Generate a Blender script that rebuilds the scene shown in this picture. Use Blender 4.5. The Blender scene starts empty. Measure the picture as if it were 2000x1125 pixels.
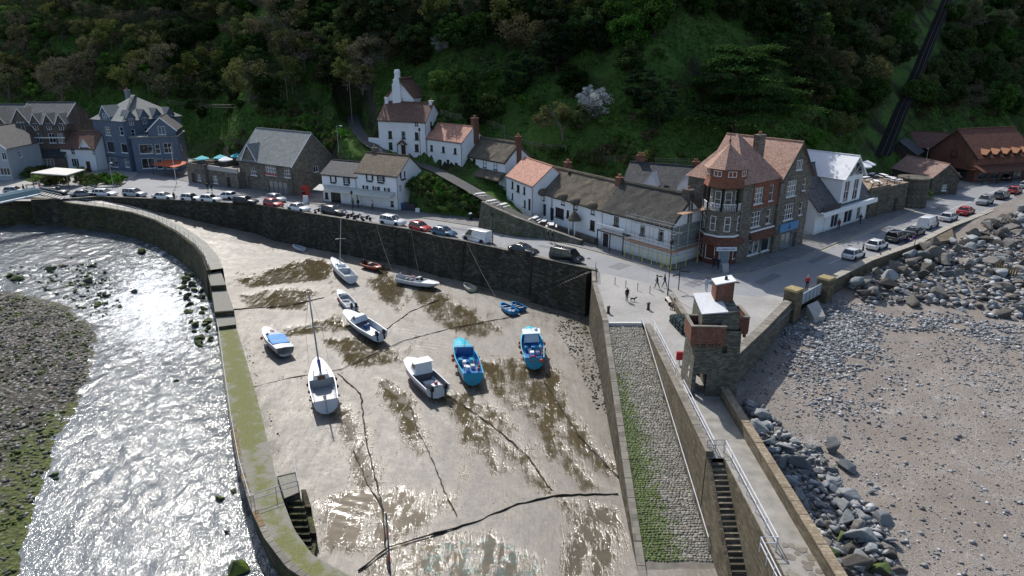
import bpy, bmesh, math, random
import numpy as np
from mathutils import Vector, Matrix
R = math.radians
random.seed(7); RNG = np.random.default_rng(7)
SC = bpy.context.scene; COL = SC.collection
# ------------------------------------------------------------ camera
CH = 28.0; PITCH = R(19.5); FPX = 1333.3; CX, CY = 1000.0, 562.5
cam = bpy.data.cameras.new('camera'); camo = bpy.data.objects.new('camera', cam); COL.objects.link(camo)
camo.location = (0, 0, CH); camo.rotation_euler = (math.pi/2 - PITCH, 0, 0)
cam.sensor_width = 36; cam.lens = 24.0; cam.clip_start = .5; cam.clip_end = 6000
SC.camera = camo
# ------------------------------------------------------------ sky, sun, exposure
SUN_EL, SUN_AZ = R(45), R(-22)          # azimuth from +Y, negative to the left
w = bpy.data.worlds.new('World'); SC.world = w; w.use_nodes = True
nt = w.node_tree; sky = nt.nodes.new('ShaderNodeTexSky'); sky.sky_type = 'NISHITA'; sky.sun_disc = False
sky.sun_elevation = SUN_EL; sky.sun_rotation = SUN_AZ; sky.dust_density = 1.6; sky.ozone_density = 1.0
nt.links.new(sky.outputs[0], nt.nodes['Background'].inputs[0]); nt.nodes['Background'].inputs[1].default_value = .148
sd = bpy.data.lights.new('sun', 'SUN'); sd.energy = 4.4; sd.angle = R(.53); sd.color = (1, .955, .89)
so = bpy.data.objects.new('sun', sd); COL.objects.link(so)
SUNV = Vector((math.cos(SUN_EL)*math.sin(SUN_AZ), math.cos(SUN_EL)*math.cos(SUN_AZ), math.sin(SUN_EL)))
so.rotation_euler = SUNV.to_track_quat('Z', 'Y').to_euler(); so.location = SUNV*200
SC.view_settings.view_transform = 'Standard'; SC.view_settings.look = 'None'
SC.view_settings.exposure = .12; SC.view_settings.gamma = 1; SC.view_settings.use_curve_mapping = False
SC.cycles.max_bounces = 6; SC.cycles.diffuse_bounces = 3; SC.cycles.glossy_bounces = 3; SC.cycles.transmission_bounces = 4
SC.cycles.use_denoising = True; SC.cycles.caustics_reflective = False; SC.cycles.caustics_refractive = False
# ------------------------------------------------------------ surveying helpers: photo sight line -> place in metres
_c, _s = math.cos(PITCH), math.sin(PITCH)
def ray(x, y):
    a = (x-CX)/FPX; b = -(y-CY)/FPX
    return Vector((a, _c+b*_s, -_s+b*_c))
def P(x, y, z=0.0):
    d = ray(x, y); t = (z-CH)/d.z
    return Vector((d.x*t, d.y*t, z))
def Q(x, y, Y):
    d = ray(x, y); t = Y/d.y
    return Vector((d.x*t, Y, CH+d.z*t))
def Hz(base, py):
    """height at which the vertical over base reaches photo row py"""
    b = -(py-CY)/FPX
    return CH + base.y*(-_s+b*_c)/(_c+b*_s)
def lerp(a, b, t): return a+(b-a)*t
def pl(x, pts):
    if x <= pts[0][0]: return pts[0][1]
    for (x0, y0), (x1, y1) in zip(pts, pts[1:]):
        if x <= x1: return y0+(y1-y0)*(x-x0)/(x1-x0)
    return pts[-1][1]
def inpoly(x, y, poly):
    r = False; n = len(poly)
    for i in range(n):
        x0, y0 = poly[i][0], poly[i][1]; x1, y1 = poly[i-1][0], poly[i-1][1]
        if (y0 > y) != (y1 > y) and x < (x1-x0)*(y-y0)/(y1-y0)+x0: r = not r
    return r
def inpoly_np(X, Y, poly):
    r = np.zeros(X.shape, bool); n = len(poly)
    for i in range(n):
        x0, y0 = poly[i][0], poly[i][1]; x1, y1 = poly[i-1][0], poly[i-1][1]
        if y0 == y1: continue
        r ^= ((y0 > Y) != (y1 > Y)) & (X < (x1-x0)*(Y-y0)/(y1-y0)+x0)
    return r
def segdist_np(X, Y, pts):
    d = np.full(X.shape, 1e9)
    for (ax, ay), (bx, by) in zip([(p[0], p[1]) for p in pts], [(p[0], p[1]) for p in pts[1:]]):
        vx, vy = bx-ax, by-ay; L = vx*vx+vy*vy+1e-9
        t = np.clip(((X-ax)*vx+(Y-ay)*vy)/L, 0, 1)
        d = np.minimum(d, np.hypot(X-ax-t*vx, Y-ay-t*vy))
    return d
_perm = np.random.default_rng(3).permutation(512)
def vnoise(X, Y, seed=0):
    xi = np.floor(X).astype(int); yi = np.floor(Y).astype(int); xf = X-xi; yf = Y-yi
    u = xf*xf*(3-2*xf); v = yf*yf*(3-2*yf)
    def h(a, b): return _perm[(_perm[(a+seed*31) % 512]+b) % 512]/511.0
    return (h(xi, yi)*(1-u)+h(xi+1, yi)*u)*(1-v)+(h(xi, yi+1)*(1-u)+h(xi+1, yi+1)*u)*v
def fbm(X, Y, seed=0, o=4):
    X = np.asarray(X, float); Y = np.asarray(Y, float); r = 0; a = .5
    for i in range(o): r = r+a*vnoise(X*2**i+17*i, Y*2**i, seed+i); a *= .5
    return r/(1-.5**o)
# ------------------------------------------------------------ objects
def tag(o, label=None, cat=None, group=None, kind=None):
    for k, v in (('label', label), ('category', cat), ('group', group), ('kind', kind)):
        if v: o[k] = v
    return o
def empty(name, loc=(0, 0, 0), rz=0, label=None, cat=None, group=None):
    o = bpy.data.objects.new(name, None); COL.objects.link(o); o.location = loc; o.rotation_euler = (0, 0, rz)
    o.empty_display_size = .3
    return tag(o, label, cat, group)
def box_uv(me):
    n = len(me.polygons)
    if n == 0: return
    nv = len(me.vertices); co = np.empty(nv*3, np.float32); me.vertices.foreach_get('co', co); co = co.reshape(-1, 3)
    nr = np.empty(n*3, np.float32); me.polygons.foreach_get('normal', nr); nr = nr.reshape(-1, 3)
    lt = np.empty(n, np.int32); me.polygons.foreach_get('loop_total', lt)
    vi = np.empty(len(me.loops), np.int32); me.loops.foreach_get('vertex_index', vi)
    u = np.stack([-nr[:, 1], nr[:, 0], np.zeros(n)], 1); L = np.linalg.norm(u, axis=1, keepdims=True)
    flat = L[:, 0] < .25; u = u/np.maximum(L, 1e-6); u[flat] = (1, 0, 0); v = np.cross(nr, u)
    U = np.repeat(u, lt, 0); Vv = np.repeat(v, lt, 0); c = co[vi]
    uv = np.stack([(c*U).sum(1), (c*Vv).sum(1)], 1).astype(np.float32)
    me.uv_layers.new(name='uv').data.foreach_set('uv', uv.ravel())
def mesh(name, V, F, mats, smooth=False, uv=True, mi=None):
    me = bpy.data.meshes.new(name); me.from_pydata([tuple(v) for v in V], [], F); me.update()
    for m in (mats if isinstance(mats, (list, tuple)) else [mats]): me.materials.append(m)
    if mi is not None: me.polygons.foreach_set('material_index', mi)
    if smooth: me.polygons.foreach_set('use_smooth', [True]*len(me.polygons))
    if uv: box_uv(me)
    return me
def big_mesh(name, V, F, mats, smooth=False, uv=False):
    """V (n,3) array, F (m,k) int array"""
    V = np.asarray(V, np.float32); F = np.asarray(F, np.int32); k = F.shape[1]
    me = bpy.data.meshes.new(name); me.vertices.add(len(V)); me.vertices.foreach_set('co', V.ravel())
    me.loops.add(F.size); me.loops.foreach_set('vertex_index', F.ravel()); me.polygons.add(len(F))
    me.polygons.foreach_set('loop_start', np.arange(0, F.size, k, dtype=np.int32))
    if smooth: me.polygons.foreach_set('use_smooth', np.ones(len(F), bool))
    me.update(calc_edges=True); me.validate()
    for m in (mats if isinstance(mats, (list, tuple)) else [mats]): me.materials.append(m)
    if uv: box_uv(me)
    return me
def link(name, me, parent=None, loc=None, rot=None, scale=None):
    o = bpy.data.objects.new(name, me); COL.objects.link(o)
    if parent: o.parent = parent
    if loc is not None: o.location = loc
    if rot is not None: o.rotation_euler = rot
    if scale is not None: o.scale = scale
    return o
def attr(me, name, vals):
    a = me.attributes.new(name, 'FLOAT', 'POINT'); a.data.foreach_set('value', np.asarray(vals, np.float32).ravel())
class MB:
    def __init__(s): s.V = []; s.F = []; s.T = None
    def v(s, p):
        p = Vector(p); s.V.append(tuple(s.T @ p) if s.T else tuple(p)); return len(s.V)-1
    def face(s, pts): s.F.append([s.v(p) for p in pts]); return s
    def box(s, x0, y0, z0, x1, y1, z1):
        return s.hexa([(x0, y0), (x1, y0), (x1, y1), (x0, y1)], z0, z1)
    def hexa(s, q, z0, z1, q2=None):
        return s.prism(q, z0, z1, q2)
    def prism(s, poly, z0, z1, top=None):
        n = len(poly); top = top or poly
        zb = z0 if isinstance(z0, (list, tuple)) else [z0]*n; zt = z1 if isinstance(z1, (list, tuple)) else [z1]*n
        a = [s.v((p[0], p[1], z)) for p, z in zip(poly, zb)]; b = [s.v((p[0], p[1], z)) for p, z in zip(top, zt)]
        area = sum(poly[i-1][0]*poly[i][1]-poly[i][0]*poly[i-1][1] for i in range(n))
        if area < 0: a.reverse(); b.reverse()
        s.F.append(b); s.F.append(a[::-1])
        for i in range(n): j = (i+1) % n; s.F.append([a[i], a[j], b[j], b[i]])
        return s
    def tube(s, pts, r, n=6, cap=True):
        pts = [Vector(p) for p in pts]; rings = []
        rr = r if isinstance(r, (list, tuple)) else [r]*len(pts)
        for i, p in enumerate(pts):
            d = (pts[min(i+1, len(pts)-1)]-pts[max(i-1, 0)]).normalized()
            a = d.cross(Vector((0, 0, 1)))
            if a.length < .05: a = d.cross(Vector((1, 0, 0)))
            a.normalize(); b = d.cross(a)
            rings.append([s.v(p+(a*math.cos(t)+b*math.sin(t))*rr[i]) for t in [2*math.pi*k/n for k in range(n)]])
        for A, B in zip(rings, rings[1:]):
            for k in range(n): s.F.append([A[k], B[k], B[(k+1) % n], A[(k+1) % n]])
        if cap: s.F.append(rings[0][:]); s.F.append(rings[-1][::-1])
        return s
    def lathe(s, prof, c=(0, 0, 0), n=12):
        c = Vector(c); rings = [[s.v(c+Vector((r*math.cos(2*math.pi*k/n), r*math.sin(2*math.pi*k/n), z))) for k in range(n)] for r, z in prof]
        for A, B in zip(rings, rings[1:]):
            for k in range(n): s.F.append([A[k], A[(k+1) % n], B[(k+1) % n], B[k]])
        s.F.append(rings[0][::-1]); s.F.append(rings[-1]); return s
    def ball(s, c, r, n=10, m=6, sc=(1, 1, 1)):
        c = Vector(c); rings = []
        for j in range(1, m):
            t = math.pi*j/m
            rings.append([s.v(c+Vector((r*sc[0]*math.sin(t)*math.cos(2*math.pi*k/n), r*sc[1]*math.sin(t)*math.sin(2*math.pi*k/n), r*sc[2]*math.cos(t)))) for k in range(n)])
        a = s.v(c+Vector((0, 0, r*sc[2]))); b = s.v(c-Vector((0, 0, r*sc[2])))
        for A, B in zip(rings, rings[1:]):
            for k in range(n): s.F.append([A[k], B[k], B[(k+1) % n], A[(k+1) % n]])
        for k in range(n): s.F.append([a, rings[0][k], rings[0][(k+1) % n]]); s.F.append([b, rings[-1][(k+1) % n], rings[-1][k]])
        return s
    def me(s, name, mat, smooth=False): return mesh(name, s.V, s.F, mat, smooth)
    def build(s, name, mat, parent=None, smooth=False, **k): return link(name, s.me(name, mat, smooth), parent, **k)
# ------------------------------------------------------------ materials
def srgb(h):
    h = h.lstrip('#'); return tuple(((int(h[i:i+2], 16)/255+.055)/1.055)**2.4 if int(h[i:i+2], 16) > 10 else int(h[i:i+2], 16)/3294 for i in (0, 2, 4))
class N:
    """small node-tree builder"""
    def __init__(s, name):
        s.m = bpy.data.materials.new(name); s.m.use_nodes = True; s.t = s.m.node_tree
        s.b = s.t.nodes['Principled BSDF']; s.out = s.t.nodes['Material Output']
    def n(s, typ, ins=None, **props):
        nd = s.t.nodes.new('ShaderNode'+typ)
        for k, v in props.items(): setattr(nd, k, v)
        for k, v in (ins or {}).items(): s.set(nd.inputs[k], v)
        return nd
    def set(s, sock, v):
        if isinstance(v, bpy.types.NodeSocket): s.t.links.new(v, sock)
        else:
            if isinstance(v, (tuple, list)) and len(v) == 3 and sock.type == 'RGBA': v = (*v, 1)
            sock.default_value = v
    def coord(s, kind='Object'): return s.n('TexCoord').outputs[kind]
    def mapping(s, vec, scale=(1, 1, 1), rot=(0, 0, 0), loc=(0, 0, 0)):
        return s.n('Mapping', {'Vector': vec, 'Scale': scale, 'Rotation': rot, 'Location': loc}).outputs[0]
    def noise(s, vec, scale, detail=4, rough=.55, dist=0):
        return s.n('TexNoise', {'Vector': vec, 'Scale': scale, 'Detail': detail, 'Roughness': rough, 'Distortion': dist}).outputs['Fac']
    def ramp(s, fac, stops):
        r = s.n('ValToRGB', {'Fac': fac}); e = r.color_ramp.elements
        while len(e) < len(stops): e.new(.5)
        for el, (p, c) in zip(e, stops):
            el.position = p; el.color = (*c, 1) if len(c) == 3 else c
        return r.outputs[0]
    def mix(s, fac, a, b, mode='MIX'):
        m = s.n('Mix', data_type='RGBA', blend_type=mode); s.set(m.inputs['Factor'], fac); s.set(m.inputs['A'], a); s.set(m.inputs['B'], b)
        return m.outputs['Result']
    def math(s, op, a, b=0.0, clamp=False):
        m = s.n('Math', operation=op, use_clamp=clamp); s.set(m.inputs[0], a); s.set(m.inputs[1], b); return m.outputs[0]
    def map(s, v, a, b, c=0.0, d=1.0):
        return s.n('MapRange', {'Value': v, 'From Min': a, 'From Max': b, 'To Min': c, 'To Max': d}).outputs[0]
    def bump(s, h, strength=.5, dist=.05):
        s.t.links.new(s.n('Bump', {'Height': h, 'Strength': strength, 'Distance': dist}).outputs[0], s.b.inputs['Normal'])
    def rnd(s): return s.n('ObjectInfo').outputs['Random']
    def fin(s, col=None, rough=None, metal=None, spec=None):
        if col is not None: s.set(s.b.inputs['Base Color'], col)
        if rough is not None: s.set(s.b.inputs['Roughness'], rough)
        if metal is not None: s.set(s.b.inputs['Metallic'], metal)
        if spec is not None: s.set(s.b.inputs['Specular IOR Level'], spec)
        return s.m
_MC = {}
def dk(c, f): return tuple(min(1, v*f) for v in c)
def plain(name, c, rough=.6, metal=0, var=.18, scale=3.0, spec=.4, bump=0):
    if name in _MC: return _MC[name]
    g = N(name); o = g.coord(); f = g.noise(o, scale, 5); f2 = g.noise(o, scale*9, 3)
    col = g.mix(g.map(f, .3, .7), dk(c, 1-var), dk(c, 1+var*.6)); col = g.mix(g.map(f2, .25, .75, 0, .35), col, dk(c, 1-var*1.3))
    if bump: g.bump(f2, bump, .03)
    _MC[name] = g.fin(col, rough, metal, spec); return _MC[name]
def masonry(name, cols, mortar, w=.6, h=.25, rough=.9, moss=None, bumpd=.04, uvs=1.0, mort=.035, stain=.5, mossamt=(.55, .75)):
    """rubble or brick coursing: uneven blocks with recessed joints, weather stains"""
    if name in _MC: return _MC[name]
    g = N(name); uv = g.coord('UV'); o = g.coord()
    wob = g.n('TexNoise', {'Vector': uv, 'Scale': 1.3, 'Detail': 2}).outputs['Color']
    vec = g.n('VectorMath', {0: uv, 1: g.n('VectorMath', {0: wob, 'Scale': .16*uvs if w > .3 else .0}, operation='SCALE').outputs[0]}, operation='ADD').outputs[0]
    b = g.n('TexBrick', {'Vector': vec, 'Scale': 1.0, 'Mortar Size': mort, 'Mortar Smooth': .3, 'Brick Width': w, 'Row Height': h, 'Color1': (0, 0, 0, 1), 'Color2': (1, 1, 1, 1), 'Mortar': (.5, .5, .5, 1), 'Bias': 0.0})
    b.offset = .5; b.squash = 1.0
    v = g.math('ADD', g.math('MULTIPLY', b.outputs['Color'], .6), g.math('MULTIPLY', g.noise(uv, 1/w*1.2, 3), .5))
    n = len(cols); col = g.ramp(v, [(.15+.75*i/(n-1), c) for i, c in enumerate(cols)])
    col = g.mix(b.outputs['Fac'], col, mortar)
    st = g.noise(g.mapping(o, (1, 1, .35)), .55, 6, .65)
    col = g.mix(g.map(st, .42, .72, 0, stain), col, dk(cols[0], .55))
    if moss: col = g.mix(g.map(g.noise(o, .8, 6, .7), mossamt[0], mossamt[1]), col, moss)
    g.bump(g.math('ADD', g.math('MULTIPLY', b.outputs['Fac'], -1.0), g.math('MULTIPLY', g.noise(uv, 6, 4), .8)), .8, bumpd)
    _MC[name] = g.fin(col, rough, 0, .25); return _MC[name]
def roofing(name, cols, w=.28, h=.2, rough=.75, moss=None, mossamt=(.6, .8), bump=.5):
    if name in _MC: return _MC[name]
    g = N(name); uv = g.coord('UV'); o = g.coord()
    b = g.n('TexBrick', {'Vector': uv, 'Scale': 1.0, 'Mortar Size': .012, 'Brick Width': w, 'Row Height': h, 'Color1': (0, 0, 0, 1), 'Color2': (1, 1, 1, 1), 'Mortar': (.3, .3, .3, 1)})
    b.offset = .5
    v = g.math('ADD', g.math('MULTIPLY', b.outputs['Color'], .45), g.math('MULTIPLY', g.noise(uv, .9, 6, .7), .6))
    n = len(cols); col = g.ramp(v, [(.2+.65*i/(n-1), c) for i, c in enumerate(cols)])
    col = g.mix(g.math('MULTIPLY', b.outputs['Fac'], .6), col, dk(cols[0], .35))
    if moss: col = g.mix(g.map(g.noise(o, .7, 6, .75), mossamt[0], mossamt[1]), col, moss)
    sep = g.n('SeparateXYZ', {0: uv}).outputs[1]
    saw = g.math('FRACT', g.math('DIVIDE', sep, h))
    g.bump(g.math('ADD', g.math('MULTIPLY', saw, -1.0), g.math('MULTIPLY', b.outputs['Color'], .4)), bump, .03)
    _MC[name] = g.fin(col, rough, 0, .3); return _MC[name]
def thatch(name, c1, c2, c3):
    g = N(name); uv = g.coord('UV'); o = g.coord()
    f = g.noise(g.mapping(uv, (9, 1.1, 1)), 2.0, 6, .7); f2 = g.noise(uv, .7, 5, .7)
    col = g.ramp(f, [(.25, c1), (.5, c2), (.72, c3)]); col = g.mix(g.map(f2, .4, .7, 0, .7), col, dk(c1, .8))
    g.bump(g.math('ADD', f, g.math('MULTIPLY', g.noise(uv, 3, 3), .7)), .9, .12)
    return g.fin(col, .95, 0, .1)
def leafmat(name, c1, c2, rough=.55, trans=.25):
    g = N(name); o = g.coord(); r = g.rnd()
    f = g.noise(o, .9, 3); col = g.mix(g.map(f, .3, .7), dk(c1, 1.3), dk(c2, 1.35))
    h = g.n('HueSaturation', {'Color': col, 'Hue': g.map(r, 0, 1, .475, .53), 'Saturation': g.map(r, 0, 1, .8, 1.1), 'Value': g.map(g.math('FRACT', g.math('MULTIPLY', r, 7.3)), 0, 1, .65, 1.35)}).outputs[0]
    g.fin(h, .9, 0, .0)
    t = g.n('BsdfTranslucent', {'Color': h}); mx = g.n('MixShader', {0: trans, 1: g.b.outputs[0], 2: t.outputs[0]})
    g.t.links.new(mx.outputs[0], g.out.inputs[0]); return g.m
def paint(c, rough=.35, name=None, metal=0):
    k = 'paint_%.3f_%.3f_%.3f_%.2f_%.1f' % (*c, rough, metal)
    if k not in _MC:
        g = N(k); f = g.noise(g.coord(), 2.5, 4); _MC[k] = g.fin(g.mix(g.map(f, .3, .75, 0, .25), c, dk(c, .8)), rough, metal, .5)
    return _MC[k]
def carpaint(c):
    k = 'car_%.3f_%.3f_%.3f' % c
    if k not in _MC:
        g = N(k); g.fin(g.mix(g.map(g.noise(g.coord(), 4, 5), .35, .75, 0, .3), c, dk(c, .75)), .3, 0, .5); g.b.inputs['Coat Weight'].default_value = .6; g.b.inputs['Coat Roughness'].default_value = .08
        _MC[k] = g.m
    return _MC[k]
def mat_lime():
    g = N('limewash'); o = g.coord(); f = g.noise(o, .5, 5); st = g.noise(g.mapping(o, (2.2, 2.2, .22)), 1.6, 6, .7); lo = g.n('SeparateXYZ', {0: o}).outputs[2]
    col = g.mix(g.map(f, .3, .7), (.74, .76, .79), (.83, .85, .88)); col = g.mix(g.map(st, .52, .8, 0, .4), col, (.50, .51, .50)); col = g.mix(g.math('MULTIPLY', g.map(lo, 0, .7, 1, 0), g.map(g.noise(o, 3, 5), .35, .6)), col, (.40, .41, .38)); g.bump(g.noise(o, 7, 4), .25, .03); return g.fin(col, .85, 0, .25)
WHITE = mat_lime()
CREAM = plain('cream_render', (.70, .70, .66), .8, var=.1, scale=.6)
TRIM = plain('white_trim', (.80, .82, .84), .5, var=.06)
BLACKT = plain('black_trim', (.018, .019, .022), .5)
BLUEW = plain('slate_blue_render', (.125, .16, .225), .8, var=.18, scale=.8)
GREYW = plain('pale_grey_render', (.36, .40, .44), .85, var=.1, scale=.7)
GLASSM = N('window_glass'); GLASS = GLASSM.fin(GLASSM.mix(GLASSM.map(GLASSM.math('ADD', GLASSM.rnd(), GLASSM.map(GLASSM.noise(GLASSM.coord(), 1.6, 2), .3, .7, -.25, .25)), .62, .75), (.016, .020, .027), (.22, .22, .21)), .07, 0, .7)
CARGLASS = N('car_glass').fin((.012, .014, .017), .05, 0, .8)
RUBBER = plain('rubber', (.012, .012, .013), .75)
STEEL = plain('galvanised_steel', (.42, .44, .46), .45, .6, var=.15)
DSTEEL = plain('dark_iron', (.035, .037, .04), .5, .4)
TIMBER = plain('weathered_timber', (.20, .165, .12), .85, var=.3, scale=6)
TIMBERD = plain('dark_timber', (.045, .034, .026), .8, var=.3, scale=6)
RUSTC = plain('orange_lichen_stone', (.21, .155, .085), .9, var=.45, scale=4)
RUBBLE = masonry('slate_rubble', [(.06, .055, .045), (.13, .12, .10), (.22, .195, .155)], (.10, .09, .07), .55, .2, moss=(.12, .12, .04), mossamt=(.62, .85), mort=.02)
QUAYST = masonry('quay_stone', [(.034, .031, .026), (.075, .068, .054), (.14, .125, .098)], (.03, .028, .024), .7, .32, moss=(.035, .04, .018), mossamt=(.5, .7), bumpd=.1, stain=.85, mort=.03)
HOUSEST = masonry('house_stone', [(.09, .08, .066), (.18, .16, .135), (.27, .245, .205)], (.17, .155, .13), .5, .22, mort=.02)
BROWNST = masonry('brown_stone', [(.085, .068, .058), (.15, .122, .103), (.22, .18, .15)], (.15, .135, .12), .45, .2, mort=.018)
BRICK = masonry('red_brick', [(.13, .052, .034), (.21, .085, .056), (.28, .13, .09)], (.2, .16, .135), .23, .08, moss=(.10, .08, .05), mossamt=(.66, .9), mort=.008, bumpd=.012)
TILEHUNG = roofing('hung_tile', [(.14, .052, .032), (.24, .095, .058), (.32, .14, .09)], .2, .14)
CLAYT = roofing('clay_tile', [(.24, .135, .098), (.38, .225, .168), (.48, .31, .245)], .26, .2, moss=(.22, .17, .11))
CLAYR = roofing('orange_tile', [(.32, .15, .105), (.45, .225, .16), (.54, .30, .225)], .3, .3)
CLAYB = roofing('brown_tile', [(.10, .055, .042), (.16, .085, .065), (.22, .13, .10)], .26, .2, moss=(.11, .10, .05), mossamt=(.66, .9))
REDBRT = roofing('russet_tile', [(.085, .033, .022), (.14, .055, .036), (.20, .09, .06)], .26, .2)
SLATE = roofing('slate', [(.05, .053, .058), (.095, .10, .105), (.15, .155, .155)], .34, .22, moss=(.13, .13, .09), mossamt=(.6, .85))
SLATED = roofing('dark_slate', [(.028, .029, .033), (.05, .052, .058), (.085, .088, .095)], .34, .22)
MOSSR = roofing('mossy_tile', [(.06, .045, .035), (.12, .09, .065), (.20, .15, .10)], .3, .25, moss=(.12, .085, .035), mossamt=(.5, .7))
SLATEL = roofing('pale_slate', [(.16, .175, .17), (.22, .235, .23), (.30, .31, .30)], .34, .22, moss=(.12, .15, .08), mossamt=(.6, .85))
THATCHB = thatch('thatch_brown', (.06, .051, .04), (.16, .138, .108), (.28, .25, .205))
THATCHG = thatch('thatch_grey', (.05, .048, .042), (.10, .095, .085), (.16, .15, .135))
CONC = plain('concrete', (.40, .385, .36), .85, var=.22, scale=1.2, bump=.3)
LEADW = plain('bright_lead', (.56, .58, .61), .5, .1, var=.12)
GRANITE = plain('kerb_granite', (.34, .335, .325), .85, var=.2, scale=4)
BARK = plain('bark', (.07, .055, .042), .95, var=.4, scale=8, bump=.5)
BARKG = plain('grey_bark', (.16, .14, .12), .95, var=.35, scale=8)
# ------------------------------------------------------------ terrain shape
YF = [(-260, 215), (-125, 192), (-105, 187), (-90, 184), (-73, 178), (-64, 151), (-40, 148), (-36, 135), (-24, 131), (-18, 120), (-8, 115.5), (3, 109), (14, 103.5), (24, 104), (30, 108), (40, 116), (52, 124), (64, 130), (78, 144), (95, 158), (112, 173), (130, 190), (260, 290)]
ZB = [(-90, 3), (-72, 6), (-60, 9), (-40, 9), (-24, 7), (-18, 4.2), (-10, 3), (0, .9), (16, .9), (24, 3), (34, 4), (60, 3), (260, 3)]
S1 = [(-60, .8), (-36, .8), (-24, .45), (-10, .38), (0, .2), (16, .25), (26, .8), (260, .85)]
_xs = np.linspace(-300, 300, 1201)
_yf = np.interp(_xs, *zip(*YF)); _k = np.ones(17)/17; _yf = np.convolve(np.pad(_yf, 8, 'edge'), _k, 'valid')
def hillz(X, Y, rough=True):
    X = np.asarray(X, float); Y = np.asarray(Y, float)
    t = Y-np.interp(X, _xs, _yf); zb = np.interp(X, *zip(*ZB)); s1 = np.interp(X, *zip(*S1))
    z = np.where(t < 2.2, zb*np.clip(t, 0, 2.2)/2.2, zb+s1*(np.minimum(t, 10)-2.2))
    SL = .84+.05*np.clip((X+20)/60, 0, 1)
    z = z+np.maximum(t-10, 0)*SL
    if rough: z = z+np.clip(t/8, 0, 1)*((fbm(X/9, Y/9, 5)-.5)*4+(fbm(X/2.2, Y/2.2, 9, 3)-.5)*1.1)
    return np.where(t < 0, -.8, z)
def on_hill(px, py):
    """where the sight line meets the hillside"""
    d = ray(px, py); Y = np.linspace(96, 330, 1400); t = Y/d.y; X = d.x*t; Z = CH+d.z*t
    h = hillz(X, Y); k = np.argmax(h >= Z)
    if not (h >= Z).any(): k = np.argmin(np.abs(Z-h)+(h < 0)*50)
    return Vector((X[k], Y[k], h[k]))
KSL = .19
def PS(x, y, dz=0):
    d = ray(x, y); t = (-.2-68*KSL-CH+dz)/(d.z-KSL*d.y); return Vector((d.x*t, d.y*t, CH+d.z*t))
def slipz(Y): return -.2-(68-Y)*KSL
# ------------------------------------------------------------ ground lines
QUAY = [P(x, y, .25) for x, y in [(60, 390), (135, 388), (190, 384), (250, 386), (350, 391), (500, 399), (600, 416), (700, 432), (800, 448), (860, 463), (912, 472), (994, 490), (1073, 508), (1163, 528)]]
SLX0, SLX1 = lambda Y: lerp(9.1, 10.3, (Y-37)/31), 14.0
BED = -6.0
def strip(pts, off):
    """polyline offset to its left by off (metres)"""
    out = []
    for i, p in enumerate(pts):
        d = (pts[min(i+1, len(pts)-1)]-pts[max(i-1, 0)]); d.z = 0; d.normalize()
        out.append(Vector((p.x-d.y*off, p.y+d.x*off, p.z)))
    return out
def wall(name, pts, zbot, thick, mat, label=None, cat=None, cap=None, capmat=None, batter=0, parent=None, seg=None, zjit=0):
    """solid wall along a polyline (thick to its left), optional coping stones as parts"""
    if seg:
        q = []
        for a, b in zip(pts, pts[1:]):
            n = max(1, int((b-a).length/seg))
            q += [a.lerp(b, i/n) for i in range(n)]
        pts = q+[pts[-1]]
    mb = MB(); L = strip(pts, thick); B = strip(pts, -batter); n = len(pts)
    zb = zbot if callable(zbot) else (lambda p: zbot)
    for i in range(n-1):
        a, b, c, d = pts[i], pts[i+1], L[i+1], L[i]; a0, b0 = B[i], B[i+1]
        mb.face([(a0.x, a0.y, zb(a)), (b0.x, b0.y, zb(b)), b, a]); mb.face([a, b, c, d])
        mb.face([d, c, (c.x, c.y, zb(c)), (d.x, d.y, zb(d))])
    for a, a0, d, fl in ((pts[0], B[0], L[0], 1), (pts[-1], B[-1], L[-1], 0)):
        f = [(a0.x, a0.y, zb(a)), a, d, (d.x, d.y, zb(d))]; mb.face(f if fl else f[::-1])
    o = mb.build(name, mat, parent); tag(o, label, cat)
    if cap:
        o1, o2 = strip(pts, -.06), strip(pts, thick+.06); step = max(1, int(round(cap[1]/((pts[1]-pts[0]).length+1e-6)))) if seg else 1
        for i in range(0, n-1, step):
            j = min(i+step, n-1); g = .012; A, Bq, C, D = o1[i].lerp(o1[j], g), o1[i].lerp(o1[j], 1-g), o2[i].lerp(o2[j], 1-g), o2[i].lerp(o2[j], g)
            h = cap[0]+random.uniform(-.02, .02); m = MB(); m.prism([A, Bq, C, D], [p.z-.01 for p in (A, Bq, C, D)], [p.z+h for p in (A, Bq, C, D)]); m.build('coping_stone', capmat or mat, o)
    return o
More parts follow.
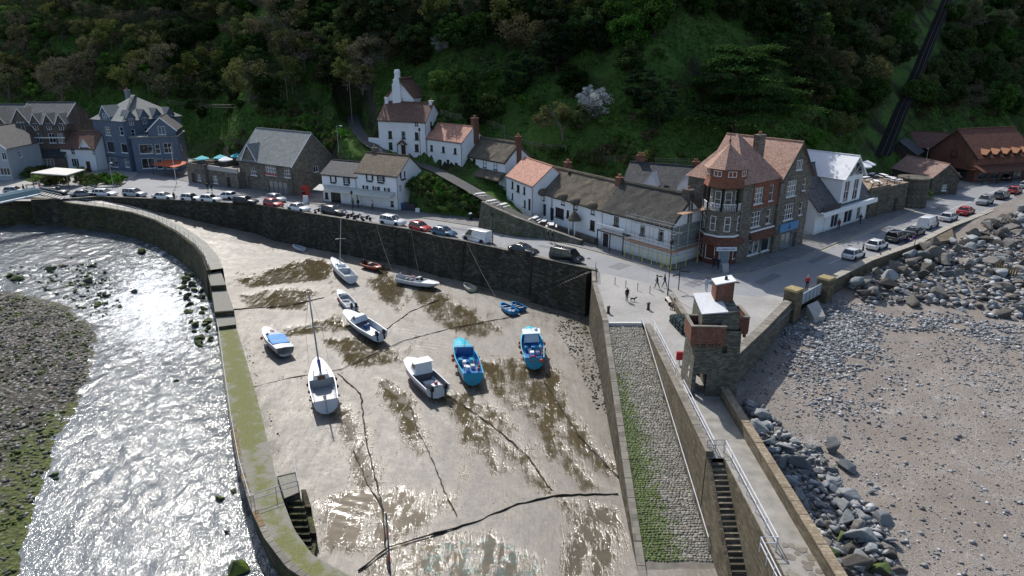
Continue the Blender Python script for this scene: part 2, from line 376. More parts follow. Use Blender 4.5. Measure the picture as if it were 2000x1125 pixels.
# ------------------------------------------------------------ setting materials
def mat_ground():
    g = N('quay_concrete'); o = g.coord()
    f = g.noise(o, .18, 6, .6); f2 = g.noise(o, 2.5, 6, .7)
    col = g.ramp(f, [(.3, (.27, .26, .245)), (.55, (.35, .34, .325)), (.8, (.42, .40, .37))]); col = g.mix(g.map(f2, .4, .75, 0, .5), col, (.22, .215, .20))
    v = g.n('TexVoronoi', {'Vector': g.mapping(o, (1, 1, .01)), 'Scale': .9}, feature='DISTANCE_TO_EDGE').outputs[0]
    col = g.mix(g.map(v, 0, .03, .35, 0), col, (.15, .145, .13)); g.bump(f2, .3, .03); return g.fin(col, .85, 0, .25)
def mat_road():
    g = N('worn_asphalt'); o = g.coord(); f = g.noise(o, .12, 6, .6); f2 = g.noise(g.mapping(o, (1, 3, 1), rot=(0, 0, .6)), .8, 6, .7); f3 = g.noise(o, 30, 3)
    col = g.ramp(f, [(.3, (.20, .205, .215)), (.6, (.26, .265, .275)), (.8, (.31, .31, .315))]); col = g.mix(g.map(f2, .45, .75, 0, .5), col, (.16, .165, .175)); col = g.mix(g.map(f3, .3, .7, 0, .3), col, (.34, .34, .34))
    cr = g.n('TexVoronoi', {'Vector': g.mapping(o, (1, 1, .01)), 'Scale': .23, 'Randomness': .9}, feature='DISTANCE_TO_EDGE').outputs[0]
    col = g.mix(g.map(cr, 0, .006, .5, 0), col, (.10, .10, .11)); return g.fin(col, .8, 0, .3)
def mat_hill():
    g = N('hillside_turf'); o = g.coord(); geo = g.n('NewGeometry').outputs['Normal']; nz = g.n('SeparateXYZ', {0: geo}).outputs[2]
    f = g.noise(o, .12, 6, .65); f2 = g.noise(o, 1.6, 6, .75)
    grass = g.ramp(f2, [(.25, (.034, .060, .015)), (.5, (.075, .14, .03)), (.75, (.13, .22, .048))])
    earth = g.ramp(f2, [(.3, (.02, .017, .011)), (.6, (.045, .038, .024)), (.8, (.075, .066, .05))])
    col = g.mix(g.map(f, .46, .62), grass, earth)
    at = g.n('Attribute', attribute_name='grass').outputs['Fac']; col = g.mix(at, col, grass)
    col = g.mix(g.map(nz, .35, .6, 1, 0), col, g.ramp(f2, [(.3, (.035, .03, .026)), (.55, (.075, .066, .056)), (.8, (.14, .125, .11))]))
    g.bump(f2, 1, .35); return g.fin(col, .95, 0, .1)
def mat_bed():
    g = N('harbour_silt'); o = g.coord(); at = g.n('Attribute', attribute_name='wet').outputs['Fac']; al = g.n('Attribute', attribute_name='weed').outputs['Fac']
    st = g.mapping(o, (1.0, .28, 1), rot=(0, 0, R(24)))
    f = g.noise(st, .42, 7, .68, .4); f2 = g.noise(o, 3.4, 6, .75); f3 = g.noise(o, 14, 4, .7); f4 = g.noise(o, .9, 6, .72, .5)
    f5 = g.noise(g.mapping(o, (1.0, .16, 1), rot=(0, 0, R(20))), 1.7, 6, .7, .8)
    wet = g.math('ADD', g.math('MULTIPLY', at, .85), g.math('ADD', g.map(f, .2, .8, -.62, .62), g.math('ADD', g.map(f4, .2, .8, -.42, .42), g.map(f5, .2, .8, -.5, .5))))
    wm = g.map(wet, .32, .78); damp = g.map(wet, -.45, .40)
    dry = g.ramp(f2, [(.25, (.113, .102, .088)), (.48, (.212, .195, .173)), (.72, (.34, .322, .30))])
    speck = g.map(f3, .62, .70); dry = g.mix(g.math('MULTIPLY', speck, .8), dry, (.52, .50, .48)); dry = g.mix(g.map(f3, .36, .30, 0, .75), dry, (.06, .055, .045))
    dampc = g.ramp(f4, [(.3, (.10, .083, .062)), (.7, (.178, .155, .124))])
    col = g.mix(damp, dry, dampc); col = g.mix(wm, col, g.ramp(f4, [(.3, (.05, .039, .018)), (.7, (.095, .075, .04))]))
    col = g.mix(g.math('MULTIPLY', al, g.map(f2, .4, .6)), col, (.035, .04, .018))
    gp_ = g.n('Attribute', attribute_name='pool').outputs['Fac']; col = g.mix(g.math('MULTIPLY', gp_, g.map(g.noise(o, 1.1, 6, .75, .6), .46, .6)), col, (.055, .10, .085))
    dl = g.noise(g.mapping(o, (2.2, .10, 1), rot=(0, 0, R(27))), 1.0, 5, .6, 1.2); col = g.mix(g.math('MULTIPLY', g.map(g.math('ABSOLUTE', g.math('SUBTRACT', dl, .5)), 0, .022, .8, 0), g.map(f, .35, .6)), col, (.075, .06, .042))
    rough = g.mix(damp, (.7,)*3, (.34,)*3); rough = g.mix(wm, rough, (.07,)*3)
    hb = g.math('MULTIPLY', g.math('SUBTRACT', 1.0, wm), g.math('ADD', f2, g.math('MULTIPLY', f3, .5)))
    g.bump(hb, .6, .06); return g.fin(col, rough, 0, .5)
def mat_river():
    g = N('river_water'); o = g.coord(); st = g.mapping(o, (1.1, .62, 1), rot=(0, 0, R(-22)))
    f = g.noise(st, 1.7, 3, .6, .9); f2 = g.noise(st, 4.4, 3, .6, .8); fo = g.n('Attribute', attribute_name='foam').outputs['Fac']
    foam = g.map(g.math('ADD', g.math('ADD', g.math('MULTIPLY', g.noise(st, .8, 7, .72, 1.0), .7), g.math('MULTIPLY', f2, .45)), fo), .90, 1.06)
    sh = g.noise(o, .25, 4); col = g.mix(g.map(sh, .35, .7), (.075, .092, .105), (.15, .17, .18)); col = g.mix(foam, col, (.66, .70, .74))
    g.bump(g.math('ADD', f, g.math('MULTIPLY', f2, .5)), 1.0, .10)
    return g.fin(col, g.mix(foam, (.10,)*3, (.6,)*3), 0, .36)
def mat_beach():
    g = N('shingle_beach'); o = g.coord(); f = g.noise(o, .16, 6, .65, .4); v = g.n('TexVoronoi', {'Vector': o, 'Scale': 5.5, 'Randomness': 1.0}); v2 = g.n('TexVoronoi', {'Vector': o, 'Scale': 14.0})
    sand = g.ramp(g.noise(o, 7, 5, .7), [(.3, (.178, .149, .124)), (.6, (.25, .212, .18)), (.8, (.305, .265, .232))])
    peb = g.ramp(g.n('SeparateXYZ', {0: v.outputs['Color']}).outputs[0], [(.1, (.16, .155, .155)), (.5, (.30, .29, .285)), (.9, (.44, .42, .40))])
    peb2 = g.ramp(g.n('SeparateXYZ', {0: v2.outputs['Color']}).outputs[0], [(.1, (.13, .115, .10)), (.5, (.235, .212, .19)), (.95, (.40, .375, .35))])
    col = g.mix(g.map(f, .40, .62, .15, .75), sand, peb2); col = g.mix(g.map(g.noise(o, .45, 5, .7), .55, .7, 0, .7), col, peb)
    g.bump(g.math('MULTIPLY', v2.outputs['Distance'], -1), .6, .05); return g.fin(col, .9, 0, .2)
def mat_cobble():
    g = N('slip_cobbles'); o = g.coord(); r = g.n('Attribute', attribute_name='tone').outputs['Fac']; al = g.n('Attribute', attribute_name='weed').outputs['Fac']
    col = g.ramp(r, [(0, (.17, .16, .14)), (.5, (.235, .222, .195)), (1, (.31, .295, .262))]); f = g.noise(o, 1.4, 6, .7); f2 = g.noise(o, 9, 4, .7)
    m = g.map(g.math('ADD', al, g.math('ADD', g.map(f, .2, .8, -.6, .6), g.map(f2, .2, .8, -.3, .3))), .36, .72); col = g.mix(g.math('MULTIPLY', m, g.map(f2, .2, .55, .55, 1)), col, g.ramp(f2, [(.3, (.045, .08, .012)), (.7, (.10, .15, .026))]))
    col = g.mix(g.map(g.noise(o, .6, 5), .5, .7, 0, .35), col, (.12, .14, .06)); g.bump(f2, .6, .03); return g.fin(col, .75, 0, .35)
def mat_pier():
    g = N('pier_top_algae'); o = g.coord(); e = g.n('Attribute', attribute_name='weed').outputs['Fac']; f = g.noise(o, .9, 7, .72, .6); f2 = g.noise(o, 7, 5, .7)
    conc = g.ramp(f2, [(.3, (.16, .155, .13)), (.6, (.25, .24, .205)), (.8, (.32, .31, .27))]); gr = g.ramp(f2, [(.3, (.075, .085, .02)), (.7, (.19, .20, .055))])
    m = g.map(g.math('ADD', e, g.math('ADD', g.map(f, .2, .8, -.75, .75), g.map(f2, .2, .8, -.35, .35))), .40, .75, 0, .85); col = g.mix(m, conc, gr); g.bump(f2, .5, .03); return g.fin(col, .85, 0, .2)
GROUNDM, ROADM, HILLM, BEDM, RIVERM, BEACHM, COBM, PIERM = mat_ground(), mat_road(), mat_hill(), mat_bed(), mat_river(), mat_beach(), mat_cobble(), mat_pier()
PAVE = masonry('paving_slabs', [(.17, .165, .165), (.21, .205, .20), (.25, .245, .24)], (.12, .12, .12), .6, .45, bumpd=.008, mort=.012, stain=.25)
# ------------------------------------------------------------ hillside
def grid(x0, x1, nx, y0, y1, ny):
    X, Y = np.meshgrid(np.linspace(x0, x1, nx), np.linspace(y0, y1, ny)); i = np.arange(nx*ny).reshape(ny, nx)
    F = np.stack([i[:-1, :-1], i[:-1, 1:], i[1:, 1:], i[1:, :-1]], -1).reshape(-1, 4); return X, Y, F
X, Y, F = grid(-300, 300, 420, 98, 420, 260)
Z = hillz(X, Y); Z = np.minimum(Z, 165+(Z-165)*.08)
PATH_PX = [(1132, 464, .35), (1090, 452, .7), (1050, 438, 1.2), (1000, 416, 2.2), (960, 392, 3.4), (900, 358, 5.0), (860, 336, 6.0), (830, 324, 6.5), (800, 316, 7.0), (750, 300, 8.2), (715, 275, 10), (695, 250, 11.6), (688, 222, 13.2)]
PATH = [P(*a) for a in PATH_PX]
def path_near(X, Y):
    best = np.full(X.shape, 1e9); zz = np.zeros(X.shape)
    for a, b in zip(PATH, PATH[1:]):
        vx, vy = b.x-a.x, b.y-a.y; t = np.clip(((X-a.x)*vx+(Y-a.y)*vy)/(vx*vx+vy*vy), 0, 1); d = np.hypot(X-a.x-t*vx, Y-a.y-t*vy); m = d < best
        best = np.where(m, d, best); zz = np.where(m, a.z+t*(b.z-a.z), zz)
    return best, zz
pd, pz = path_near(X, Y); k_ = np.clip((4.5-pd)/1.5, 0, 1); Z = np.where(pd < 4.5, Z*(1-k_)+np.minimum(Z, pz-.25)*k_, Z)
_d0 = np.full(X.shape, 1e9)
TRKL = [on_hill(lerp(1712, 1842, (310-y)/310), y) for y in np.linspace(316, -80, 14)]
_d0 = segdist_np(X, Y, TRKL); Zs = hillz(X, Y, False); k_ = np.clip((6.5-_d0)/2.5, 0, 1); Z = Z*(1-k_)+(Zs-.2)*k_
_t=(Y-np.interp(X,_xs,_yf)).ravel(); F = F[(_t[F] > -1.2).any(1)]
me = big_mesh('hill', np.stack([X, Y, Z], -1).reshape(-1, 3), F, HILLM, smooth=True)
GRASS_PX = [[(330, 210), (560, 205), (700, 250), (690, 330), (600, 350), (400, 330)], [(1080, 330), (1180, 180), (1260, 110), (1330, 60), (1420, 20), (1500, 40), (1330, 120), (1330, 250), (1400, 330)], [(880, 120), (1180, 200), (1200, 330), (880, 260)], [(1440, 330), (1500, 200), (1580, 180), (1640, 260), (1640, 330)]]
def to_px(X, Y, Z):
    d = Y*_c-(Z-CH)*_s; return CX+FPX*X/d, CY-FPX*(Y*_s+(Z-CH)*_c)/d
px, py = to_px(X, Y, Z); gm = np.zeros(X.shape)
for pg in GRASS_PX: gm = np.maximum(gm, inpoly_np(px, py, pg)*.95)
attr(me, 'grass', gm); tag(link('hill', me), kind='structure')
# ------------------------------------------------------------ quay ground, road, pavement
seaw = [(1556, 596), (1608, 566), (1700, 520), (1800, 483), (1860, 452), (2000, 396)]
SEAW = [P(x, y, 0) for x, y in seaw]; SEAW.append(SEAW[-1]+(SEAW[-1]-SEAW[-2])*1.6)
ground = [Vector((-330, 134, 0))]+[Vector((p.x, p.y, 0)) for p in QUAY]+[P(1164, 552), Vector((SLX0(68), 68, 0)), Vector((SLX1, 68, 0)), Vector((14.0, 42.3, 0)), Vector((15.25, 42.3, 0)), Vector((15.25, 18, 0)), Vector((17.9, 18, 0)), Vector((18.3, 51, 0)), Vector((19.6, 56, 0))]+SEAW+[Vector((330, 300, 0)), Vector((-330, 300, 0))]
o = MB().face(ground).build('quay_ground', GROUNDM); tag(o, kind='structure')
kerb = [(60, 352), (180, 362), (243, 352), (262, 347), (300, 343), (350, 352), (420, 367), (500, 385), (600, 397), (700, 411), (810, 424), (950, 446), (1050, 463), (1150, 488), (1250, 515), (1330, 531), (1400, 540), (1470, 534), (1560, 506), (1650, 469), (1750, 428), (1810, 400), (1880, 372), (1960, 345), (2010, 325)]
KERB = [P(x, y, .004) for x, y in kerb]; KERB.append(KERB[-1]+(KERB[-1]-KERB[-2])*3)
inner = [P(x, y, .004) for x, y in [(2010, 388), (1900, 432), (1800, 468), (1700, 505), (1630, 540), (1560, 566), (1480, 580), (1400, 572), (1300, 560), (1170, 532)]]
road = [KERB[0]]+KERB[1:]+[inner[0]+Vector((30, 24, 0))]+inner+[p+Vector((0, .9, .004-p.z)) for p in reversed(QUAY)]
tag(MB().face(road).build('road', ROADM), kind='structure')
PAVZ = .12
house_line = [(60, 325), (200, 333), (262, 338), (360, 338), (400, 358), (480, 368), (600, 388), (640, 393), (790, 411), (850, 418), (960, 436), (1050, 452), (1130, 470), (1170, 478), (1250, 492), (1320, 508), (1365, 512), (1400, 519), (1460, 520), (1520, 500), (1580, 476), (1660, 440), (1720, 412), (1800, 388), (1860, 366), (1920, 340), (2010, 312)]
pv = MB(); K = KERB[3:]; HL = [P(x, y, PAVZ) for x, y in house_line[2:]]; HL.append(HL[-1]+(HL[-1]-HL[-2])*3)
pv.face([(p.x, p.y, PAVZ) for p in strip(K, .16)]+[(p.x, p.y+3, PAVZ) for p in reversed(HL)])
tag(pv.build('pavement', PAVE), kind='structure')
wall('kerb', [Vector((p.x, p.y, PAVZ+.004)) for p in K], -.05, .15, GRANITE)
tag(bpy.data.objects['kerb'], kind='structure')
# painted lines
LINEW = plain('road_paint', (.70, .70, .66), .7, var=.25, scale=2); LINEY = plain('yellow_paint', (.55, .42, .08), .7, var=.3, scale=2)
def ribbon(name, pts, w_, z, mat, parent=None):
    a, b = strip(pts, -w_/2), strip(pts, w_/2); mb = MB()
    for i in range(len(pts)-1): mb.face([(a[i].x, a[i].y, z), (a[i+1].x, a[i+1].y, z), (b[i+1].x, b[i+1].y, z), (b[i].x, b[i].y, z)])
    return tag(mb.build(name, mat, parent), kind='structure')
ribbon('road_edge_line', strip([p for p in KERB[8:-4]], -.35), .1, .009, LINEY)
ribbon('road_centre_line', [P(x, y) for x, y in [(1990, 352), (1900, 392), (1800, 432), (1700, 478), (1620, 515)]], .1, .009, LINEW)
# ------------------------------------------------------------ harbour bed
PIERZ = -3.3
inner_px = [(430, 520, -1.0), (442, 560, -1.8), (458, 612, -2.6), (462, 640, PIERZ), (480, 700, PIERZ), (502, 775, PIERZ), (520, 850, PIERZ), (538, 925, PIERZ), (552, 975, PIERZ), (575, 1035, PIERZ), (612, 1085, PIERZ), (690, 1128, PIERZ), (800, 1150, PIERZ)]
PIN = [P(*a) for a in inner_px]
X, Y, F = grid(-95, 14, 437, 22, 135, 453)
px, py = to_px(X, Y, np.full(X.shape, BED))
qx, qy = zip(*[(p.x, p.y) for p in QUAY])
ramp = np.clip((Y-96)/22, 0, 1)*np.clip((-X-44)/36, 0, 1)
Z = BED+ramp*5.6+(fbm(X/7, Y/7, 2)-.5)*.25+(fbm(X/1.3, Y/1.3, 8, 3)-.5)*.07
WETP = [[(940, 705), (1010, 692), (1085, 725), (1110, 790), (1150, 850), (1200, 905), (1205, 945), (1150, 900), (1085, 850), (1040, 800), (1000, 800), (960, 765)], [(850, 765), (925, 765), (985, 830), (1045, 915), (1070, 960), (1010, 905), (930, 845), (880, 800)], [(640, 665), (700, 655), (770, 680), (790, 705), (690, 715)], [(470, 575), (560, 560), (610, 570), (600, 605), (490, 600)], [(530, 525), (600, 505), (650, 515), (640, 545), (480, 560), (470, 545)], [(800, 565), (850, 565), (900, 600), (975, 640), (950, 660), (880, 640), (830, 600)], [(720, 545), (760, 540), (790, 570), (760, 590)], [(760, 1060), (850, 1035), (960, 1050), (1040, 1080), (1070, 1125), (700, 1128)], [(610, 985), (700, 960), (790, 955), (880, 975), (830, 1030), (720, 1075), (640, 1070)], [(1100, 970), (1190, 990), (1215, 1060), (1200, 1125), (1090, 1125), (1130, 1040)], [(560, 640), (650, 620), (700, 640), (560, 655)], [(745, 520), (800, 575), (780, 610), (730, 560)], [(862, 770), (885, 775), (950, 850), (985, 920), (960, 915), (900, 840)], [(915, 745), (950, 755), (1010, 850), (1065, 950), (1040, 945), (970, 850)], [(655, 800), (680, 790), (715, 870), (735, 960), (715, 960), (690, 880)], [(1020, 800), (1060, 800), (1120, 880), (1170, 950), (1140, 950), (1080, 880)], [(740, 740), (800, 780), (840, 880), (820, 890), (770, 800)]]
wet = np.zeros(X.shape)
for pg in WETP:
    wet = np.maximum(wet, np.where(inpoly_np(px, py, pg), .62+np.clip(segdist_np(X, Y, [P(a, b, BED) for a, b in pg+pg[:1]])/2.2, 0, .3), .62-np.clip(segdist_np(X, Y, [P(a, b, BED) for a, b in pg+pg[:1]])/2.0, 0, .62)))
wet *= (1-ramp); Z -= np.clip(wet-.4, 0, .5)*.12
rip = (np.clip(1-segdist_np(X, Y, [P(640, 930, BED), P(690, 1000, BED)])/3.2, 0, 1)+np.clip(1-segdist_np(X, Y, [P(790, 640, BED), P(850, 680, BED)])/3.0, 0, 1))*np.sin((Y*1.0+X*.35)*7.5)*.022; Z += rip
weed = np.clip(1-segdist_np(X, Y, [P(1165, 650, BED), P(1180, 720, BED), P(1215, 850, BED)])/3.5, 0, 1)+np.clip(1-segdist_np(X, Y, [P(940, 565, BED), P(1060, 600, BED), P(1150, 640, BED)])/3.0, 0, 1)*.9+np.clip(1-segdist_np(X, Y, [(p.x, p.y) for p in PIN[3:9]])/1.6, 0, 1)*.9
_mid = [Vector((p[0], p[1], p[2])) for p in []]
outer_px = [(-60, 392, .2), (60, 386, .2), (100, 388, .0), (135, 397, -.2), (200, 405, -.3), (255, 415, -.4), (300, 430, -.5), (340, 452, -.6), (375, 478, -.8), (395, 503, -.9), (404, 528, -1.0), (412, 562, -1.8), (420, 615, -2.6), (425, 645, PIERZ), (436, 730, PIERZ), (450, 830, PIERZ), (466, 920, PIERZ), (487, 990, PIERZ), (515, 1050, PIERZ), (560, 1110, PIERZ), (640, 1160, PIERZ), (760, 1190, PIERZ)]
POUT = [P(*a) for a in outer_px]
RIVPOLY = [(-400, 140)]+[(p.x, p.y) for p in strip(POUT, .6)]+[(12, 25), (12, 0), (-400, 0)]
def facecut(X, Y, F, poly, keep_in):
    cx, cy = X.ravel()[F].mean(1), Y.ravel()[F].mean(1); m = inpoly_np(cx, cy, poly); return F[m if keep_in else ~m]
F = facecut(X, Y, F, RIVPOLY, False); F = facecut(X, Y, F, [(-300, 300)]+[(p.x-0, p.y+.3) for p in QUAY]+[(12, 300)], False)
me = big_mesh('harbour_bed', np.stack([X, Y, Z], -1).reshape(-1, 3), F, BEDM, smooth=True); attr(me, 'wet', wet); attr(me, 'weed', weed); attr(me, 'pool', inpoly_np(px, py, [(850, 1062), (960, 1050), (1040, 1080), (1060, 1130), (810, 1130)])*1.0)
tag(link('harbour_bed', me), kind='structure')
# ------------------------------------------------------------ river
def riverz(Y): return -5.7+(np.asarray(Y)-30)*.0075
X, Y, F = grid(-150, -4, 560, 14, 134, 460)
px, py = to_px(X, Y, riverz(Y))
foam = np.clip(1-np.abs(py-600)/240, 0, 1)*np.clip(1-np.abs(px-300)/260, 0, 1)*.42+np.clip((130-Y)/60, -1, 0)*0+.10
foam = np.where(py > 760, foam-.05, foam)
calm = np.clip((170-px)/60, 0, 1)*np.clip((py-850)/100, 0, 1)
Z = riverz(Y)+((fbm(X*.9+Y*.2, Y*.5, 4)-.5)*.30+(fbm(X*2.2, Y*1.5, 6, 3)-.5)*.14)*(1-calm*.9)
F = facecut(X, Y, F, RIVPOLY, True)
me = big_mesh('river', np.stack([X, Y, Z], -1).reshape(-1, 3), F, RIVERM, smooth=True); attr(me, 'foam', foam-calm*.5); tag(link('river', me), kind='structure')
# shingle bank in the river
bank_px = [(-420, 545), (0, 556), (70, 580), (135, 600), (190, 645), (175, 740), (140, 800), (105, 880), (75, 960), (45, 1050), (30, 1130), (-420, 1130)]
BANK = [P(x, y, -5.3) for x, y in bank_px]
X, Y, F = grid(-150, -22, 300, 24, 92, 180)
dd = segdist_np(X, Y, BANK+BANK[:1]); ins = inpoly_np(X, Y, BANK)
Z = riverz(Y)+np.where(ins, np.minimum(dd*.10, .5), -dd*.3)+(fbm(X/1.1, Y/1.1, 12)-.5)*.5*np.clip(.3+dd/4, 0, 1)+(fbm(X*2.2, Y*2.2, 15, 3)-.5)*.16
px, py = to_px(X, Y, Z)
alg = np.clip((py-770)/90, 0, 1)*.55+np.clip(1-dd/4.0, 0, 1)*.6-.12
def mat_bank():
    g = N('river_shingle'); o = g.coord(); al = g.n('Attribute', attribute_name='weed').outputs['Fac']; v = g.n('TexVoronoi', {'Vector': o, 'Scale': 2.6}); f2 = g.noise(o, 3, 6, .75)
    st = g.ramp(g.n('SeparateXYZ', {0: v.outputs['Color']}).outputs[0], [(.1, (.10, .092, .086)), (.5, (.22, .205, .195)), (.9, (.36, .34, .33))]); st = g.mix(g.map(v.outputs['Distance'], .28, .5), st, (.05, .045, .035))
    gr = g.ramp(f2, [(.3, (.035, .035, .015)), (.5, (.07, .085, .018)), (.72, (.16, .22, .025))])
    col = g.mix(g.map(g.math('ADD', al, g.map(g.noise(o, .7, 6, .7), .2, .8, -.6, .6)), .35, .7, 0, .95), st, gr); g.bump(g.math('ADD', f2, g.math('MULTIPLY', v.outputs['Distance'], -1.2)), 1, .18); return g.fin(col, .8, 0, .3)
me = big_mesh('river_shingle', np.stack([X, Y, Z], -1).reshape(-1, 3), F, mat_bank(), smooth=True); attr(me, 'weed', alg); tag(link('river_shingle', me), kind='structure')
def bankz(x, y):
    p = np.array([x]), np.array([y]); d_ = segdist_np(*p, BANK+BANK[:1])[0]; i_ = inpoly(x, y, BANK)
    return float(riverz(y))+(min(d_*.10, .5) if i_ else -d_*.3)
# ------------------------------------------------------------ beach
def beachz(X, Y):
    X = np.asarray(X, float); Y = np.asarray(Y, float); base = -1.5-(78-Y)*.062-np.clip((Y-78), 0, 60)*.0
    d = X-34-(Y-74)*1.12
    return np.maximum(base, -5.4)+np.clip(d/40, -.2, .5)*-1.0
X, Y, F = grid(13.5, 170, 520, 14, 160, 420)
Z = beachz(X, Y)+(fbm(X/5, Y/5, 21)-.5)*.5+(fbm(X*1.4, Y*1.4, 22, 3)-.5)*.07
me = big_mesh('beach', np.stack([X, Y, Z], -1).reshape(-1, 3), F, BEACHM, smooth=True); o = tag(link('beach', me), kind='structure')
bm = bmesh.new(); bm.from_mesh(me)      # the shingle stops at the sea wall
town = [(p.x, p.y) for p in [Vector((18.1, 10, 0)), Vector((18.1, 51, 0)), Vector((19.4, 56.5, 0))]+[q+Vector((-.3, .5, 0)) for q in SEAW]]+[(400, 500), (-100, 500), (-100, 10)]
bmesh.ops.delete(bm, geom=[f for f in bm.faces if inpoly(*f.calc_center_median().xy, town)], context='FACES'); bm.to_mesh(me); bm.free()
# ------------------------------------------------------------ quay wall, piers, slipway, steps
CAPST = masonry('coping', [(.15, .14, .12), (.22, .20, .17), (.28, .26, .22)], (.14, .13, .11), 1.2, .6, bumpd=.015, moss=(.15, .13, .06), mossamt=(.55, .8), mort=.01)
qw = wall('quay_wall', QUAY, BED-.6, .55, QUAYST, 'tall dark stone harbour wall below the row of parked cars', 'wall', cap=(.06, 1.6), capmat=CAPST, batter=.7, seg=1.6)
# ladders and fender timbers fixed on the quay wall
for x in (608, 700, 772, 800, 862, 905, 1010, 1040):
    b = P(x, pl(x, [(600, 416), (700, 432), (860, 463), (994, 490), (1073, 508)]), .2); i = min(range(len(QUAY)-1), key=lambda k: abs(QUAY[k].lerp(QUAY[k+1], .5).x-b.x)); d = (QUAY[i+1]-QUAY[i]).normalized(); nrm = Vector((d.y, -d.x, 0))
    if x in (608, 700, 862, 1010):
        mb = MB()
        for s in (-.22, .22): mb.tube([b+d*s+nrm*.12, b+d*s+nrm*.72+Vector((0, 0, -5.6))], .035, 5)
        for k in range(18): t = (k+.5)/18; c = (b+nrm*.12).lerp(b+nrm*.72+Vector((0, 0, -5.6)), t); mb.tube([c-d*.22, c+d*.22], .022, 4)
        mb.build('ladder', DSTEEL, qw)
    else:
        MB().tube([b+nrm*.1+Vector((0, 0, -.2)), b+nrm*.8+Vector((0, 0, -5.4))], .16, 6).build('fender_post', TIMBERD, qw)
# landing steps at the quay corner, with rail
c0 = QUAY[-1]; dq = (QUAY[-1]-QUAY[-2]); dq.z = 0; dq.normalize(); nq = Vector((dq.y, -dq.x, 0))
st = empty('landing_stairs', c0, 0, 'stone landing stairs running down the harbour wall at its corner', 'stairs')
for k in range(22):
    a = -dq*(.5+k*.42); z0 = -.25-k*.25; mb = MB(); q = [a+nq*.15, a-dq*.43+nq*.15, a-dq*.43+nq*1.45, a+nq*1.45]; mb.prism([(p.x, p.y) for p in q], BED-.5-c0.z, z0-.0); mb.build('step', QUAYST, st)
for off in (.9, 1.1, 1.3)[:2]:
    MB().tube([-dq*.3+nq*1.4+Vector((0, 0, off-.35)), -dq*9+nq*1.4+Vector((0, 0, off-5.6))], .028, 5).build('handrail', DSTEEL, st)
# plaza edge / slipway side wall
sl_top = [P(1163, 528, .0), P(1164, 552, 0)]+[Vector((SLX0(y), y, min(0, slipz(y)) if y < 68 else 0)) for y in np.linspace(68, 20, 25)]
sw = wall('slipway_wall', [Vector((p.x-.45, p.y, p.z+.10)) for p in sl_top], BED-.8, .45, masonry('brown_quay_stone', [(.05, .042, .03), (.10, .085, .06), (.17, .145, .105)], (.05, .045, .035), .6, .28, bumpd=.06, stain=.6, mort=.02, moss=(.06, .07, .02)), 'brown stone side wall of the slipway above the harbour bed', 'wall', cap=(.05, 1.5), capmat=CAPST, batter=.25)
# slipway surface: base sheet + cobbles laid in rows
Xg, Yg, F = grid(0, 1, 9, 18, 68, 40); Xw = SLX0(Yg)+(SLX1-SLX0(Yg))*Xg
me = big_mesh('slipway', np.stack([Xw, Yg, slipz(Yg)-.05], -1).reshape(-1, 3), F, plain('slip_mortar', (.19, .175, .145), .9, var=.3, scale=2), smooth=False); sp = tag(link('slipway', me), kind='structure')
V = []; Fq = []; tone = []; weedv = []
y = 67.6
while y > 38.5:
    x = SLX0(y)+.05; rowh = random.uniform(.16, .24)
    while x < SLX1-.1:
        wv = random.uniform(.18, .38); j = lambda a=.035: random.uniform(-a, a); hh = random.uniform(-.01, .05); z = slipz(y)
        n0 = len(V); g = .016; x0, x1, y0, y1 = x+g, min(x+wv, SLX1)-g, y-rowh+g, y-g
        for (a, b, h) in ((x0, y0, -.06), (x1, y0, -.06), (x1, y1, -.06), (x0, y1, -.06), (x0+.03, y0+.025, hh), (x1-.03, y0+.025, hh), (x1-.03, y1-.025, hh), (x0+.03, y1-.025, hh)): V.append((a+j(), b+j(.035)+.05*math.sin(a*2.1+y), slipz(b)+h))
        for q in ((4, 5, 6, 7), (0, 1, 5, 4), (1, 2, 6, 5), (2, 3, 7, 6), (3, 0, 4, 7)): Fq.append([n0+k for k in q])
        t = random.random(); s = (x-SLX0(y))/(SLX1-SLX0(y)); d = (68-y)/30
        wd = max(0, min(1, 1.2-s*(2.9-1.7*d)))*min(1, d*1.5+.18)+.3*math.exp(-((s-.5)/.2)**2)*max(0, .5-d)+random.uniform(-.15, .15)
        tone += [t]*8; weedv += [wd]*8; x += wv
    y -= rowh
me = big_mesh('cobbles', V, Fq, COBM); attr(me, 'tone', tone); attr(me, 'weed', weedv); tag(link('cobbles', me, sp), kind='stuff')
MB().prism([(SLX0(68)+.1, 67.75), (SLX1-.1, 67.75), (SLX1-.1, 68.05), (SLX0(68)+.1, 68.05)], -.5, .03).build('slip_sill', plain('sill_white', (.6, .59, .56), .8), sp)
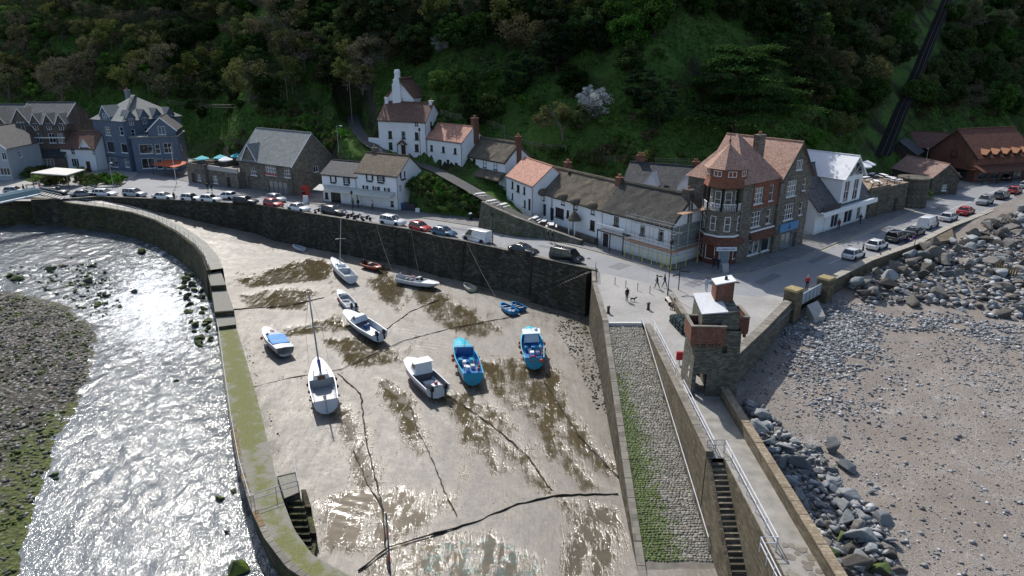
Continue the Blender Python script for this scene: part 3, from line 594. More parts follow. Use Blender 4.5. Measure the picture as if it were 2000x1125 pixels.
# east quay wall between slip and walkway, descending stairs cut into it
EQ = masonry('east_quay_stone', [(.09, .075, .05), (.15, .125, .085), (.22, .185, .13)], (.11, .095, .07), .55, .22, bumpd=.05, moss=(.15, .13, .05), mossamt=(.6, .85), mort=.02)
e1 = wall('slip_retaining_wall', [Vector((14.0, y, .45)) for y in (66.5, 60, 54, 48, 42.4)], lambda p: slipz(p.y)-.6, .5, EQ, 'long stone retaining wall between the cobbled slipway and the tower walkway', 'wall', cap=(.06, 1.4), capmat=CAPST, seg=1.4)
stz = lambda y: -.1-(42.2-y)*.655
sx = empty('quay_stairs', (14.0, 42.2, 0), 0, 'steep flight of dark weathered stone steps beside the tower walkway', 'stairs')
STEPM = masonry('step_stone', [(.07, .062, .05), (.13, .115, .09), (.24, .21, .16)], (.06, .055, .045), .7, .3, bumpd=.04, mort=.01)
for k in range(26):
    y0 = -k*.34; z = -.22-k*.222; mb = MB(); jz = random.uniform(-.02, .02)
    mb.prism([(.28, y0-.36), (1.24, y0-.36), (1.24, y0-.03), (.28, y0-.03)], z-1.0, z+jz); mb.build('step', STEPM, sx)
wl = [Vector((0, y, stz(42.2+y)+.12)) for y in (0, -2.2, -4.4, -6.6, -8.8)]
wall('side_wall', wl, lambda p: slipz(p.y+42.2)-1, .27, EQ, parent=sx)
wall('walkway_wall', [Vector((15.25, y, .02)) for y in (42.3, 36, 30, 24, 18)], -7, .06, EQ, 'rough stone face of the tower walkway beside the steps', 'wall')
pp = wall('walkway_parapet', [Vector((17.6, y, 1.0)) for y in (50.8, 44, 36, 28, 18)][::-1], -5.5, -.0001, EQ) if False else wall('walkway_parapet', [Vector((18.05, y, 1.0)) for y in (18, 28, 36, 44, 51.2)], -5.8, .5, EQ, 'stone parapet along the seaward side of the tower walkway', 'wall', cap=(.08, 1.3), capmat=masonry('parapet_cap', [(.2, .155, .10), (.27, .215, .15), (.33, .27, .2)], (.2, .17, .12), .4, .3, bumpd=.03, mort=.02), seg=1.3)
tag(MB().face([(15.32, 18, .02), (17.55, 18, .02), (17.55, 51.5, .02), (15.32, 51.5, .02)]).build('walkway', plain('walkway_concrete', (.30, .285, .255), .85, var=.35, scale=.9, bump=.3)), kind='structure')
# crazy paving near the bottom of the walkway
for i in range(46):
    a = random.uniform(15.5, 17.4); b = random.uniform(27.5, 33.2); n = random.choice((5, 6)); r = random.uniform(.2, .32); th = random.random()*6
    bpy_m = MB().prism([(a+r*random.uniform(.8, 1.1)*math.cos(th+k*2*math.pi/n), b+r*random.uniform(.8, 1.1)*math.sin(th+k*2*math.pi/n)) for k in range(n)], .021, .034+.0004*i); bpy_m.build('paving_stone', CAPST, bpy.data.objects['walkway'])
# railings
def railing(name, pts, h, label, mat=STEEL, rails=(1.0, .55), post=2.0, r=.03, cat='railing'):
    o = empty(name, pts[0], 0, label, cat); o0 = pts[0]
    for f in rails: MB().tube([p+Vector((0, 0, h*f))-o0 for p in pts], r, 5).build('rail', mat, o)
    for a, b in zip(pts, pts[1:]):
        n = max(1, round((b-a).length/post))
        for k in range(n): q = a.lerp(b, k/n)-o0; MB().tube([q, q+Vector((0, 0, h+.02))], r*.9, 5).build('post', mat, o)
    q = pts[-1]-o0; MB().tube([q, q+Vector((0, 0, h+.02))], r*.9, 5).build('post', mat, o); return o
WRAIL = plain('white_rail_paint', (.66, .67, .70), .5, var=.15)
railing('slip_railing', [Vector((13.85, y, max(slipz(y), -9)+.02)) for y in (67.5, 62, 56, 50, 44, 39.5)], 1.0, 'white handrail following the slipway down along the retaining wall', WRAIL, (1.0,), 3.2, .04)
railing('walkway_railing', [Vector((14.7, y, .03)) for y in (52.5, 47, 43.0)], 1.05, 'white railing on the walkway just below the stone tower', WRAIL, (1.0, .6), 1.8, .035)
railing('stair_head_railing', [Vector((14.2, 43.0, .03)), Vector((15.45, 43.0, .03))], 1.05, 'short grey railing across the head of the steps', STEEL, (1.0, .6), .7, .03)
railing('stairwell_railing', [Vector((15.5, y, .03)) for y in (42.9, 38, 32.6)], 1.05, 'long white railing between the walkway and the steps', WRAIL, (1.0, .6), 1.8, .035)
railing('landing_railing', [Vector((15.45, 32.6, .03)), Vector((14.5, 32.6, .03)), Vector((14.5, 27, .03))], 1.05, 'white railing corner at the bottom end of the walkway', WRAIL, (1.0, .6), 1.2, .035)
railing('quay_railing', [Vector((14.75, y, .03)) for y in (66, 60, 55.5)], 1.05, 'white railing on the quay between slipway and lobster pots', WRAIL, (1.0, .6), 2, .03)
railing('corner_railing', [P(1163, 527, .05), P(1164, 550, .05)], 1.05, 'dark railing at the top of the landing stairs by the quay corner', DSTEEL, (1.0, .66, .33), 1.3, .03)
# sea walls
SEAST = RUBBLE
wall('beach_wall', [Vector((19.5, 56.0, .75)), SEAW[0].lerp(Vector((19.5, 56, 0)), .5)+Vector((0, 0, .75)), SEAW[0]+Vector((-1.0, -.9, .75))], -3.6, .75, SEAST, 'low slate wall from the tower to the gate pillar above the beach', 'wall', cap=(.08, 1.6), capmat=CAPST, seg=1.6)
swp = [SEAW[1]+Vector((.9, .6, .75))]+[p+Vector((0, 0, .75)) for p in SEAW[2:]]
wall('sea_wall', swp, -3, .9, EQ, 'long pale-topped sea wall between the parked cars and the boulders', 'wall', cap=(.09, 2.2), capmat=plain('pale_coping', (.36, .33, .28), .9, var=.2, scale=1.5), seg=2.2)
for nm, p, hh, lab in (('gate_pillar', SEAW[0]+Vector((-.6, -.1, 0)), 1.9, 'square stone gate pillar at the end of the slate wall'), ('gate_pillar', SEAW[1]+Vector((.3, .3, 0)), 1.35, 'squat sandy stone pillar starting the sea wall')):
    o = empty(nm, (p.x, p.y, -2.5), R(40), lab, 'pillar'); MB().box(-.75, -.75, 0, .75, .75, 2.5+hh).build('shaft', EQ, o)
    MB().prism([(-.85, -.85), (.85, -.85), (.85, .85), (-.85, .85)], 2.5+hh, 2.72+hh, [(-.75, -.75), (.75, -.75), (.75, .75), (-.75, .75)]).build('cap', plain('lichen_cap', (.33, .26, .13), .9, var=.3), o)
ga = SEAW[0].lerp(SEAW[1], .16); gb = SEAW[0].lerp(SEAW[1], .86); dg = (gb-ga); go = empty('beach_gate', ga, math.atan2(dg.y, dg.x), 'pale metal flood gate between the two stone pillars', 'gate'); L = dg.length
MB().box(0, -.05, -.3, L, .05, 1.05).build('gate_panel', plain('gate_blue_grey', (.35, .42, .48), .5, .2), go)
for k in range(6): MB().box(k*L/5-.04, -.12, -.32, k*L/5+.04, -.052, 1.08).build('gate_rib', STEEL, go)
bs = P(1600, 610, -1.2); tag(MB().prism([(p.x, p.y) for p in (P(1577, 592), P(1598, 583), P(1612, 618, -1.3), P(1590, 622, -1.3))], -2.6, [-.25, -.25, -1.25, -1.25]).build('beach_ramp', CONC), kind='structure')
# raised bastion on the sea wall
bq = [P(1795, 487, 0), P(1858, 455, 0), P(1862, 476, 0)]
o = MB().prism([(p.x, p.y) for p in bq], -3, .7).build('sea_wall_bastion', EQ); tag(o, 'triangular stone bastion jutting from the sea wall into the boulders', 'wall')
# ------------------------------------------------------------ west pier (river training wall)
pm = MB()
n = len(POUT)
pier = wall('river_wall', POUT[:11], -7, .5, masonry('river_wall_stone', [(.028, .026, .018), (.06, .055, .035), (.11, .098, .06)], (.03, .028, .02), .9, .4, bumpd=.08, moss=(.07, .08, .02), mossamt=(.5, .7), stain=.7, mort=.03), 'long curved river wall with a railed walkway on top', 'wall', batter=.6)
RW = pier.data.materials[0]
# walkway slab behind upper river wall
iw = strip(POUT[:11], 2.1); wk = MB(); ow = strip(POUT[:11], .5)
for i in range(10): wk.face([ow[i], ow[i+1], iw[i+1], iw[i]]); wk.face([iw[i], iw[i+1], (iw[i+1].x, iw[i+1].y, -7), (iw[i].x, iw[i].y, -7)])
wk.build('walkway', plain('pier_concrete', (.31, .30, .26), .85, var=.25, scale=1, bump=.2), pier)
# stepped section
lev = [(10, -1.0, 0), (11, -1.8, 1), (12, -2.6, 2), (13, PIERZ, 3)]
for k in range(3):
    z = [-1.6, -2.3, -2.95][k]; a, b = POUT[10+k], POUT[11+k]; c, d = PIN[k+1], PIN[k]
    q = [Vector((a.x, a.y, 0)), Vector((b.x, b.y, 0)), Vector((c.x, c.y, 0)), Vector((d.x, d.y, 0))]
    MB().prism([(p.x, p.y) for p in q], -7, z).build('pier_block', RW, pier)
    m = .93; q2 = [p.lerp(sum((v for v in q), Vector())/4, .04) for p in q]
    MB().prism([(p.x, p.y) for p in q2], z+.0, z+.06).build('landing_slab', PIERM, pier)
    for s in range(2):
        f0, f1 = 1-.10*(s+1), 1-.10*s; zz = z-.18*(1-s)-.0
        r0, r1 = q[0].lerp(q[1], f0), q[3].lerp(q[2], f0); r2, r3 = q[3].lerp(q[2], f1+.02), q[0].lerp(q[1], f1+.02)
# low pier: one curved body with an algae covered top and a recess with stairs
lo = POUT[13:]; li = PIN[3:]
top = MB(); V = []; W = []
m = 60
def along(pts, t):
    L = [0]
    for a, b in zip(pts, pts[1:]): L.append(L[-1]+(b-a).length)
    s = t*L[-1]
    for i in range(len(pts)-1):
        if s <= L[i+1]+1e-6: return pts[i].lerp(pts[i+1], (s-L[i])/(L[i+1]-L[i]))
    return pts[-1]
F = []; kx = 7
for i in range(m+1):
    t = i/m; a, b = along(lo, t), along(li, t)
    for j in range(kx): V.append(tuple(a.lerp(b, j/(kx-1)))); W.append(.75-abs(j/(kx-1)-.55)*.9+(.25 if t < .55 else .1*math.sin(t*9)))
for i in range(m):
    for j in range(kx-1): F.append([i*kx+j, (i+1)*kx+j, (i+1)*kx+j+1, i*kx+j+1])
me = mesh('pier_top', V, F, PIERM); attr(me, 'weed', W)
pr = empty('harbour_pier', lo[0], 0, 'low harbour pier with yellow-green algae on its top, curving at the end', 'pier'); link('pier_top', me, pr, -lo[0])
sb = MB()
for i in range(m):
    a, b = along(lo, i/m)-lo[0], along(lo, (i+1)/m)-lo[0]; c, d = along(li, i/m)-lo[0], along(li, (i+1)/m)-lo[0]; dz = Vector((0, 0, -4)); B = .35
    na = Vector(((b-a).y, -(b-a).x, 0)).normalized()*B
    sb.face([a-na*0+dz+na*-1, b+dz-na, b, a]); sb.face([c, d, d+dz+na, c+dz+na])
sb.face([V[0][k]-lo[0][k] for k in range(3)] and [Vector(V[0])-lo[0], Vector(V[kx-1])-lo[0], Vector(V[kx-1])-lo[0]+dz, Vector(V[0])-lo[0]+dz])
sb.build('pier_wall', RW, pr)
# coping stones along the curved outer edge
oc = [along(lo, t)-lo[0] for t in np.linspace(.44, 1, 46)]; ocL = strip(oc, .42)
for i in range(len(oc)-1): MB().prism([oc[i].lerp(oc[i+1], .03), oc[i].lerp(oc[i+1], .97), ocL[i].lerp(ocL[i+1], .97), ocL[i].lerp(ocL[i+1], .03)], [.0]*4, [.07+random.uniform(-.02, .02)]*4).build('coping_stone', RUSTC if i < 26 and random.random() < .5 else CAPST, pr)
# projecting landing beside the recess, stairs going down to the bed
LP = [P(x, y, PIERZ+.02) for x, y in [(541, 930), (578, 922), (586, 962), (554, 975)]]
MB().prism([(p.x-lo[0].x, p.y-lo[0].y) for p in LP], -4, .03).build('landing_block', RW, pr)
ts = [P(x, y, PIERZ+.05) for x, y in [(543, 933), (576, 925), (584, 961), (556, 973)]]
MB().prism([(p.x-lo[0].x, p.y-lo[0].y) for p in ts], .031, .06).build('landing_slab', PIERM, pr)
ws = [P(x, y, BED+.6) for x, y in [(590, 975), (600, 1010), (608, 1050), (602, 1085)]]
for i, (a, b) in enumerate(zip(ws, ws[1:])):
    MB().prism([(q.x-lo[0].x, q.y-lo[0].y) for q in (a, b, b+Vector((.4, 0, 0)), a+Vector((.4, 0, 0)))], -4, -1.2-.5*i).build('recess_wall', RW, pr)
for k in range(10):
    a = P(586, 968, PIERZ).lerp(P(604, 1040, PIERZ), k/10)-lo[0]; z = -.3-k*.26; MB().prism([(a.x-1.0, a.y-.28), (a.x+.25, a.y-.28), (a.x+.25, a.y+.02), (a.x-1.0, a.y+.02)], -4, z).build('step', RW, pr)
railing('pier_railing', [p+Vector((.15, 0, .03)) for p in lo[:5]], .9, 'thin grey handrail along the river edge of the low pier', STEEL, (1.0,), 3, .03)
railing('pier_landing_railing', [P(498, 990, PIERZ), P(541, 975, PIERZ), P(584, 962, PIERZ), P(577, 920, PIERZ)], 1.05, 'grey railing around the landing at the bend of the pier', STEEL, (1.0, .6), 1.6, .03)
railing('river_wall_railing', [p+Vector((0, 0, .02)) for p in strip(POUT[3:11], .3)], 1.05, 'long grey two-rail fence on the curved river wall', STEEL, (1.0, .55), 2.2, .032)
# footbridge at the left
br = empty('footbridge', P(76, 377, 1.6), 0, 'pale footbridge with glass sides and steps at the far left', 'bridge'); b0 = P(76, 377, 1.6)
e0, e1b = P(-90, 412, .6)-b0, Vector((0, 0, 0)); dv = Vector((-e0.y, e0.x, 0)).normalized()*-1.1
for s, nm in ((-1, 'side_rail'), (1, 'side_rail')):
    MB().tube([e0+dv*s+Vector((0, 0, 1.05)), dv*s+Vector((0, 0, 1.05))], .05, 6).build(nm, WRAIL, br)
    MB().prism([(p.x, p.y) for p in (e0+dv*s, dv*s, dv*s*1.03, e0+dv*s*1.03)], [e0.z+.12, .12, .12, e0.z+.12], [e0.z+1.0, 1.0, 1.0, e0.z+1.0]).build('glass_panel', plain('bridge_glass', (.30, .42, .45), .15, 0, var=.1, spec=.6), br)
MB().prism([(p.x, p.y) for p in (e0-dv, -dv, dv, e0+dv)], [e0.z-.25, -.25, -.25, e0.z-.25], [e0.z, 0, 0, e0.z]).build('deck', WRAIL, br)
en = P(125, 388, .2)-b0; dv2 = Vector((-en.y, en.x, 0)).normalized()*1.2
for k in range(8):
    a = en*(k/8); b = en*((k+1)/8); z = -k*.17; MB().prism([(p.x, p.y) for p in (a-dv2, b-dv2, b+dv2, a+dv2)], z-.17, z).build('step', CONC, br)
for s in (-1, 1): MB().tube([dv2*s+Vector((0, 0, 1.05)), en+dv2*s+Vector((0, 0, 1.0))], .05, 6).build('handrail', WRAIL, br)
# ------------------------------------------------------------ houses
_WC = {}
def win_meshes(w, h, style, frame):
    k = (round(w, 2), round(h, 2), style, frame.name)
    if k in _WC: return _WC[k]
    fr = MB(); t = .07; d = .10
    def bar(x0, z0, x1, z1, y0=-.02, y1=.06): fr.box(x0, y0, z0, x1, y1, z1)
    bar(-w/2, 0, -w/2+t, h); bar(w/2-t, 0, w/2, h); bar(-w/2+t, 0, w/2-t, t); bar(-w/2+t, h-t, w/2-t, h)
    nx, nz = {'sash': (2, 2), 'plain': (1, 1), 'tall': (1, 2), 'tri': (3, 3), 'quad': (4, 3), 'shop': (max(1, round(w/1.3)), 1), 'lattice': (max(2, round(w/.4)), max(2, round(h/.4))), 'shut': (2, 3), 'two': (2, 1), 'three': (3, 1)}.get(style, (2, 2))
    b = .035
    for i in range(1, nx): x = -w/2+w*i/nx; bar(x-b, t, x+b, h-t, -.01, .05)
    for i in range(1, nz):
        z = h*i/nz
        for q in range(nx): bar(-w/2+w*q/nx+(t if q == 0 else b), z-b, -w/2+w*(q+1)/nx-(t if q == nx-1 else b), z+b, -.008, .045)
    pane = MB().face([(-w/2+.02, .05, .02), (w/2-.02, .05, .02), (w/2-.02, .05, h-.02), (-w/2+.02, .05, h-.02)])
    sill = MB().box(-w/2-.1, -.16, -.1, w/2+.1, .02, -.0)
    _WC[k] = (fr.me('window', frame), pane.me('pane', GLASS), sill.me('sill', frame)); return _WC[k]
def door_meshes(w, h, mat):
    k = ('door', round(w, 2), round(h, 2), mat.name)
    if k in _WC: return _WC[k]
    m = MB().box(-w/2, .0, 0, w/2, .06, h)
    for i in (0, 1):
        for j in (0, 1): x = -w/4+i*w/2; m.box(x-w*.17, -.025, h*(.1+.45*j), x+w*.17, -.001, h*(.1+.45*j)+h*.34)
    _WC[k] = (m.me('door', mat), MB().ball((w*.38, -.06, h*.47), .045, 8, 5).me('handle', STEEL)); return _WC[k]
class House:
    def __init__(s, name, label, A, B, D, ze, zr, wall=WHITE, roof=SLATE, ridge='x', z0=None, cat='house', over=.35, thick=.16, frame=TRIM, jit=.015, gover=.25, drop=2.0, roofname='roof', ridgepos=.5, trim=None):
        A = Vector(A); B = Vector(B); s.z0 = A.z if z0 is None else z0; A.z = B.z = s.z0
        d = B-A; s.W = d.length; s.D = D; s.ze = ze-s.z0; s.zr = zr-s.z0; s.rz = math.atan2(d.y, d.x); s.ridge = ridge
        s.root = empty(name, A, s.rz, label, cat); s.M = Matrix.Translation(A) @ Matrix.Rotation(s.rz, 4, 'Z'); s.Mi = s.M.inverted()
        s.wallm, s.roofm, s.frame, s.over, s.thick, s.jit, s.gover, s.drop = wall, roof, frame, over, thick, jit, gover, drop
        s.wins = {'f': [], 'r': [], 'l': []}; s.rp = ridgepos; s.roofname = roofname; s.trim = trim; s.done = False
    def face_uv(s, face, px, py):
        o = s.Mi @ Vector((0, 0, CH)); d = s.Mi.to_3x3() @ ray(px, py)
        if face == 'f': t = -o.y/d.y; p = o+d*t; return p.x, p.z
        if face == 'r': t = (s.W-o.x)/d.x; p = o+d*t; return p.y, p.z
        t = -o.x/d.x; p = o+d*t; return s.D-p.y, p.z
    def win(s, px, py, w=1.0, h=1.3, style='sash', face='f', frame=None, sill=True, **k):
        u, v = s.face_uv(face, px, py); return s.winm(u, v-h/2, w, h, style, face, frame, sill, **k)
    def winm(s, u, v, w=1.0, h=1.3, style='sash', face='f', frame=None, sill=True, **k):
        L = s.W if face == 'f' else s.D
        u = min(max(u, w/2+.1), L-w/2-.1); s.wins[face].append((u, v, w, h, style, frame or s.frame, sill, k)); return s
    def fm(s, face):
        if face == 'f': return Matrix.Identity(4)
        if face == 'r': return Matrix.Translation((s.W, 0, 0)) @ Matrix.Rotation(math.pi/2, 4, 'Z')
        return Matrix.Translation((0, s.D, 0)) @ Matrix.Rotation(-math.pi/2, 4, 'Z')
    def top(s, face, u):
        gab = (s.ridge == 'x' and face in 'rl') or (s.ridge == 'y' and face == 'f')
        if not gab: return s.ze
        L = s.W if face == 'f' else s.D; rp = s.rp if face != 'l' else 1-s.rp
        t = u/L; f = t/rp if t < rp else (1-t)/(1-rp); return s.ze+(s.zr-s.ze)*max(0, f)
    def build(s):
        mb = MB(); W, D = s.W, s.D; rec = .16
        for face in 'frl':
            L = W if face == 'f' else D; mb.T = s.fm(face); holes = []
            for (u, v, w, h, st, fr, sill, k) in s.wins[face]:
                if v+h < s.ze-.02 and not k.get('proud'): holes.append((u-w/2, max(v, -s.drop+.1), u+w/2, v+h))
            us = sorted(set([0, L]+[a for q in holes for a in (q[0], q[2])])); vs = sorted(set([-s.drop, s.ze]+[a for q in holes for a in (q[1], q[3])]))
            for i in range(len(us)-1):
                for j in range(len(vs)-1):
                    cu, cv = (us[i]+us[i+1])/2, (vs[j]+vs[j+1])/2
                    if any(q[0] < cu < q[2] and q[1] < cv < q[3] for q in holes): continue
                    mb.face([(us[i], 0, vs[j]), (us[i+1], 0, vs[j]), (us[i+1], 0, vs[j+1]), (us[i], 0, vs[j+1])])
            for (a, b, c, d) in holes:
                for p, q in (((a, b), (c, b)), ((c, b), (c, d)), ((c, d), (a, d)), ((a, d), (a, b))):
                    mb.face([(q[0], 0, q[1]), (p[0], 0, p[1]), (p[0], rec, p[1]), (q[0], rec, q[1])])
                mb.face([(a, rec, b), (c, rec, b), (c, rec, d), (a, rec, d)])
            gab = (s.ridge == 'x' and face in 'rl') or (s.ridge == 'y' and face == 'f')
            if gab:
                rp = s.rp if face != 'l' else 1-s.rp
                mb.face([(0, 0, s.ze), (L, 0, s.ze), (L*rp, 0, s.zr-.02)])
            for (u, v, w, h, st, fr, sill, k) in s.wins[face]:
                proud = not (v+h < s.ze-.02) or k.get('proud'); y = (.02-.06) if proud else rec-.1
                T = s.fm(face) @ Matrix.Translation((u, y, v))
                if st == 'door':
                    a, b = door_meshes(w, h, k.get('mat', BLACKT)); o = link('door', a, s.root); o.matrix_local = T; link('handle', b, o); continue
                if st == 'open': continue
                f, p, sl = win_meshes(w, h, st if st != 'shut' else 'shut', fr); o = link('window', f, s.root); o.matrix_local = T; link('pane', p, o)
                if sill: link('sill', sl, o, (0, -y-.0, 0))
                if st == 'shut':
                    for q in (-1, 1):
                        m = MB().box(q*(w/2+.19)-.17, -y-.07, -.02, q*(w/2+.19)+.17, -y-.01, h+.04); link('shutter', m.me('shutter', BLACKT), o)
                    m = MB().box(-w/2-.15, -y-.34, -.32, w/2+.15, -y-.02, -.06); link('flower_box', m.me('flower_box', BLACKT), o)
        mb.T = None
        mb.face([(W, D, -s.drop), (0, D, -s.drop), (0, D, s.ze), (W, D, s.ze)])
        if s.ridge == 'y': mb.face([(W, D, s.ze), (0, D, s.ze), (W*s.rp, D, s.zr-.02)])
        s.wall = mb.build('wall', s.wallm, s.root)
        s.make_roof(); s.done = True; return s
    def slab(s, a, b, c, d, nu=None, nv=None, name='roof', mat=None, thick=None, jit=None):
        """roof plane a-b along the eave, d-c along the ridge"""
        a, b, c, d = map(Vector, (a, b, c, d)); th = thick or s.thick; ji = s.jit if jit is None else jit
        nu = nu or max(2, int((b-a).length/1.0)); nv = nv or max(2, int((d-a).length/1.0)); n = (b-a).cross(d-a).normalized()
        V = []; F = []; rs = random.Random(int(abs(a.x*7+b.y*13+c.z*5)*100))
        for j in range(nv+1):
            for i in range(nu+1):
                p = a.lerp(b, i/nu).lerp(d.lerp(c, i/nu), j/nv); e = 0 < i < nu or 0 < j < nv
                V.append(p+n*(rs.uniform(-ji, ji) if j < nv else 0))
        m = len(V); V += [v-n*th for v in V]; W = nu+1
        for j in range(nv):
            for i in range(nu):
                q = [j*W+i, j*W+i+1, (j+1)*W+i+1, (j+1)*W+i]; F.append(q); F.append([k+m for k in q[::-1]])
        edge = [i for i in range(nu+1)]+[j*W+nu for j in range(1, nv+1)]+[nv*W+i for i in range(nu-1, -1, -1)]+[j*W for j in range(nv-1, 0, -1)]
        for k in range(len(edge)): p, q = edge[k], edge[(k+1) % len(edge)]; F.append([p, p+m, q+m, q])
        return link(name, mesh(name, V, F, mat or s.roofm, smooth=False), s.root)
    def make_roof(s):
        W, D, ze, zr, o, g = s.W, s.D, s.ze, s.zr, s.over, s.gover; up = .05+s.thick*.9
        if s.ridge == 'x':
            r = D*s.rp; k1 = (zr-ze)/r; k2 = (zr-ze)/(D-r)
            s.slab((-g, -o, ze-k1*o+up), (W+g, -o, ze-k1*o+up), (W+g, r, zr+up), (-g, r, zr+up), name=s.roofname)
            s.slab((W+g, D+o, ze-k2*o+up), (-g, D+o, ze-k2*o+up), (-g, r+.01, zr+up-.004), (W+g, r+.01, zr+up-.004), name=s.roofname)
            s.rline = [Vector((-g, r, zr+up)), Vector((W+g, r, zr+up))]
            if s.trim:
                for x in (-g-.02, W+g-.02):
                    MB().prism([(x, -o), (x+.05, -o), (x+.05, r), (x, r)], [ze-k1*o-.12+up-.1]*2+[zr-.12+up-.1]*2, [ze-k1*o+up+.03]*2+[zr+up+.03]*2).build('bargeboard', s.trim, s.root)
        elif s.ridge == 'y':
            r = W*s.rp; k1 = (zr-ze)/r; k2 = (zr-ze)/(W-r)
            s.slab((-o, D+g, ze-k1*o+up), (-o, -g, ze-k1*o+up), (r, -g, zr+up), (r, D+g, zr+up), name=s.roofname)
            s.slab((W+o, -g, ze-k2*o+up), (W+o, D+g, ze-k2*o+up), (r+.01, D+g, zr+up-.004), (r+.01, -g, zr+up-.004), name=s.roofname)
            s.rline = [Vector((r, -g, zr+up)), Vector((r, D+g, zr+up))]
            if s.trim:
                for x0, k in ((-o, k1), (W+o, k2)):
                    MB().prism([(x0, -g-.06), (r, -g-.06), (r, -g-.01), (x0, -g-.01)], [ze-k*o+up-.32, zr+up-.32, zr+up-.32, ze-k*o+up-.32], [ze-k*o+up+.03, zr+up+.03, zr+up+.03, ze-k*o+up+.03]).build('bargeboard', s.trim, s.root)
        elif s.ridge == 'hip':
            r = D/2; h = r*.9; e = ze+up-.3*o; a = (-o, -o, e); b = (W+o, -o, e); c = (W+o, D+o, e); d = (-o, D+o, e); p = (h, r, zr+up); q = (W-h, r, zr+up)
            mb = MB()
            for f in ((a, b, q, p), (b, c, q), (c, d, p, q), (d, a, p), (d, c, b, a)): mb.face(f)
            mb.build('roof', s.roofm, s.root); s.rline = [Vector(p), Vector(q)]
        elif s.ridge == 'flat':
            MB().box(-o, -o, ze, W+o, D+o, ze+s.thick).build('roof', s.roofm, s.root); s.rline = None
        if s.ridge == 'x' and s.thick < .3:
            k1 = (zr-ze)/(D*s.rp); gz = ze-k1*o; MB().tube([(-g, -o-.06, gz), (W+g, -o-.06, gz)], .06, 5).build('gutter', BLACKT, s.root); x = W-.12; MB().tube([(x, -o-.04, gz), (x, -.07, gz-.5), (x, -.07, -s.drop)], .045, 5).build('drainpipe', BLACKT, s.root)
        if s.rline and s.ridge != 'hip':
            a, b = s.rline; m = MB()
            m.tube([a+Vector((0, 0, .02)), b+Vector((0, 0, .02))], .12 if s.thick < .3 else .28, 6); m.build('ridge_cap', s.roofm, s.root)
    def chimney(s, u, v, ztop, w=.8, d=.8, mat=BRICK, pots=2, zbot=None, name='chimney'):
        m = MB().box(u-w/2, v-d/2, (zbot if zbot is not None else s.ze-.5), u+w/2, v+d/2, ztop); m.box(u-w/2-.08, v-d/2-.08, ztop+.001, u+w/2+.08, v+d/2+.08, ztop+.14)
        c = m.build(name, mat, s.root)
        for k in range(pots):
            x = u+(k-(pots-1)/2)*.36; MB().lathe([(.12, 0), (.15, .1), (.11, .4), (.14, .45)], (x, v, ztop+.141), 8).build('chimney_pot', plain('terracotta', (.36, .17, .10), .8), c)
        return c
    def gablet(s, u, w, z, zap, depth=2.0, roof=None, wall=None, trim=None, win=None, y=-.02, name='dormer', zb=None):
        """wall-head or roof dormer with its own little gable"""
        zb = z-1.6 if zb is None else zb
        dm = MB().face([(u-w/2, y, zb), (u+w/2, y, zb), (u+w/2, y, z), (u, y, zap), (u-w/2, y, z)]); dm.face([(u-w/2, y+depth, zb), (u-w/2, y, zb), (u-w/2, y, z), (u-w/2, y+depth, z)]); dm.face([(u+w/2, y, zb), (u+w/2, y+depth, zb), (u+w/2, y+depth, z), (u+w/2, y, z)])
        o = dm.build(name, wall or s.wallm, s.root); e = .18; k = (zap-z)/(w/2); rm = roof or s.roofm
        for sg in (-1, 1):
            x0, z0_ = u+sg*(w/2+e), z-k*e; m = MB(); q = [(x0, y-.2), (u, y-.2), (u, y+depth+.6), (x0, y+depth+.6)]
            m.prism(q, [z0_+.02, zap+.02, zap+.02, z0_+.02], [z0_+.12, zap+.12, zap+.12, z0_+.12]); m.build('dormer_roof', rm, o)
            if trim: m = MB(); q = [(x0, y-.26), (u, y-.26), (u, y-.205), (x0, y-.205)]; m.prism(q, [z0_-.12, zap-.12, zap-.12, z0_-.12], [z0_+.14, zap+.14, zap+.14, z0_+.14]); m.build('bargeboard', trim, o)
        if win:
            ww, wh, stl, wz = win; f, p, sl = win_meshes(ww, wh, stl, s.frame); q = link('window', f, o, (u, y-.03, wz)); link('pane', p, q)
        return o
def text(name, body, size, mat, parent, T, extr=.01):
    c = bpy.data.curves.new(name, 'FONT'); c.body = body; c.size = size; c.extrude = extr; c.align_x = 'CENTER'; c.resolution_u = 2
    t = bpy.data.objects.new('tmp', c); COL.objects.link(t); dg = bpy.context.evaluated_depsgraph_get(); me = bpy.data.meshes.new_from_object(t.evaluated_get(dg)); bpy.data.objects.remove(t)
    me.materials.clear(); me.materials.append(mat); o = link(name, me, parent); o.matrix_local = T @ Matrix.Rotation(math.pi/2, 4, 'X'); return o
def TM(x, y, z): return Matrix.Translation((x, y, z))

def merge(a, b):
    """fold house a into house b: its pieces become parts of b"""
    L = b.Mi @ a.M
    for c in list(a.root.children):
        ml = L @ Matrix.LocRotScale(c.location, c.rotation_euler, c.scale); c.parent = b.root
        loc, rot, sc = ml.decompose(); c.location = loc; c.rotation_euler = rot.to_euler(); c.scale = sc
    bpy.data.objects.remove(a.root)
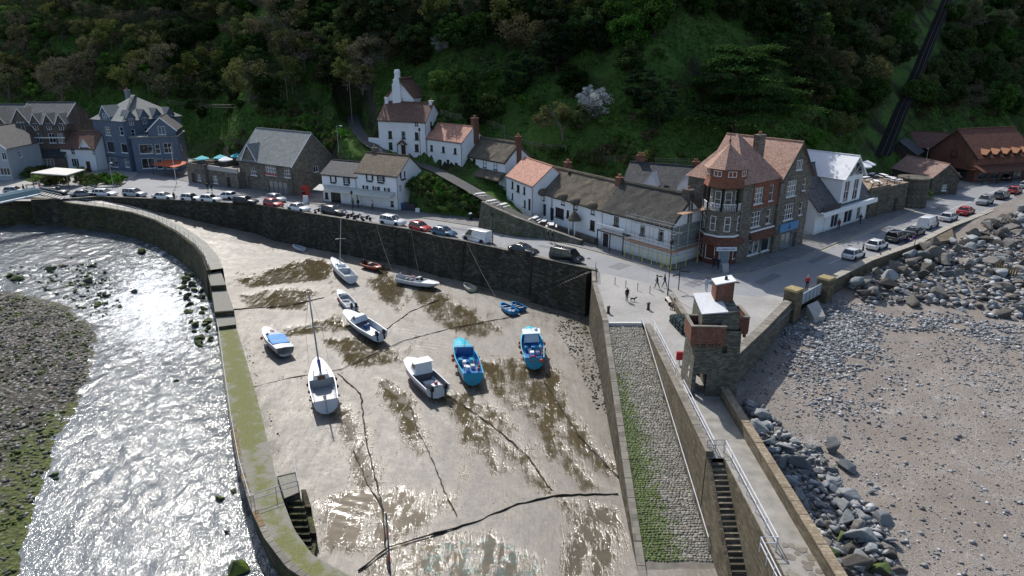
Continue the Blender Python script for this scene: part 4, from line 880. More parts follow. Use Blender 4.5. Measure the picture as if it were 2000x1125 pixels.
# ------------------------------------------------------------ the left end: terrace, cottage, blue hotel
def base(x, y, z=0): return P(x, y, z)
A, B = base(50, 331), base(140, 331)
h = House('hotel_terrace', 'brown stone Victorian terrace with white trimmed gables and slate roof', A, B, 13, Hz(A, 243), Hz(A, 243)+4.4, BROWNST, SLATE, 'x', trim=TRIM, over=.3)
for x in (68, 94, 118):
    u, v = h.face_uv('f', x, 240); h.gablet(u, 2.3, h.ze+.3, h.ze+2.4, 2.6, trim=TRIM, zb=h.ze-1.2, win=(1.1, 1.5, 'two', h.ze-1.3))
    h.win(x+8, 270, 1.5, 2.2, 'sash'); 
for x in (75, 110): h.win(x, 311, 3.2, 1.9, 'quad')
h.build()
MB().box(.0, -.14, h.ze-3.2, h.W, -.002, h.ze-2.95).build('string_course', TRIM, h.root); MB().box(-.1, -.2, h.ze-.3, h.W+.1, -.003, h.ze-.05).build('eaves_cornice', TRIM, h.root)
lt = MB().prism([(-.3, -2.6), (h.W+.2, -2.6), (h.W+.2, -.02), (-.3, -.02)], [3.2, 3.2, 4.7, 4.7], [3.35, 3.35, 4.85, 4.85]).build('lean_to_roof', SLATED, h.root)
MB().box(-.2, -2.3, -1, h.W, -.05, 3.2).build('lean_to_wall', BROWNST, h.root)
for x in (2.6, 7.2):
    f, p, sl = win_meshes(3.2, 1.7, 'quad', TRIM); q = link('window', f, h.root, (x, -2.34, 1.2)); link('pane', p, q)
A2, B2 = base(-60, 331), base(48, 331)
h2 = House('gabled_hotel', 'brown stone hotel with two steep white edged gables at the left margin', A2, B2, 13, Hz(A2, 250), Hz(A2, 250)+4.8, BROWNST, SLATE, 'x', over=.3)
for x in (-8, 40):
    u, v = h2.face_uv('f', x, 240); h2.gablet(u, 6.4, h2.ze-.4, h2.ze+4.4, 5, trim=TRIM, zb=h2.ze-3, win=(1.7, 2.0, 'two', h2.ze-.6))
    h2.win(x-2, 272, 1.5, 2.2, 'sash')
h2.build(); MB().box(.0, -.12, h2.ze-4.2, h2.W, -.002, h2.ze-3.95).build('string_course', TRIM, h2.root)
A, B = base(-60, 352), base(26, 352)
h = House('grey_gable_house', 'pale grey rendered house cut by the left edge of the picture', A, B, 11, 7.0, 11.0, GREYW, SLATED, 'y', trim=TRIM); h.win(8, 305, 1.0, 1.6, 'two'); h.win(10, 335, 2.2, 1.6, 'three'); h.winm(4, 4.5, 1, 1.4, face='r').build()
A, B = base(126, 332), base(194, 334)
h = House('white_cottage', 'small white cottage with brown roof beside the blue hotel', A, B, 7, Hz(A, 288), Hz(A, 288)+3.4, WHITE, CLAYB, 'x'); h.win(142, 296, 1.0, 1.5, 'sash'); h.win(147, 318, 1.9, 2.0, 'three'); h.winm(h.W*.72, .05, 1.1, 2.2, 'door', mat=plain('brown_door', (.09, .05, .03), .5))
u, v = h.face_uv('f', 167, 292); h.gablet(u, 2.6, h.ze+.1, h.ze+1.9, 2.4, zb=h.ze-2.5, trim=TRIM, win=(1.0, 1.4, 'sash', h.ze-1.7)); h.win(186, 298, .8, 1.3, 'sash').build()
# blue hotel: gable-fronted block, long side with dormers
A, B = base(199, 328), base(258, 336)
hb = House('blue_hotel', 'tall slate-blue painted hotel with white framed windows and dormers', A, B, 15, Hz(A, 233), Hz(A, 233)+5.2, BLUEW, SLATEL, 'hip', over=.4)
for x, y, w_, h_, s_ in ((211, 256, 2.0, 2.0, 'tri'), (237, 256, 1.2, 1.9, 'tall'), (216, 287, 2.8, 2.6, 'plain'), (247, 290, 2.4, 2.1, 'plain'), (222, 317, 3.2, 2.2, 'plain'), (248, 317, 1.5, 2.3, 'tall')): hb.win(x, y, w_, h_, s_)
u, v = hb.face_uv('f', 204, 225); hb.gablet(u, 3.8, hb.ze+1.0, hb.ze+3.3, 3, trim=TRIM, zb=hb.ze-.3, win=(1.5, 1.6, 'sash', hb.ze+.0))
for k in range(4):
    for v in (1.2, 4.6, 8.0): hb.winm(2+k*3.4, v, 1.0, 1.7, 'tall', 'r')
hb.build()
for k in range(4):
    y = 2+k*3.4; x = hb.W+.03; d = MB(); d.face([(x, y-1.0, hb.ze-1.5), (x, y+1.0, hb.ze-1.5), (x, y+1.0, hb.ze+.8), (x, y, hb.ze+2.3), (x, y-1.0, hb.ze+.8)]); o = d.build('dormer', BLUEW, hb.root)
    for sg in (-1, 1): MB().prism([(x+.25, y+sg*1.25), (x+.25, y), (x-2.6, y), (x-2.6, y+sg*1.25)], [hb.ze+.5, hb.ze+2.33, hb.ze+2.33, hb.ze+.5], [hb.ze+.62, hb.ze+2.45, hb.ze+2.45, hb.ze+.62]).build('dormer_roof', SLATEL, o)
    f, p, sl = win_meshes(1.0, 1.6, 'two', TRIM); q = link('window', f, o, (x+.03, y, hb.ze-1.0), (0, 0, math.pi/2)); link('pane', p, q)
MB().box(-.12, -.12, 3.1, hb.W+.12, -.004, 3.4).build('string_course', plain('blue_band', (.07, .095, .15), .7), hb.root)
hb.chimney(1.5, 9, hb.zr+1.0, 1.2, .8, plain('blue_stack', (.2, .22, .26), .8))
A, B = base(268, 338), base(357, 334)
h = House('blue_annex', 'two-storey blue annex with a white edged gable beside the tall hotel', A, B, 10, Hz(A, 270), Hz(A, 270)+.3, BLUEW, SLATEL, 'flat', over=.3, thick=.3)
for x, y, w_, h_, s_ in ((285, 291, 2.8, 2.1, 'plain'), (308, 291, 1.0, 2.2, 'tall'), (328, 289, 1.8, 2.3, 'sash'), (290, 319, 2.8, 2.3, 'shop'), (312, 320, 1.2, 2.3, 'tall'), (335, 320, 2.4, 2.3, 'shop')): h.win(x, y, w_, h_, s_)
h.winm(3, 4.5, 1, 1.6, face='r'); h.build()
G = MB(); gx0, gx1 = h.W*.38, h.W*.98; zt = h.ze+.3
g2 = House('blue_gable', 'x', h.M @ Vector((gx0, .2, 0)), h.M @ Vector((gx1, .2, 0)), 9, h.ze+1.6, h.ze+4.4, BLUEW, SLATED, 'y', trim=TRIM, drop=0, z0=h.ze+.31); g2.winm(g2.W*.5, .25, 1.5, 1.9, 'two', proud=1); g2.build()
merge(g2, h)
# orange canopy in front, posts
c4 = [P(297, 321, 2.6), P(331, 311, 3.2), P(371, 317, 2.6), P(341, 327, 2.5)]; ao = empty('orange_canopy', Vector((c4[0].x, c4[0].y, 0)), 0, 'orange fabric canopy over the seats outside the blue hotel', 'canopy'); o0 = ao.location.copy()
ORANGE = plain('orange_canvas', (.50, .10, .035), .8, var=.2)
MB().prism([(p.x-o0.x, p.y-o0.y) for p in c4], [p.z-.1 for p in c4], [p.z for p in c4]).build('canopy', ORANGE, ao)
for p in c4: MB().tube([(p.x-o0.x, p.y-o0.y, 0), (p.x-o0.x, p.y-o0.y, p.z-.1)], .05, 6).build('post', DSTEEL, ao)
# stone terrace building with parasols
A, B = base(369, 356), base(404, 362)
tb = House('terrace_bar', 'low grey stone building with a crowded roof terrace', A, B, 12, 3.4, 3.4, HOUSEST, plain('terrace_paving', (.2, .17, .14), .9), 'flat', over=0, thick=.1); tb.winm(2.0, .05, 1.2, 2.2, 'door'); tb.winm(4.2, .8, 1.1, 1.3); tb.build()
for q in ((-.05, -.05, tb.W+.05, .3), (tb.W-.3, .31, tb.W+.05, 12), (-.05, .31, .3, 12)): MB().box(q[0], q[1], 3.51, q[2], q[3], 4.35).build('parapet', HOUSEST, tb.root)
A, B = base(404, 360), base(468, 370)
t2 = House('terrace_wing', 'dark stone wing of the terrace bar with creeper', A, B, 9, 3.2, 3.2, HOUSEST, plain('terrace_paving', (.2, .17, .14), .9), 'flat', over=0, thick=.1); t2.winm(t2.W*.3, .5, 1.4, 1.6).winm(t2.W*.7, .05, 1.2, 2.2, 'door').build()
MB().box(-.02, -.06, 3.31, t2.W+.05, .25, 4.2).build('parapet', plain('pale_coping2', (.42, .41, .39), .8), t2.root)
TEAL = plain('teal_canvas', (.03, .42, .48), .7, var=.12); WCAN = plain('white_canvas', (.75, .75, .77), .7, var=.08)
def parasol(loc, r, hgt, mat, label, group=None, ang=0, n=8):
    o = empty('parasol', loc, ang, label, 'parasol', group); MB().tube([(0, 0, 0), (0, 0, hgt)], .03, 6).build('pole', STEEL, o)
    m = MB(); ap = m.v((0, 0, hgt+.05)); rg = [m.v((r*math.cos(2*math.pi*k/n), r*math.sin(2*math.pi*k/n), hgt-.6)) for k in range(n)]; rg2 = [m.v((r*math.cos(2*math.pi*k/n), r*math.sin(2*math.pi*k/n), hgt-.78)) for k in range(n)]
    for k in range(n): m.F.append([ap, rg[k], rg[(k+1) % n]]); m.F.append([rg[k], rg2[k], rg2[(k+1) % n], rg[(k+1) % n]])
    m.build('canopy', mat, o); MB().lathe([(.3, 0), (.3, .08), (.05, .1)], (0, 0, 0), 10).build('base', DSTEEL, o); return o
for x, y, m_, lb in ((394, 305, TEAL, 'leftmost teal parasol on the terrace'), (430, 303, TEAL, 'middle teal parasol on the terrace'), (440, 307, WCAN, 'white parasol among teal ones on the terrace'), (463, 300, TEAL, 'teal parasol nearest the grey stone house')):
    p = P(x, y, 5.9); parasol((p.x, p.y, 3.5), 1.5, 2.5, m_, lb)
def pic_table(loc, ang, label, group, mat=TIMBER, top=None):
    o = empty('picnic_table', loc, ang, label, 'table', group); MB().box(-.9, -.38, .7, .9, .38, .76).build('table_top', top or mat, o)
    for s in (-1, 1): MB().box(-.9, s*.75-.13, .42, .9, s*.75+.13, .47).build('bench', top or mat, o)
    for s in (-.6, .6): MB().prism([(s-.04, -.75), (s+.04, -.75), (s+.04, -.68), (s-.04, -.68)], 0, .7, [(s-.04, -.2), (s+.04, -.2), (s+.04, -.13), (s-.04, -.13)]).prism([(s-.04, .68), (s+.04, .68), (s+.04, .75), (s-.04, .75)], 0, .7, [(s-.04, .13), (s+.04, .13), (s+.04, .2), (s-.04, .2)]).build('leg', mat, o)
    return o
for i, (x, y) in enumerate(((385, 313), (410, 316), (425, 313), (452, 312))): p = P(x, y, 3.9); pic_table((p.x, p.y, 3.52), .3*i, ('leftmost', 'second from the left', 'third from the left', 'rightmost')[i]+' brown picnic table on the bar roof terrace', 'picnic tables on the bar terrace')
# grey slate roofed stone house
A, B = base(473, 367), base(576, 384)
h = House('stone_house', 'stone house with big pale slate roof and white mullioned windows', A, B, 11, Hz(B, 324), Hz(B, 324)+5.6, HOUSEST, SLATEL, 'x', trim=TRIM, over=.4)
h.win(495, 331, 1.9, 2.4, 'tri'); h.win(529, 332, 3.2, 2.1, 'quad'); h.win(561, 337, 1.8, 2.0, 'tri'); h.win(543, 366, 5.6, 2.5, 'shop', frame=BLACKT); h.winm(h.W*.24, .05, 3.2, 2.6, 'open'); h.winm(6, 4.0, 1.2, 1.2, 'two', 'r')
u, v = h.face_uv('f', 487, 310); h.gablet(u, 4.4, h.ze+.2, h.ze+3.2, 3, trim=TRIM, zb=h.ze-1.5); h.build()
MB().box(h.W*.45, -.06, 3.55, h.W*.72, -.01, 3.9).build('sign_board', plain('red_sign', (.35, .04, .03), .6), h.root)
MB().box(h.W*.05, -.25, 0, h.W*.09, -.003, 3.4).build('pier', HOUSEST, h.root)
# ------------------------------------------------------------ cafe with shutters
A, B = base(633, 394), base(700, 402)
c1 = House('cafe', 'low white cafe wing with dark slate roof, shutters and sign lettering', A, B, 7, Hz(A, 340), Hz(A, 340)+2.0, WHITE, SLATED, 'x', over=.25); d1 = (c1.M.to_3x3() @ Vector((1, 0, 0)))
c1.win(651, 348, .8, 1.25, 'shut'); c1.win(677, 352, .8, 1.25, 'shut'); c1.win(638, 382, .8, 1.2, 'plain', frame=BLACKT); c1.win(656, 386, 2.3, 1.9, 'lattice', frame=BLACKT); c1.build()
text('sign_lettering', 'The Rock House Cafe & Takeaway', .42, BLACKT, c1.root, TM(c1.W*.52, -.03, Hz(A, 364)))
B2 = B+d1*0; C2 = base(780, 412); d2 = (C2-B2).normalized()
c2 = House('cafe', 'taller white cafe house with mossy tiled roof and black shutters', B2+d2*.02, C2, 7.5, Hz(C2, 344), Hz(C2, 344)+2.9, WHITE, MOSSR, 'x', over=.3)
for x, y, w_ in ((722, 345, .95), (744, 348, .95), (714, 369, .55), (735, 371, .9), (756, 374, .55)): c2.win(x, y, w_, 1.2, 'shut')
c2.win(766, 398, .7, 1.0, 'plain', frame=BLACKT); c2.winm(c2.W*.42, .05, c2.W*.7, 2.5, 'open'); c2.win(786, 342, .8, 1.1, 'shut', 'r'); c2.win(783, 368, .8, 1.3, 'sash', 'r'); c2.winm(5.2, 1.4, .9, 2.0, 'door', 'r', mat=plain('navy_door', (.02, .035, .07), .5)); c2.build()
# stacked slate canopy over the pavement
for hh, a0, a1 in ((c1, -.7, c1.W), (c2, .02, c2.W*.93)): MB().prism([(a0, -2.0), (a1, -2.0), (a1, -.02), (a0, -.02)], [2.55, 2.55, 3.2, 3.2], [2.65, 2.65, 3.35, 3.35]).build('canopy_roof', plain('canopy_pale', (.52, .52, .47), .8, var=.15, scale=1), hh.root)
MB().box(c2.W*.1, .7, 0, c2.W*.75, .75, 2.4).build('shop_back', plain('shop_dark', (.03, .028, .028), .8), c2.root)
c2.chimney(1.0, 4.5, c2.zr+.9, .9, .7, HOUSEST, 1)
# ------------------------------------------------------------ Mars Hill cottages
ze = 14.3; A, B = P(738, 234, ze), P(832, 238, ze)
h = House('tall_white_house', 'tall white three-storey house with brown tiled roof on the hillside', A, B, 6.5, ze, ze+3.1, WHITE, CLAYB, 'x', z0=6.6, over=.25, gover=.1)
for x, y, h_ in ((761, 240, 1.0), (788, 241, 1.0), (813, 243, 1.0), (762, 263, 1.45), (788, 264, 1.45), (814, 266, 1.45), (763, 285, 1.4), (814, 289, 1.4)): h.win(x, y, .85, h_, 'sash', frame=BLACKT if h_ > 1.2 else TRIM)
u, v = h.face_uv('f', 788, 292); h.winm(u, v-1.2, 1.0, 2.1, 'door', mat=plain('maroon_door', (.06, .02, .02), .5)); h.win(842, 243, .7, 1.1, 'sash', 'r', frame=BLACKT); h.build()
for sg in (-1, 1): MB().prism([(u+sg*.95, -1.0), (u, -1.0), (u, -.01), (u+sg*.95, -.01)], [v+.95, v+1.75, v+1.75, v+.95], [v+1.05, v+1.87, v+1.87, v+1.05]).build('porch_roof', CLAYB, h.root); MB().box(u+sg*.8-.06, -.95, v-1.3, u+sg*.8+.06, -.83, v+.98).build('porch_post', TIMBERD, h.root)
h.chimney(.45, 3.25, h.zr+.9, .7, .9, WHITE, 1); h.chimney(h.W-.45, 3.25, h.zr+.5, .6, .8, WHITE, 1)
MB().box(-2.8, .5, -2, -.01, 1.0, 4.0).build('garden_wall', WHITE, h.root)
ze = 18.4; A, B = P(756, 190, ze), P(808, 191, ze)
h = House('chimney_cottage', 'white gable cottage with tall round chimney at the top of the lane', A, B, 6, ze, ze+3.2, WHITE, CLAYB, 'y', z0=12, over=.3, thick=.3); h.win(783, 196, .8, .8, 'two', frame=BLACKT, proud=1); h.build()
u, v = h.face_uv('f', 776, 175); MB().box(u-.9, -.5, 0, u+.8, -.003, h.zr-.6).build('chimney_breast', WHITE, h.root)
MB().box(u-.65, -.45, h.zr-.6, u+.65, .75, h.zr+.3).lathe([(.6, 0), (.55, 1.1), (.64, 1.2), (.45, 1.8)], (u+.1, .15, h.zr+.301), 12).build('round_chimney', WHITE, h.root)
ze = 11.2; A, B = P(834, 270, ze), P(902, 279, ze)
h = House('red_roof_cottage', 'white cottage with orange tiled roof and three upper windows', A, B, 6, ze, ze+2.5, WHITE, CLAYR, 'x', z0=5.2, over=.2, gover=.12)
for x, y in ((843, 289), (866, 292), (889, 295)): h.win(x, y, .75, 1.1, 'sash', frame=BLACKT)
for x, y in ((843, 313), (875, 318), (891, 324)): h.win(x, y, .85, 1.15, 'sash', frame=BLACKT)
u, v = h.face_uv('f', 860, 321); h.winm(u, v-1.1, .85, 2.0, 'door'); h.build(); h.chimney(h.W-.2, 3.6, h.zr+1.6, 1.0, 1.1, BRICK, 2)
def thatch_house(name, label, eL, eR, ze, z0, D, rise, mat, wins, low, doors=(), rwin=(), over=.45):
    A, B = P(*eL, ze), P(*eR, ze); h = House(name, label, A, B, D, ze, ze+rise, WHITE, mat, 'x', z0=z0, over=over, thick=.42, jit=.06, gover=.2, drop=3)
    for x, y in wins: h.win(x, y, .7, 1.15, 'tall', frame=BLACKT, proud=1)
    for x, y, w_, hh, st in low: h.win(x, y, w_, hh, st, frame=BLACKT)
    for x, y, hh in doors: u, v = h.face_uv('f', x, y); h.winm(u, v-hh/2, .95, hh, 'door', mat=plain('teal_black_door', (.015, .025, .03), .5))
    h.build(); return h
h = thatch_house('thatched_cottage', 'white cottage with brown thatch and lower thatched veranda roof', (905, 303), (986, 318), 8.6, 3.6, 6.5, 2.7, THATCHB, (), ((926, 316, .9, 1.5, 'tall'), (947, 319, .9, 1.5, 'tall'), (968, 323, .9, 1.5, 'tall'), (920, 345, 1.6, 1.6, 'two'), (945, 352, .9, 1.8, 'tall'), (968, 358, 1.8, 1.9, 'two')))
k = h.slab((-.6, -1.9, h.ze-2.9), (h.W+.2, -1.9, h.ze-2.9), (h.W+.2, -.02, h.ze-1.75), (-.6, -.02, h.ze-1.75), name='veranda_thatch', thick=.35)
for i in range(5): x = -.3+i*(h.W+.2)/4; MB().box(x-.06, -1.7, -2, x+.06, -1.58, h.ze-3.1).build('veranda_post', BLACKT, h.root)
h.chimney(h.W-.1, 3.25, h.zr+1.5, .8, .9, BRICK, 2)
ze = 6.6; A, B = P(989, 344, ze), P(1041, 365, ze)
h = House('small_red_roof_cottage', 'small white cottage with sunlit orange roof joined to the thatched inn', A, B, 7, ze, ze+2.9, WHITE, CLAYR, 'x', z0=2.0, over=.15, gover=.1)
for x, y in ((1001, 361), (1012, 368), (1024, 372)): h.win(x, y, .75 if x != 1012 else 1.1, 1.2, 'sash', frame=BLACKT)
h.win(1001, 383, .6, 1.1, 'tall', frame=BLACKT); h.win(1025, 398, .7, 1.2, 'tall', frame=BLACKT); u, v = h.face_uv('f', 1034, 400); h.winm(u, v-1, .9, 2.0, 'door'); h.build()
inn = thatch_house('thatched_inn', 'long white inn with sagging brown thatch and eyebrow windows', (1042, 372), (1176, 410), 5.4, .6, 7.2, 3.2, THATCHB, ((1061, 384), (1100, 393), (1125, 402), (1158, 411)), ((1048, 402, .9, 1.0, 'two'), (1093, 416, 2.2, 1.6, 'three'), (1109, 418, .7, 1.2, 'tall'), (1157, 440, 1.1, 1.5, 'two')), ((1063, 410, 2.0), (1078, 418, 2.0)))
for x, y in ((1061, 384), (1100, 393), (1125, 402), (1158, 411)):
    u, v = inn.face_uv('f', x, y); MB().ball((u, -.1, v+.75), 1.0, 12, 8, (1.05, .95, .62)).build('eyebrow_thatch', THATCHB, inn.root, smooth=True)
u, v = inn.face_uv('f', 1131, 440)
MB().lathe([(1.05, 0), (.95, .25), (.55, .95), (.12, 1.45)], (u, -1.0, 2.35-.0), 12).build('porch_thatch', THATCHB, inn.root)
for sg in (-1, 1): MB().box(u+sg*.7-.07, -1.5, -1, u+sg*.7+.07, -1.36, 2.4).build('porch_post', WHITE, inn.root)
inn.chimney(2.6, 5.0, inn.zr+1.3, 1.0, .9, BRICK, 2); inn.chimney(inn.W-.3, 3.4, inn.zr+1.1, 1.0, .8, BRICK, 2)
for f in (.30, .62): u = inn.W*f; MB().tube([(u, -.08, inn.ze-.3), (u, -.08, -1)], .05, 6).build('drainpipe', BLACKT, inn.root)
MB().box(.3, -.9, -1.0, inn.W*.97, -.05, .35).build('plinth', RUBBLE, inn.root)
th2 = thatch_house('grey_thatch_house', 'long white house under neat grey thatch behind the scaffolding', (1178, 411), (1312, 444), 5.4, 0, 7.4, 3.4, THATCHG, (), ((1204, 432, 1.0, 1.35, 'sash'), (1255, 450, .9, 1.4, 'sash'), (1291, 459, .95, 1.45, 'sash')), ())
th2.chimney(th2.W-.6, 3.7, th2.zr+1.0, 1.2, 1.0, RUBBLE, 1)
for x, y, w_, hh in ((1201, 468, 1.5, 1.9), (1265, 482, 1.1, 1.3)):
    u, v = th2.face_uv('f', x, y); f, p, sl = win_meshes(w_, hh, 'lattice', TRIM); q = link('window', f, th2.root, (u, -.03, v-hh/2)); link('pane', p, q)
u0 = .3; u1 = th2.face_uv('f', 1232, 455)[0]; zb = 2.9
MB().box(u0, -1.5, zb-.18, u1, -.01, zb).build('balcony_floor', plain('balcony_black', (.03, .03, .032), .6), th2.root)
bl = MB(); bl.box(u0, -1.5, zb+.85, u1, -1.44, zb+.92)
for k in range(int((u1-u0)/.16)): bl.box(u0+k*.16, -1.48, zb+.001, u0+k*.16+.04, -1.45, zb+.85)
bl.build('balcony_railing', TRIM, th2.root)
for x in (u0+.1, (u0+u1)/2, u1-.1): MB().box(x-.06, -1.45, -.5, x+.06, -1.33, zb-.18).build('balcony_post', BLACKT, th2.root)
u, v = th2.face_uv('f', 1183, 466); a, b = door_meshes(1.0, 2.1, BLACKT); o = link('door', a, th2.root, (u, -.07, 0)); link('handle', b, o)
# slate hung gable end
MB().prism([(th2.W+.02, -.1), (th2.W+.12, -.1), (th2.W+.12, 7.4), (th2.W+.02, 7.4)], 2.4, 5.4).build('slate_hanging', SLATEL, th2.root)
# ------------------------------------------------------------ scaffolding
sf = empty('scaffolding', th2.M @ Vector((0, 0, 0)), th2.rz, 'tube scaffolding with plank decks and yellow foot sleeves on the white house', 'scaffolding')
YEL = plain('yellow_sleeve', (.62, .60, .10), .6); u1 = th2.face_uv('f', 1236, 470)[0]; xs = [u1+i*(th2.W+1.6-u1)/5 for i in range(6)]
for x in xs:
    for y in (-.45, -1.6): MB().tube([(x, y, 1.9), (x, y, 6.6)], .032, 6).build('standard', STEEL, sf); MB().tube([(x, y, 0), (x, y, 1.9)], .05, 6).build('sleeve', YEL, sf)
for y in (1.5, 4.0): MB().tube([(th2.W+1.6, y, 1.9), (th2.W+1.6, y, 9)], .032, 6).build('standard', STEEL, sf); MB().tube([(th2.W+1.6, y, 0), (th2.W+1.6, y, 1.9)], .05, 6).build('sleeve', YEL, sf)
for z in (2.0, 2.95, 3.45, 5.0, 6.0):
    for y in (-.45, -1.6): MB().tube([(u1-.3, y+.06, z), (th2.W+2, y+.06, z)], .028, 6).build('ledger', STEEL, sf)
    MB().tube([(th2.W+1.64, -1.8, z), (th2.W+1.64, 5, z)], .028, 6).build('ledger', STEEL, sf)
PLANK = plain('scaffold_plank', (.40, .24, .16), .85, var=.25, scale=3)
for k in range(4): MB().box(u1-.2, -1.55+k*.27, 2.45, th2.W+1.8, -1.3+k*.27, 2.5).build('plank', PLANK, sf); MB().box(th2.W+.55+k*.27, -.4, 2.45, th2.W+.8+k*.27, 5, 2.5).build('plank', PLANK, sf); MB().box(th2.W+.4+k*.27, .2, 7.3, th2.W+.65+k*.27, 6.5, 7.35).build('plank', PLANK, sf)
MB().box(u1-.2, -1.66, 2.51, th2.W+1.8, -1.63, 2.72).build('toe_board', PLANK, sf)
for a, b in (((xs[-1], -1.65, 0), (xs[-1]-1.8, -1.65, 2.2)), ((xs[-2], -1.65, 0), (xs[-1], -1.65, 2.2))): MB().tube([a, b], .045, 6).build('brace', YEL, sf)
# ------------------------------------------------------------ slate house behind
ze = 6.6; A, B = P(1216, 364, ze), P(1356, 377, ze)
h = House('slate_dormer_house', 'white house with dark slate roof and two white dormers behind the thatch', A, B, 8, ze, ze+3.2, WHITE, SLATED, 'x', z0=.5, over=.2)
for x in (1271, 1338): u, v = h.face_uv('f', x, 360); h.gablet(u, 2.4, h.ze+.8, h.ze+2.4, 3, roof=plain('white_felt', (.6, .61, .63), .6), zb=h.ze-.6, win=(.9, 1.1, 'two', h.ze-.3))
h.win(1302, 368, .9, .9, 'two', frame=BLACKT); h.build(); h.chimney(1.4, 4.5, h.zr+1.2, 1.3, .7, BRICK, 3); h.chimney(h.W*.9, 4.5, h.zr+.8, 1, .8, BRICK, 2)
# ------------------------------------------------------------ turret building
dr = Vector((.783, .622, 0)); F0, F1 = Vector((30.4, 88.7, 0)), Vector((36.9, 93.8, 0))
t1 = House('turret_house', 'stone and red tile corner shop with a conical corner turret', F0, F1, 9, 10.8, 16.6, HOUSEST, CLAYT, 'hip', over=.35, cat='building')
for u, v, w_, hh, s_ in ((3.6, 7.9, 2.0, 2.2, 'tri'), (6.6, 7.9, 1.0, 2.2, 'tall'), (3.6, 4.7, 2.0, 2.1, 'tri'), (6.6, 4.7, .9, 2.0, 'tall'), (3.9, .7, 2.6, 2.2, 'shop'), (6.8, .7, 1.9, 2.2, 'shop')): t1.winm(u, v, w_, hh, s_)
t1.winm(4.5, 7.9, 1.1, 2.0, 'sash', 'l'); t1.build()
for a, b in ((2.3, 2.55), (4.65, 6.05), (7.15, t1.W)): MB().box(a, -.08, 7.3, b, -.004, 10.75).build('hung_tiles', TILEHUNG, t1.root)
for a, b in ((2.55, 4.65), (6.05, 7.15)):
    for z0, z1 in ((7.3, 7.85), (10.15, 10.75)): MB().box(a, -.08, z0, b, -.004, z1).build('hung_tiles', TILEHUNG, t1.root)
ctr = t1.Mi @ Vector((28.5, 90.4, 0)); RT = 2.6
def octo(r, z, off=math.pi/8): return [(ctr.x+r*math.cos(off+k*math.pi/4), ctr.y+r*math.sin(off+k*math.pi/4)) for k in range(8)]
off0 = -t1.rz-math.pi/2+math.pi/8
def orng(r0, z0, r1, z1, mat, name, n=8):
    m = MB(); m.prism([(ctr.x+r0*math.cos(off0+k*math.pi/4), ctr.y+r0*math.sin(off0+k*math.pi/4)) for k in range(8)], z0, z1, [(ctr.x+r1*math.cos(off0+k*math.pi/4), ctr.y+r1*math.sin(off0+k*math.pi/4)) for k in range(8)]); return m.build(name, mat, t1.root)
orng(RT, -1, RT, 3.3, plain('shop_brick', (.13, .045, .03), .8, var=.3, scale=5), 'turret_base'); orng(RT+.75, 2.95, RT+.1, 4.0, REDBRT, 'shop_canopy'); orng(RT+.16, 4.01, RT+.16, 4.22, TRIM, 'cornice'); orng(RT, 4.221, RT, 7.3, HOUSEST, 'turret_wall')
orng(RT+.2, 7.301, RT+.2, 7.5, HOUSEST, 'balcony_floor'); orng(RT-.75, 7.501, RT-.75, 10.6, HOUSEST, 'balcony_wall'); orng(RT+.3, 10.601, RT, 11.5, TILEHUNG, 'tile_skirt'); orng(RT, 11.501, RT, 13.0, TILEHUNG, 'turret_head'); orng(RT+.45, 13.001, .06, 16.0, CLAYT, 'turret_roof')
c = Vector((ctr.x, ctr.y, 0)); MB().tube([c+Vector((0, 0, 15.9)), c+Vector((0, 0, 17.4))], [.09, .025], 6).ball(c+Vector((0, 0, 16.4)), .16, 8, 6).build('finial', TIMBERD, t1.root)
ca, sa = math.cos(math.pi/8), math.sin(math.pi/8)
for k in range(8):
    a = off0+math.pi/8+k*math.pi/4; nrm = Vector((math.cos(a), math.sin(a), 0)); wn = Matrix.Rotation(-t1.rz-0, 3, 'Z'); wd = t1.M.to_3x3() @ nrm
    if wd.y > .45 or (t1.Mi @ (t1.M @ (c+nrm*RT))).y > 1.8 and wd.x > 0: continue
    rz = a+math.pi/2; ap = RT*ca
    for z, w_, hh, st, rr in ((12.0, 1.1, .75, 'two', 0), (4.75, .8, 2.0, 'tall', 0), (.8, 1.4, 2.1, 'shop', 0), (7.8, .9, 2.2, 'tall', .69)):
        f, p_, sl = win_meshes(w_, hh, st, TRIM); q = link('window', f, t1.root, c+nrm*(ap-rr+.03)+Vector((0, 0, z)), (0, 0, rz)); link('pane', p_, q)
    # balustrade bay and posts
    tv = Vector((-nrm.y, nrm.x, 0)); hw = RT*sa*.97; m = MB()
    for sg in np.linspace(-hw+.1, hw-.1, 9): pp_ = c+nrm*(ap+.02)+tv*sg; m.tube([pp_+Vector((0, 0, 7.5)), pp_+Vector((0, 0, 8.4))], .035, 4)
    m.tube([c+nrm*(ap+.02)-tv*hw+Vector((0, 0, 8.42)), c+nrm*(ap+.02)+tv*hw+Vector((0, 0, 8.42))], .06, 4); m.build('balustrade', TRIM, t1.root)
    for sg in (-1, 1): pp_ = c+nrm*ap+tv*sg*RT*sa; MB().box(pp_.x-.12, pp_.y-.12, 7.5, pp_.x+.12, pp_.y+.12, 10.6).build('balcony_post', TIMBERD, t1.root)
an = off0+math.pi/8; best = max(range(8), key=lambda k: -(t1.M.to_3x3() @ Vector((math.cos(off0+math.pi/8+k*math.pi/4), math.sin(off0+math.pi/8+k*math.pi/4), 0))).y)
a = off0+math.pi/8+best*math.pi/4; nrm = Vector((math.cos(a), math.sin(a), 0)); T = Matrix.Translation(c+nrm*(RT*ca+.85)) @ Matrix.Rotation(a+math.pi/2, 4, 'Z')
sb = MB(); sb.T = T; sb.box(-1.35, -.04, 2.35, 1.35, .04, 2.9); sb.build('sign_board', plain('sign_pale', (.62, .66, .74), .5, var=.05), t1.root)
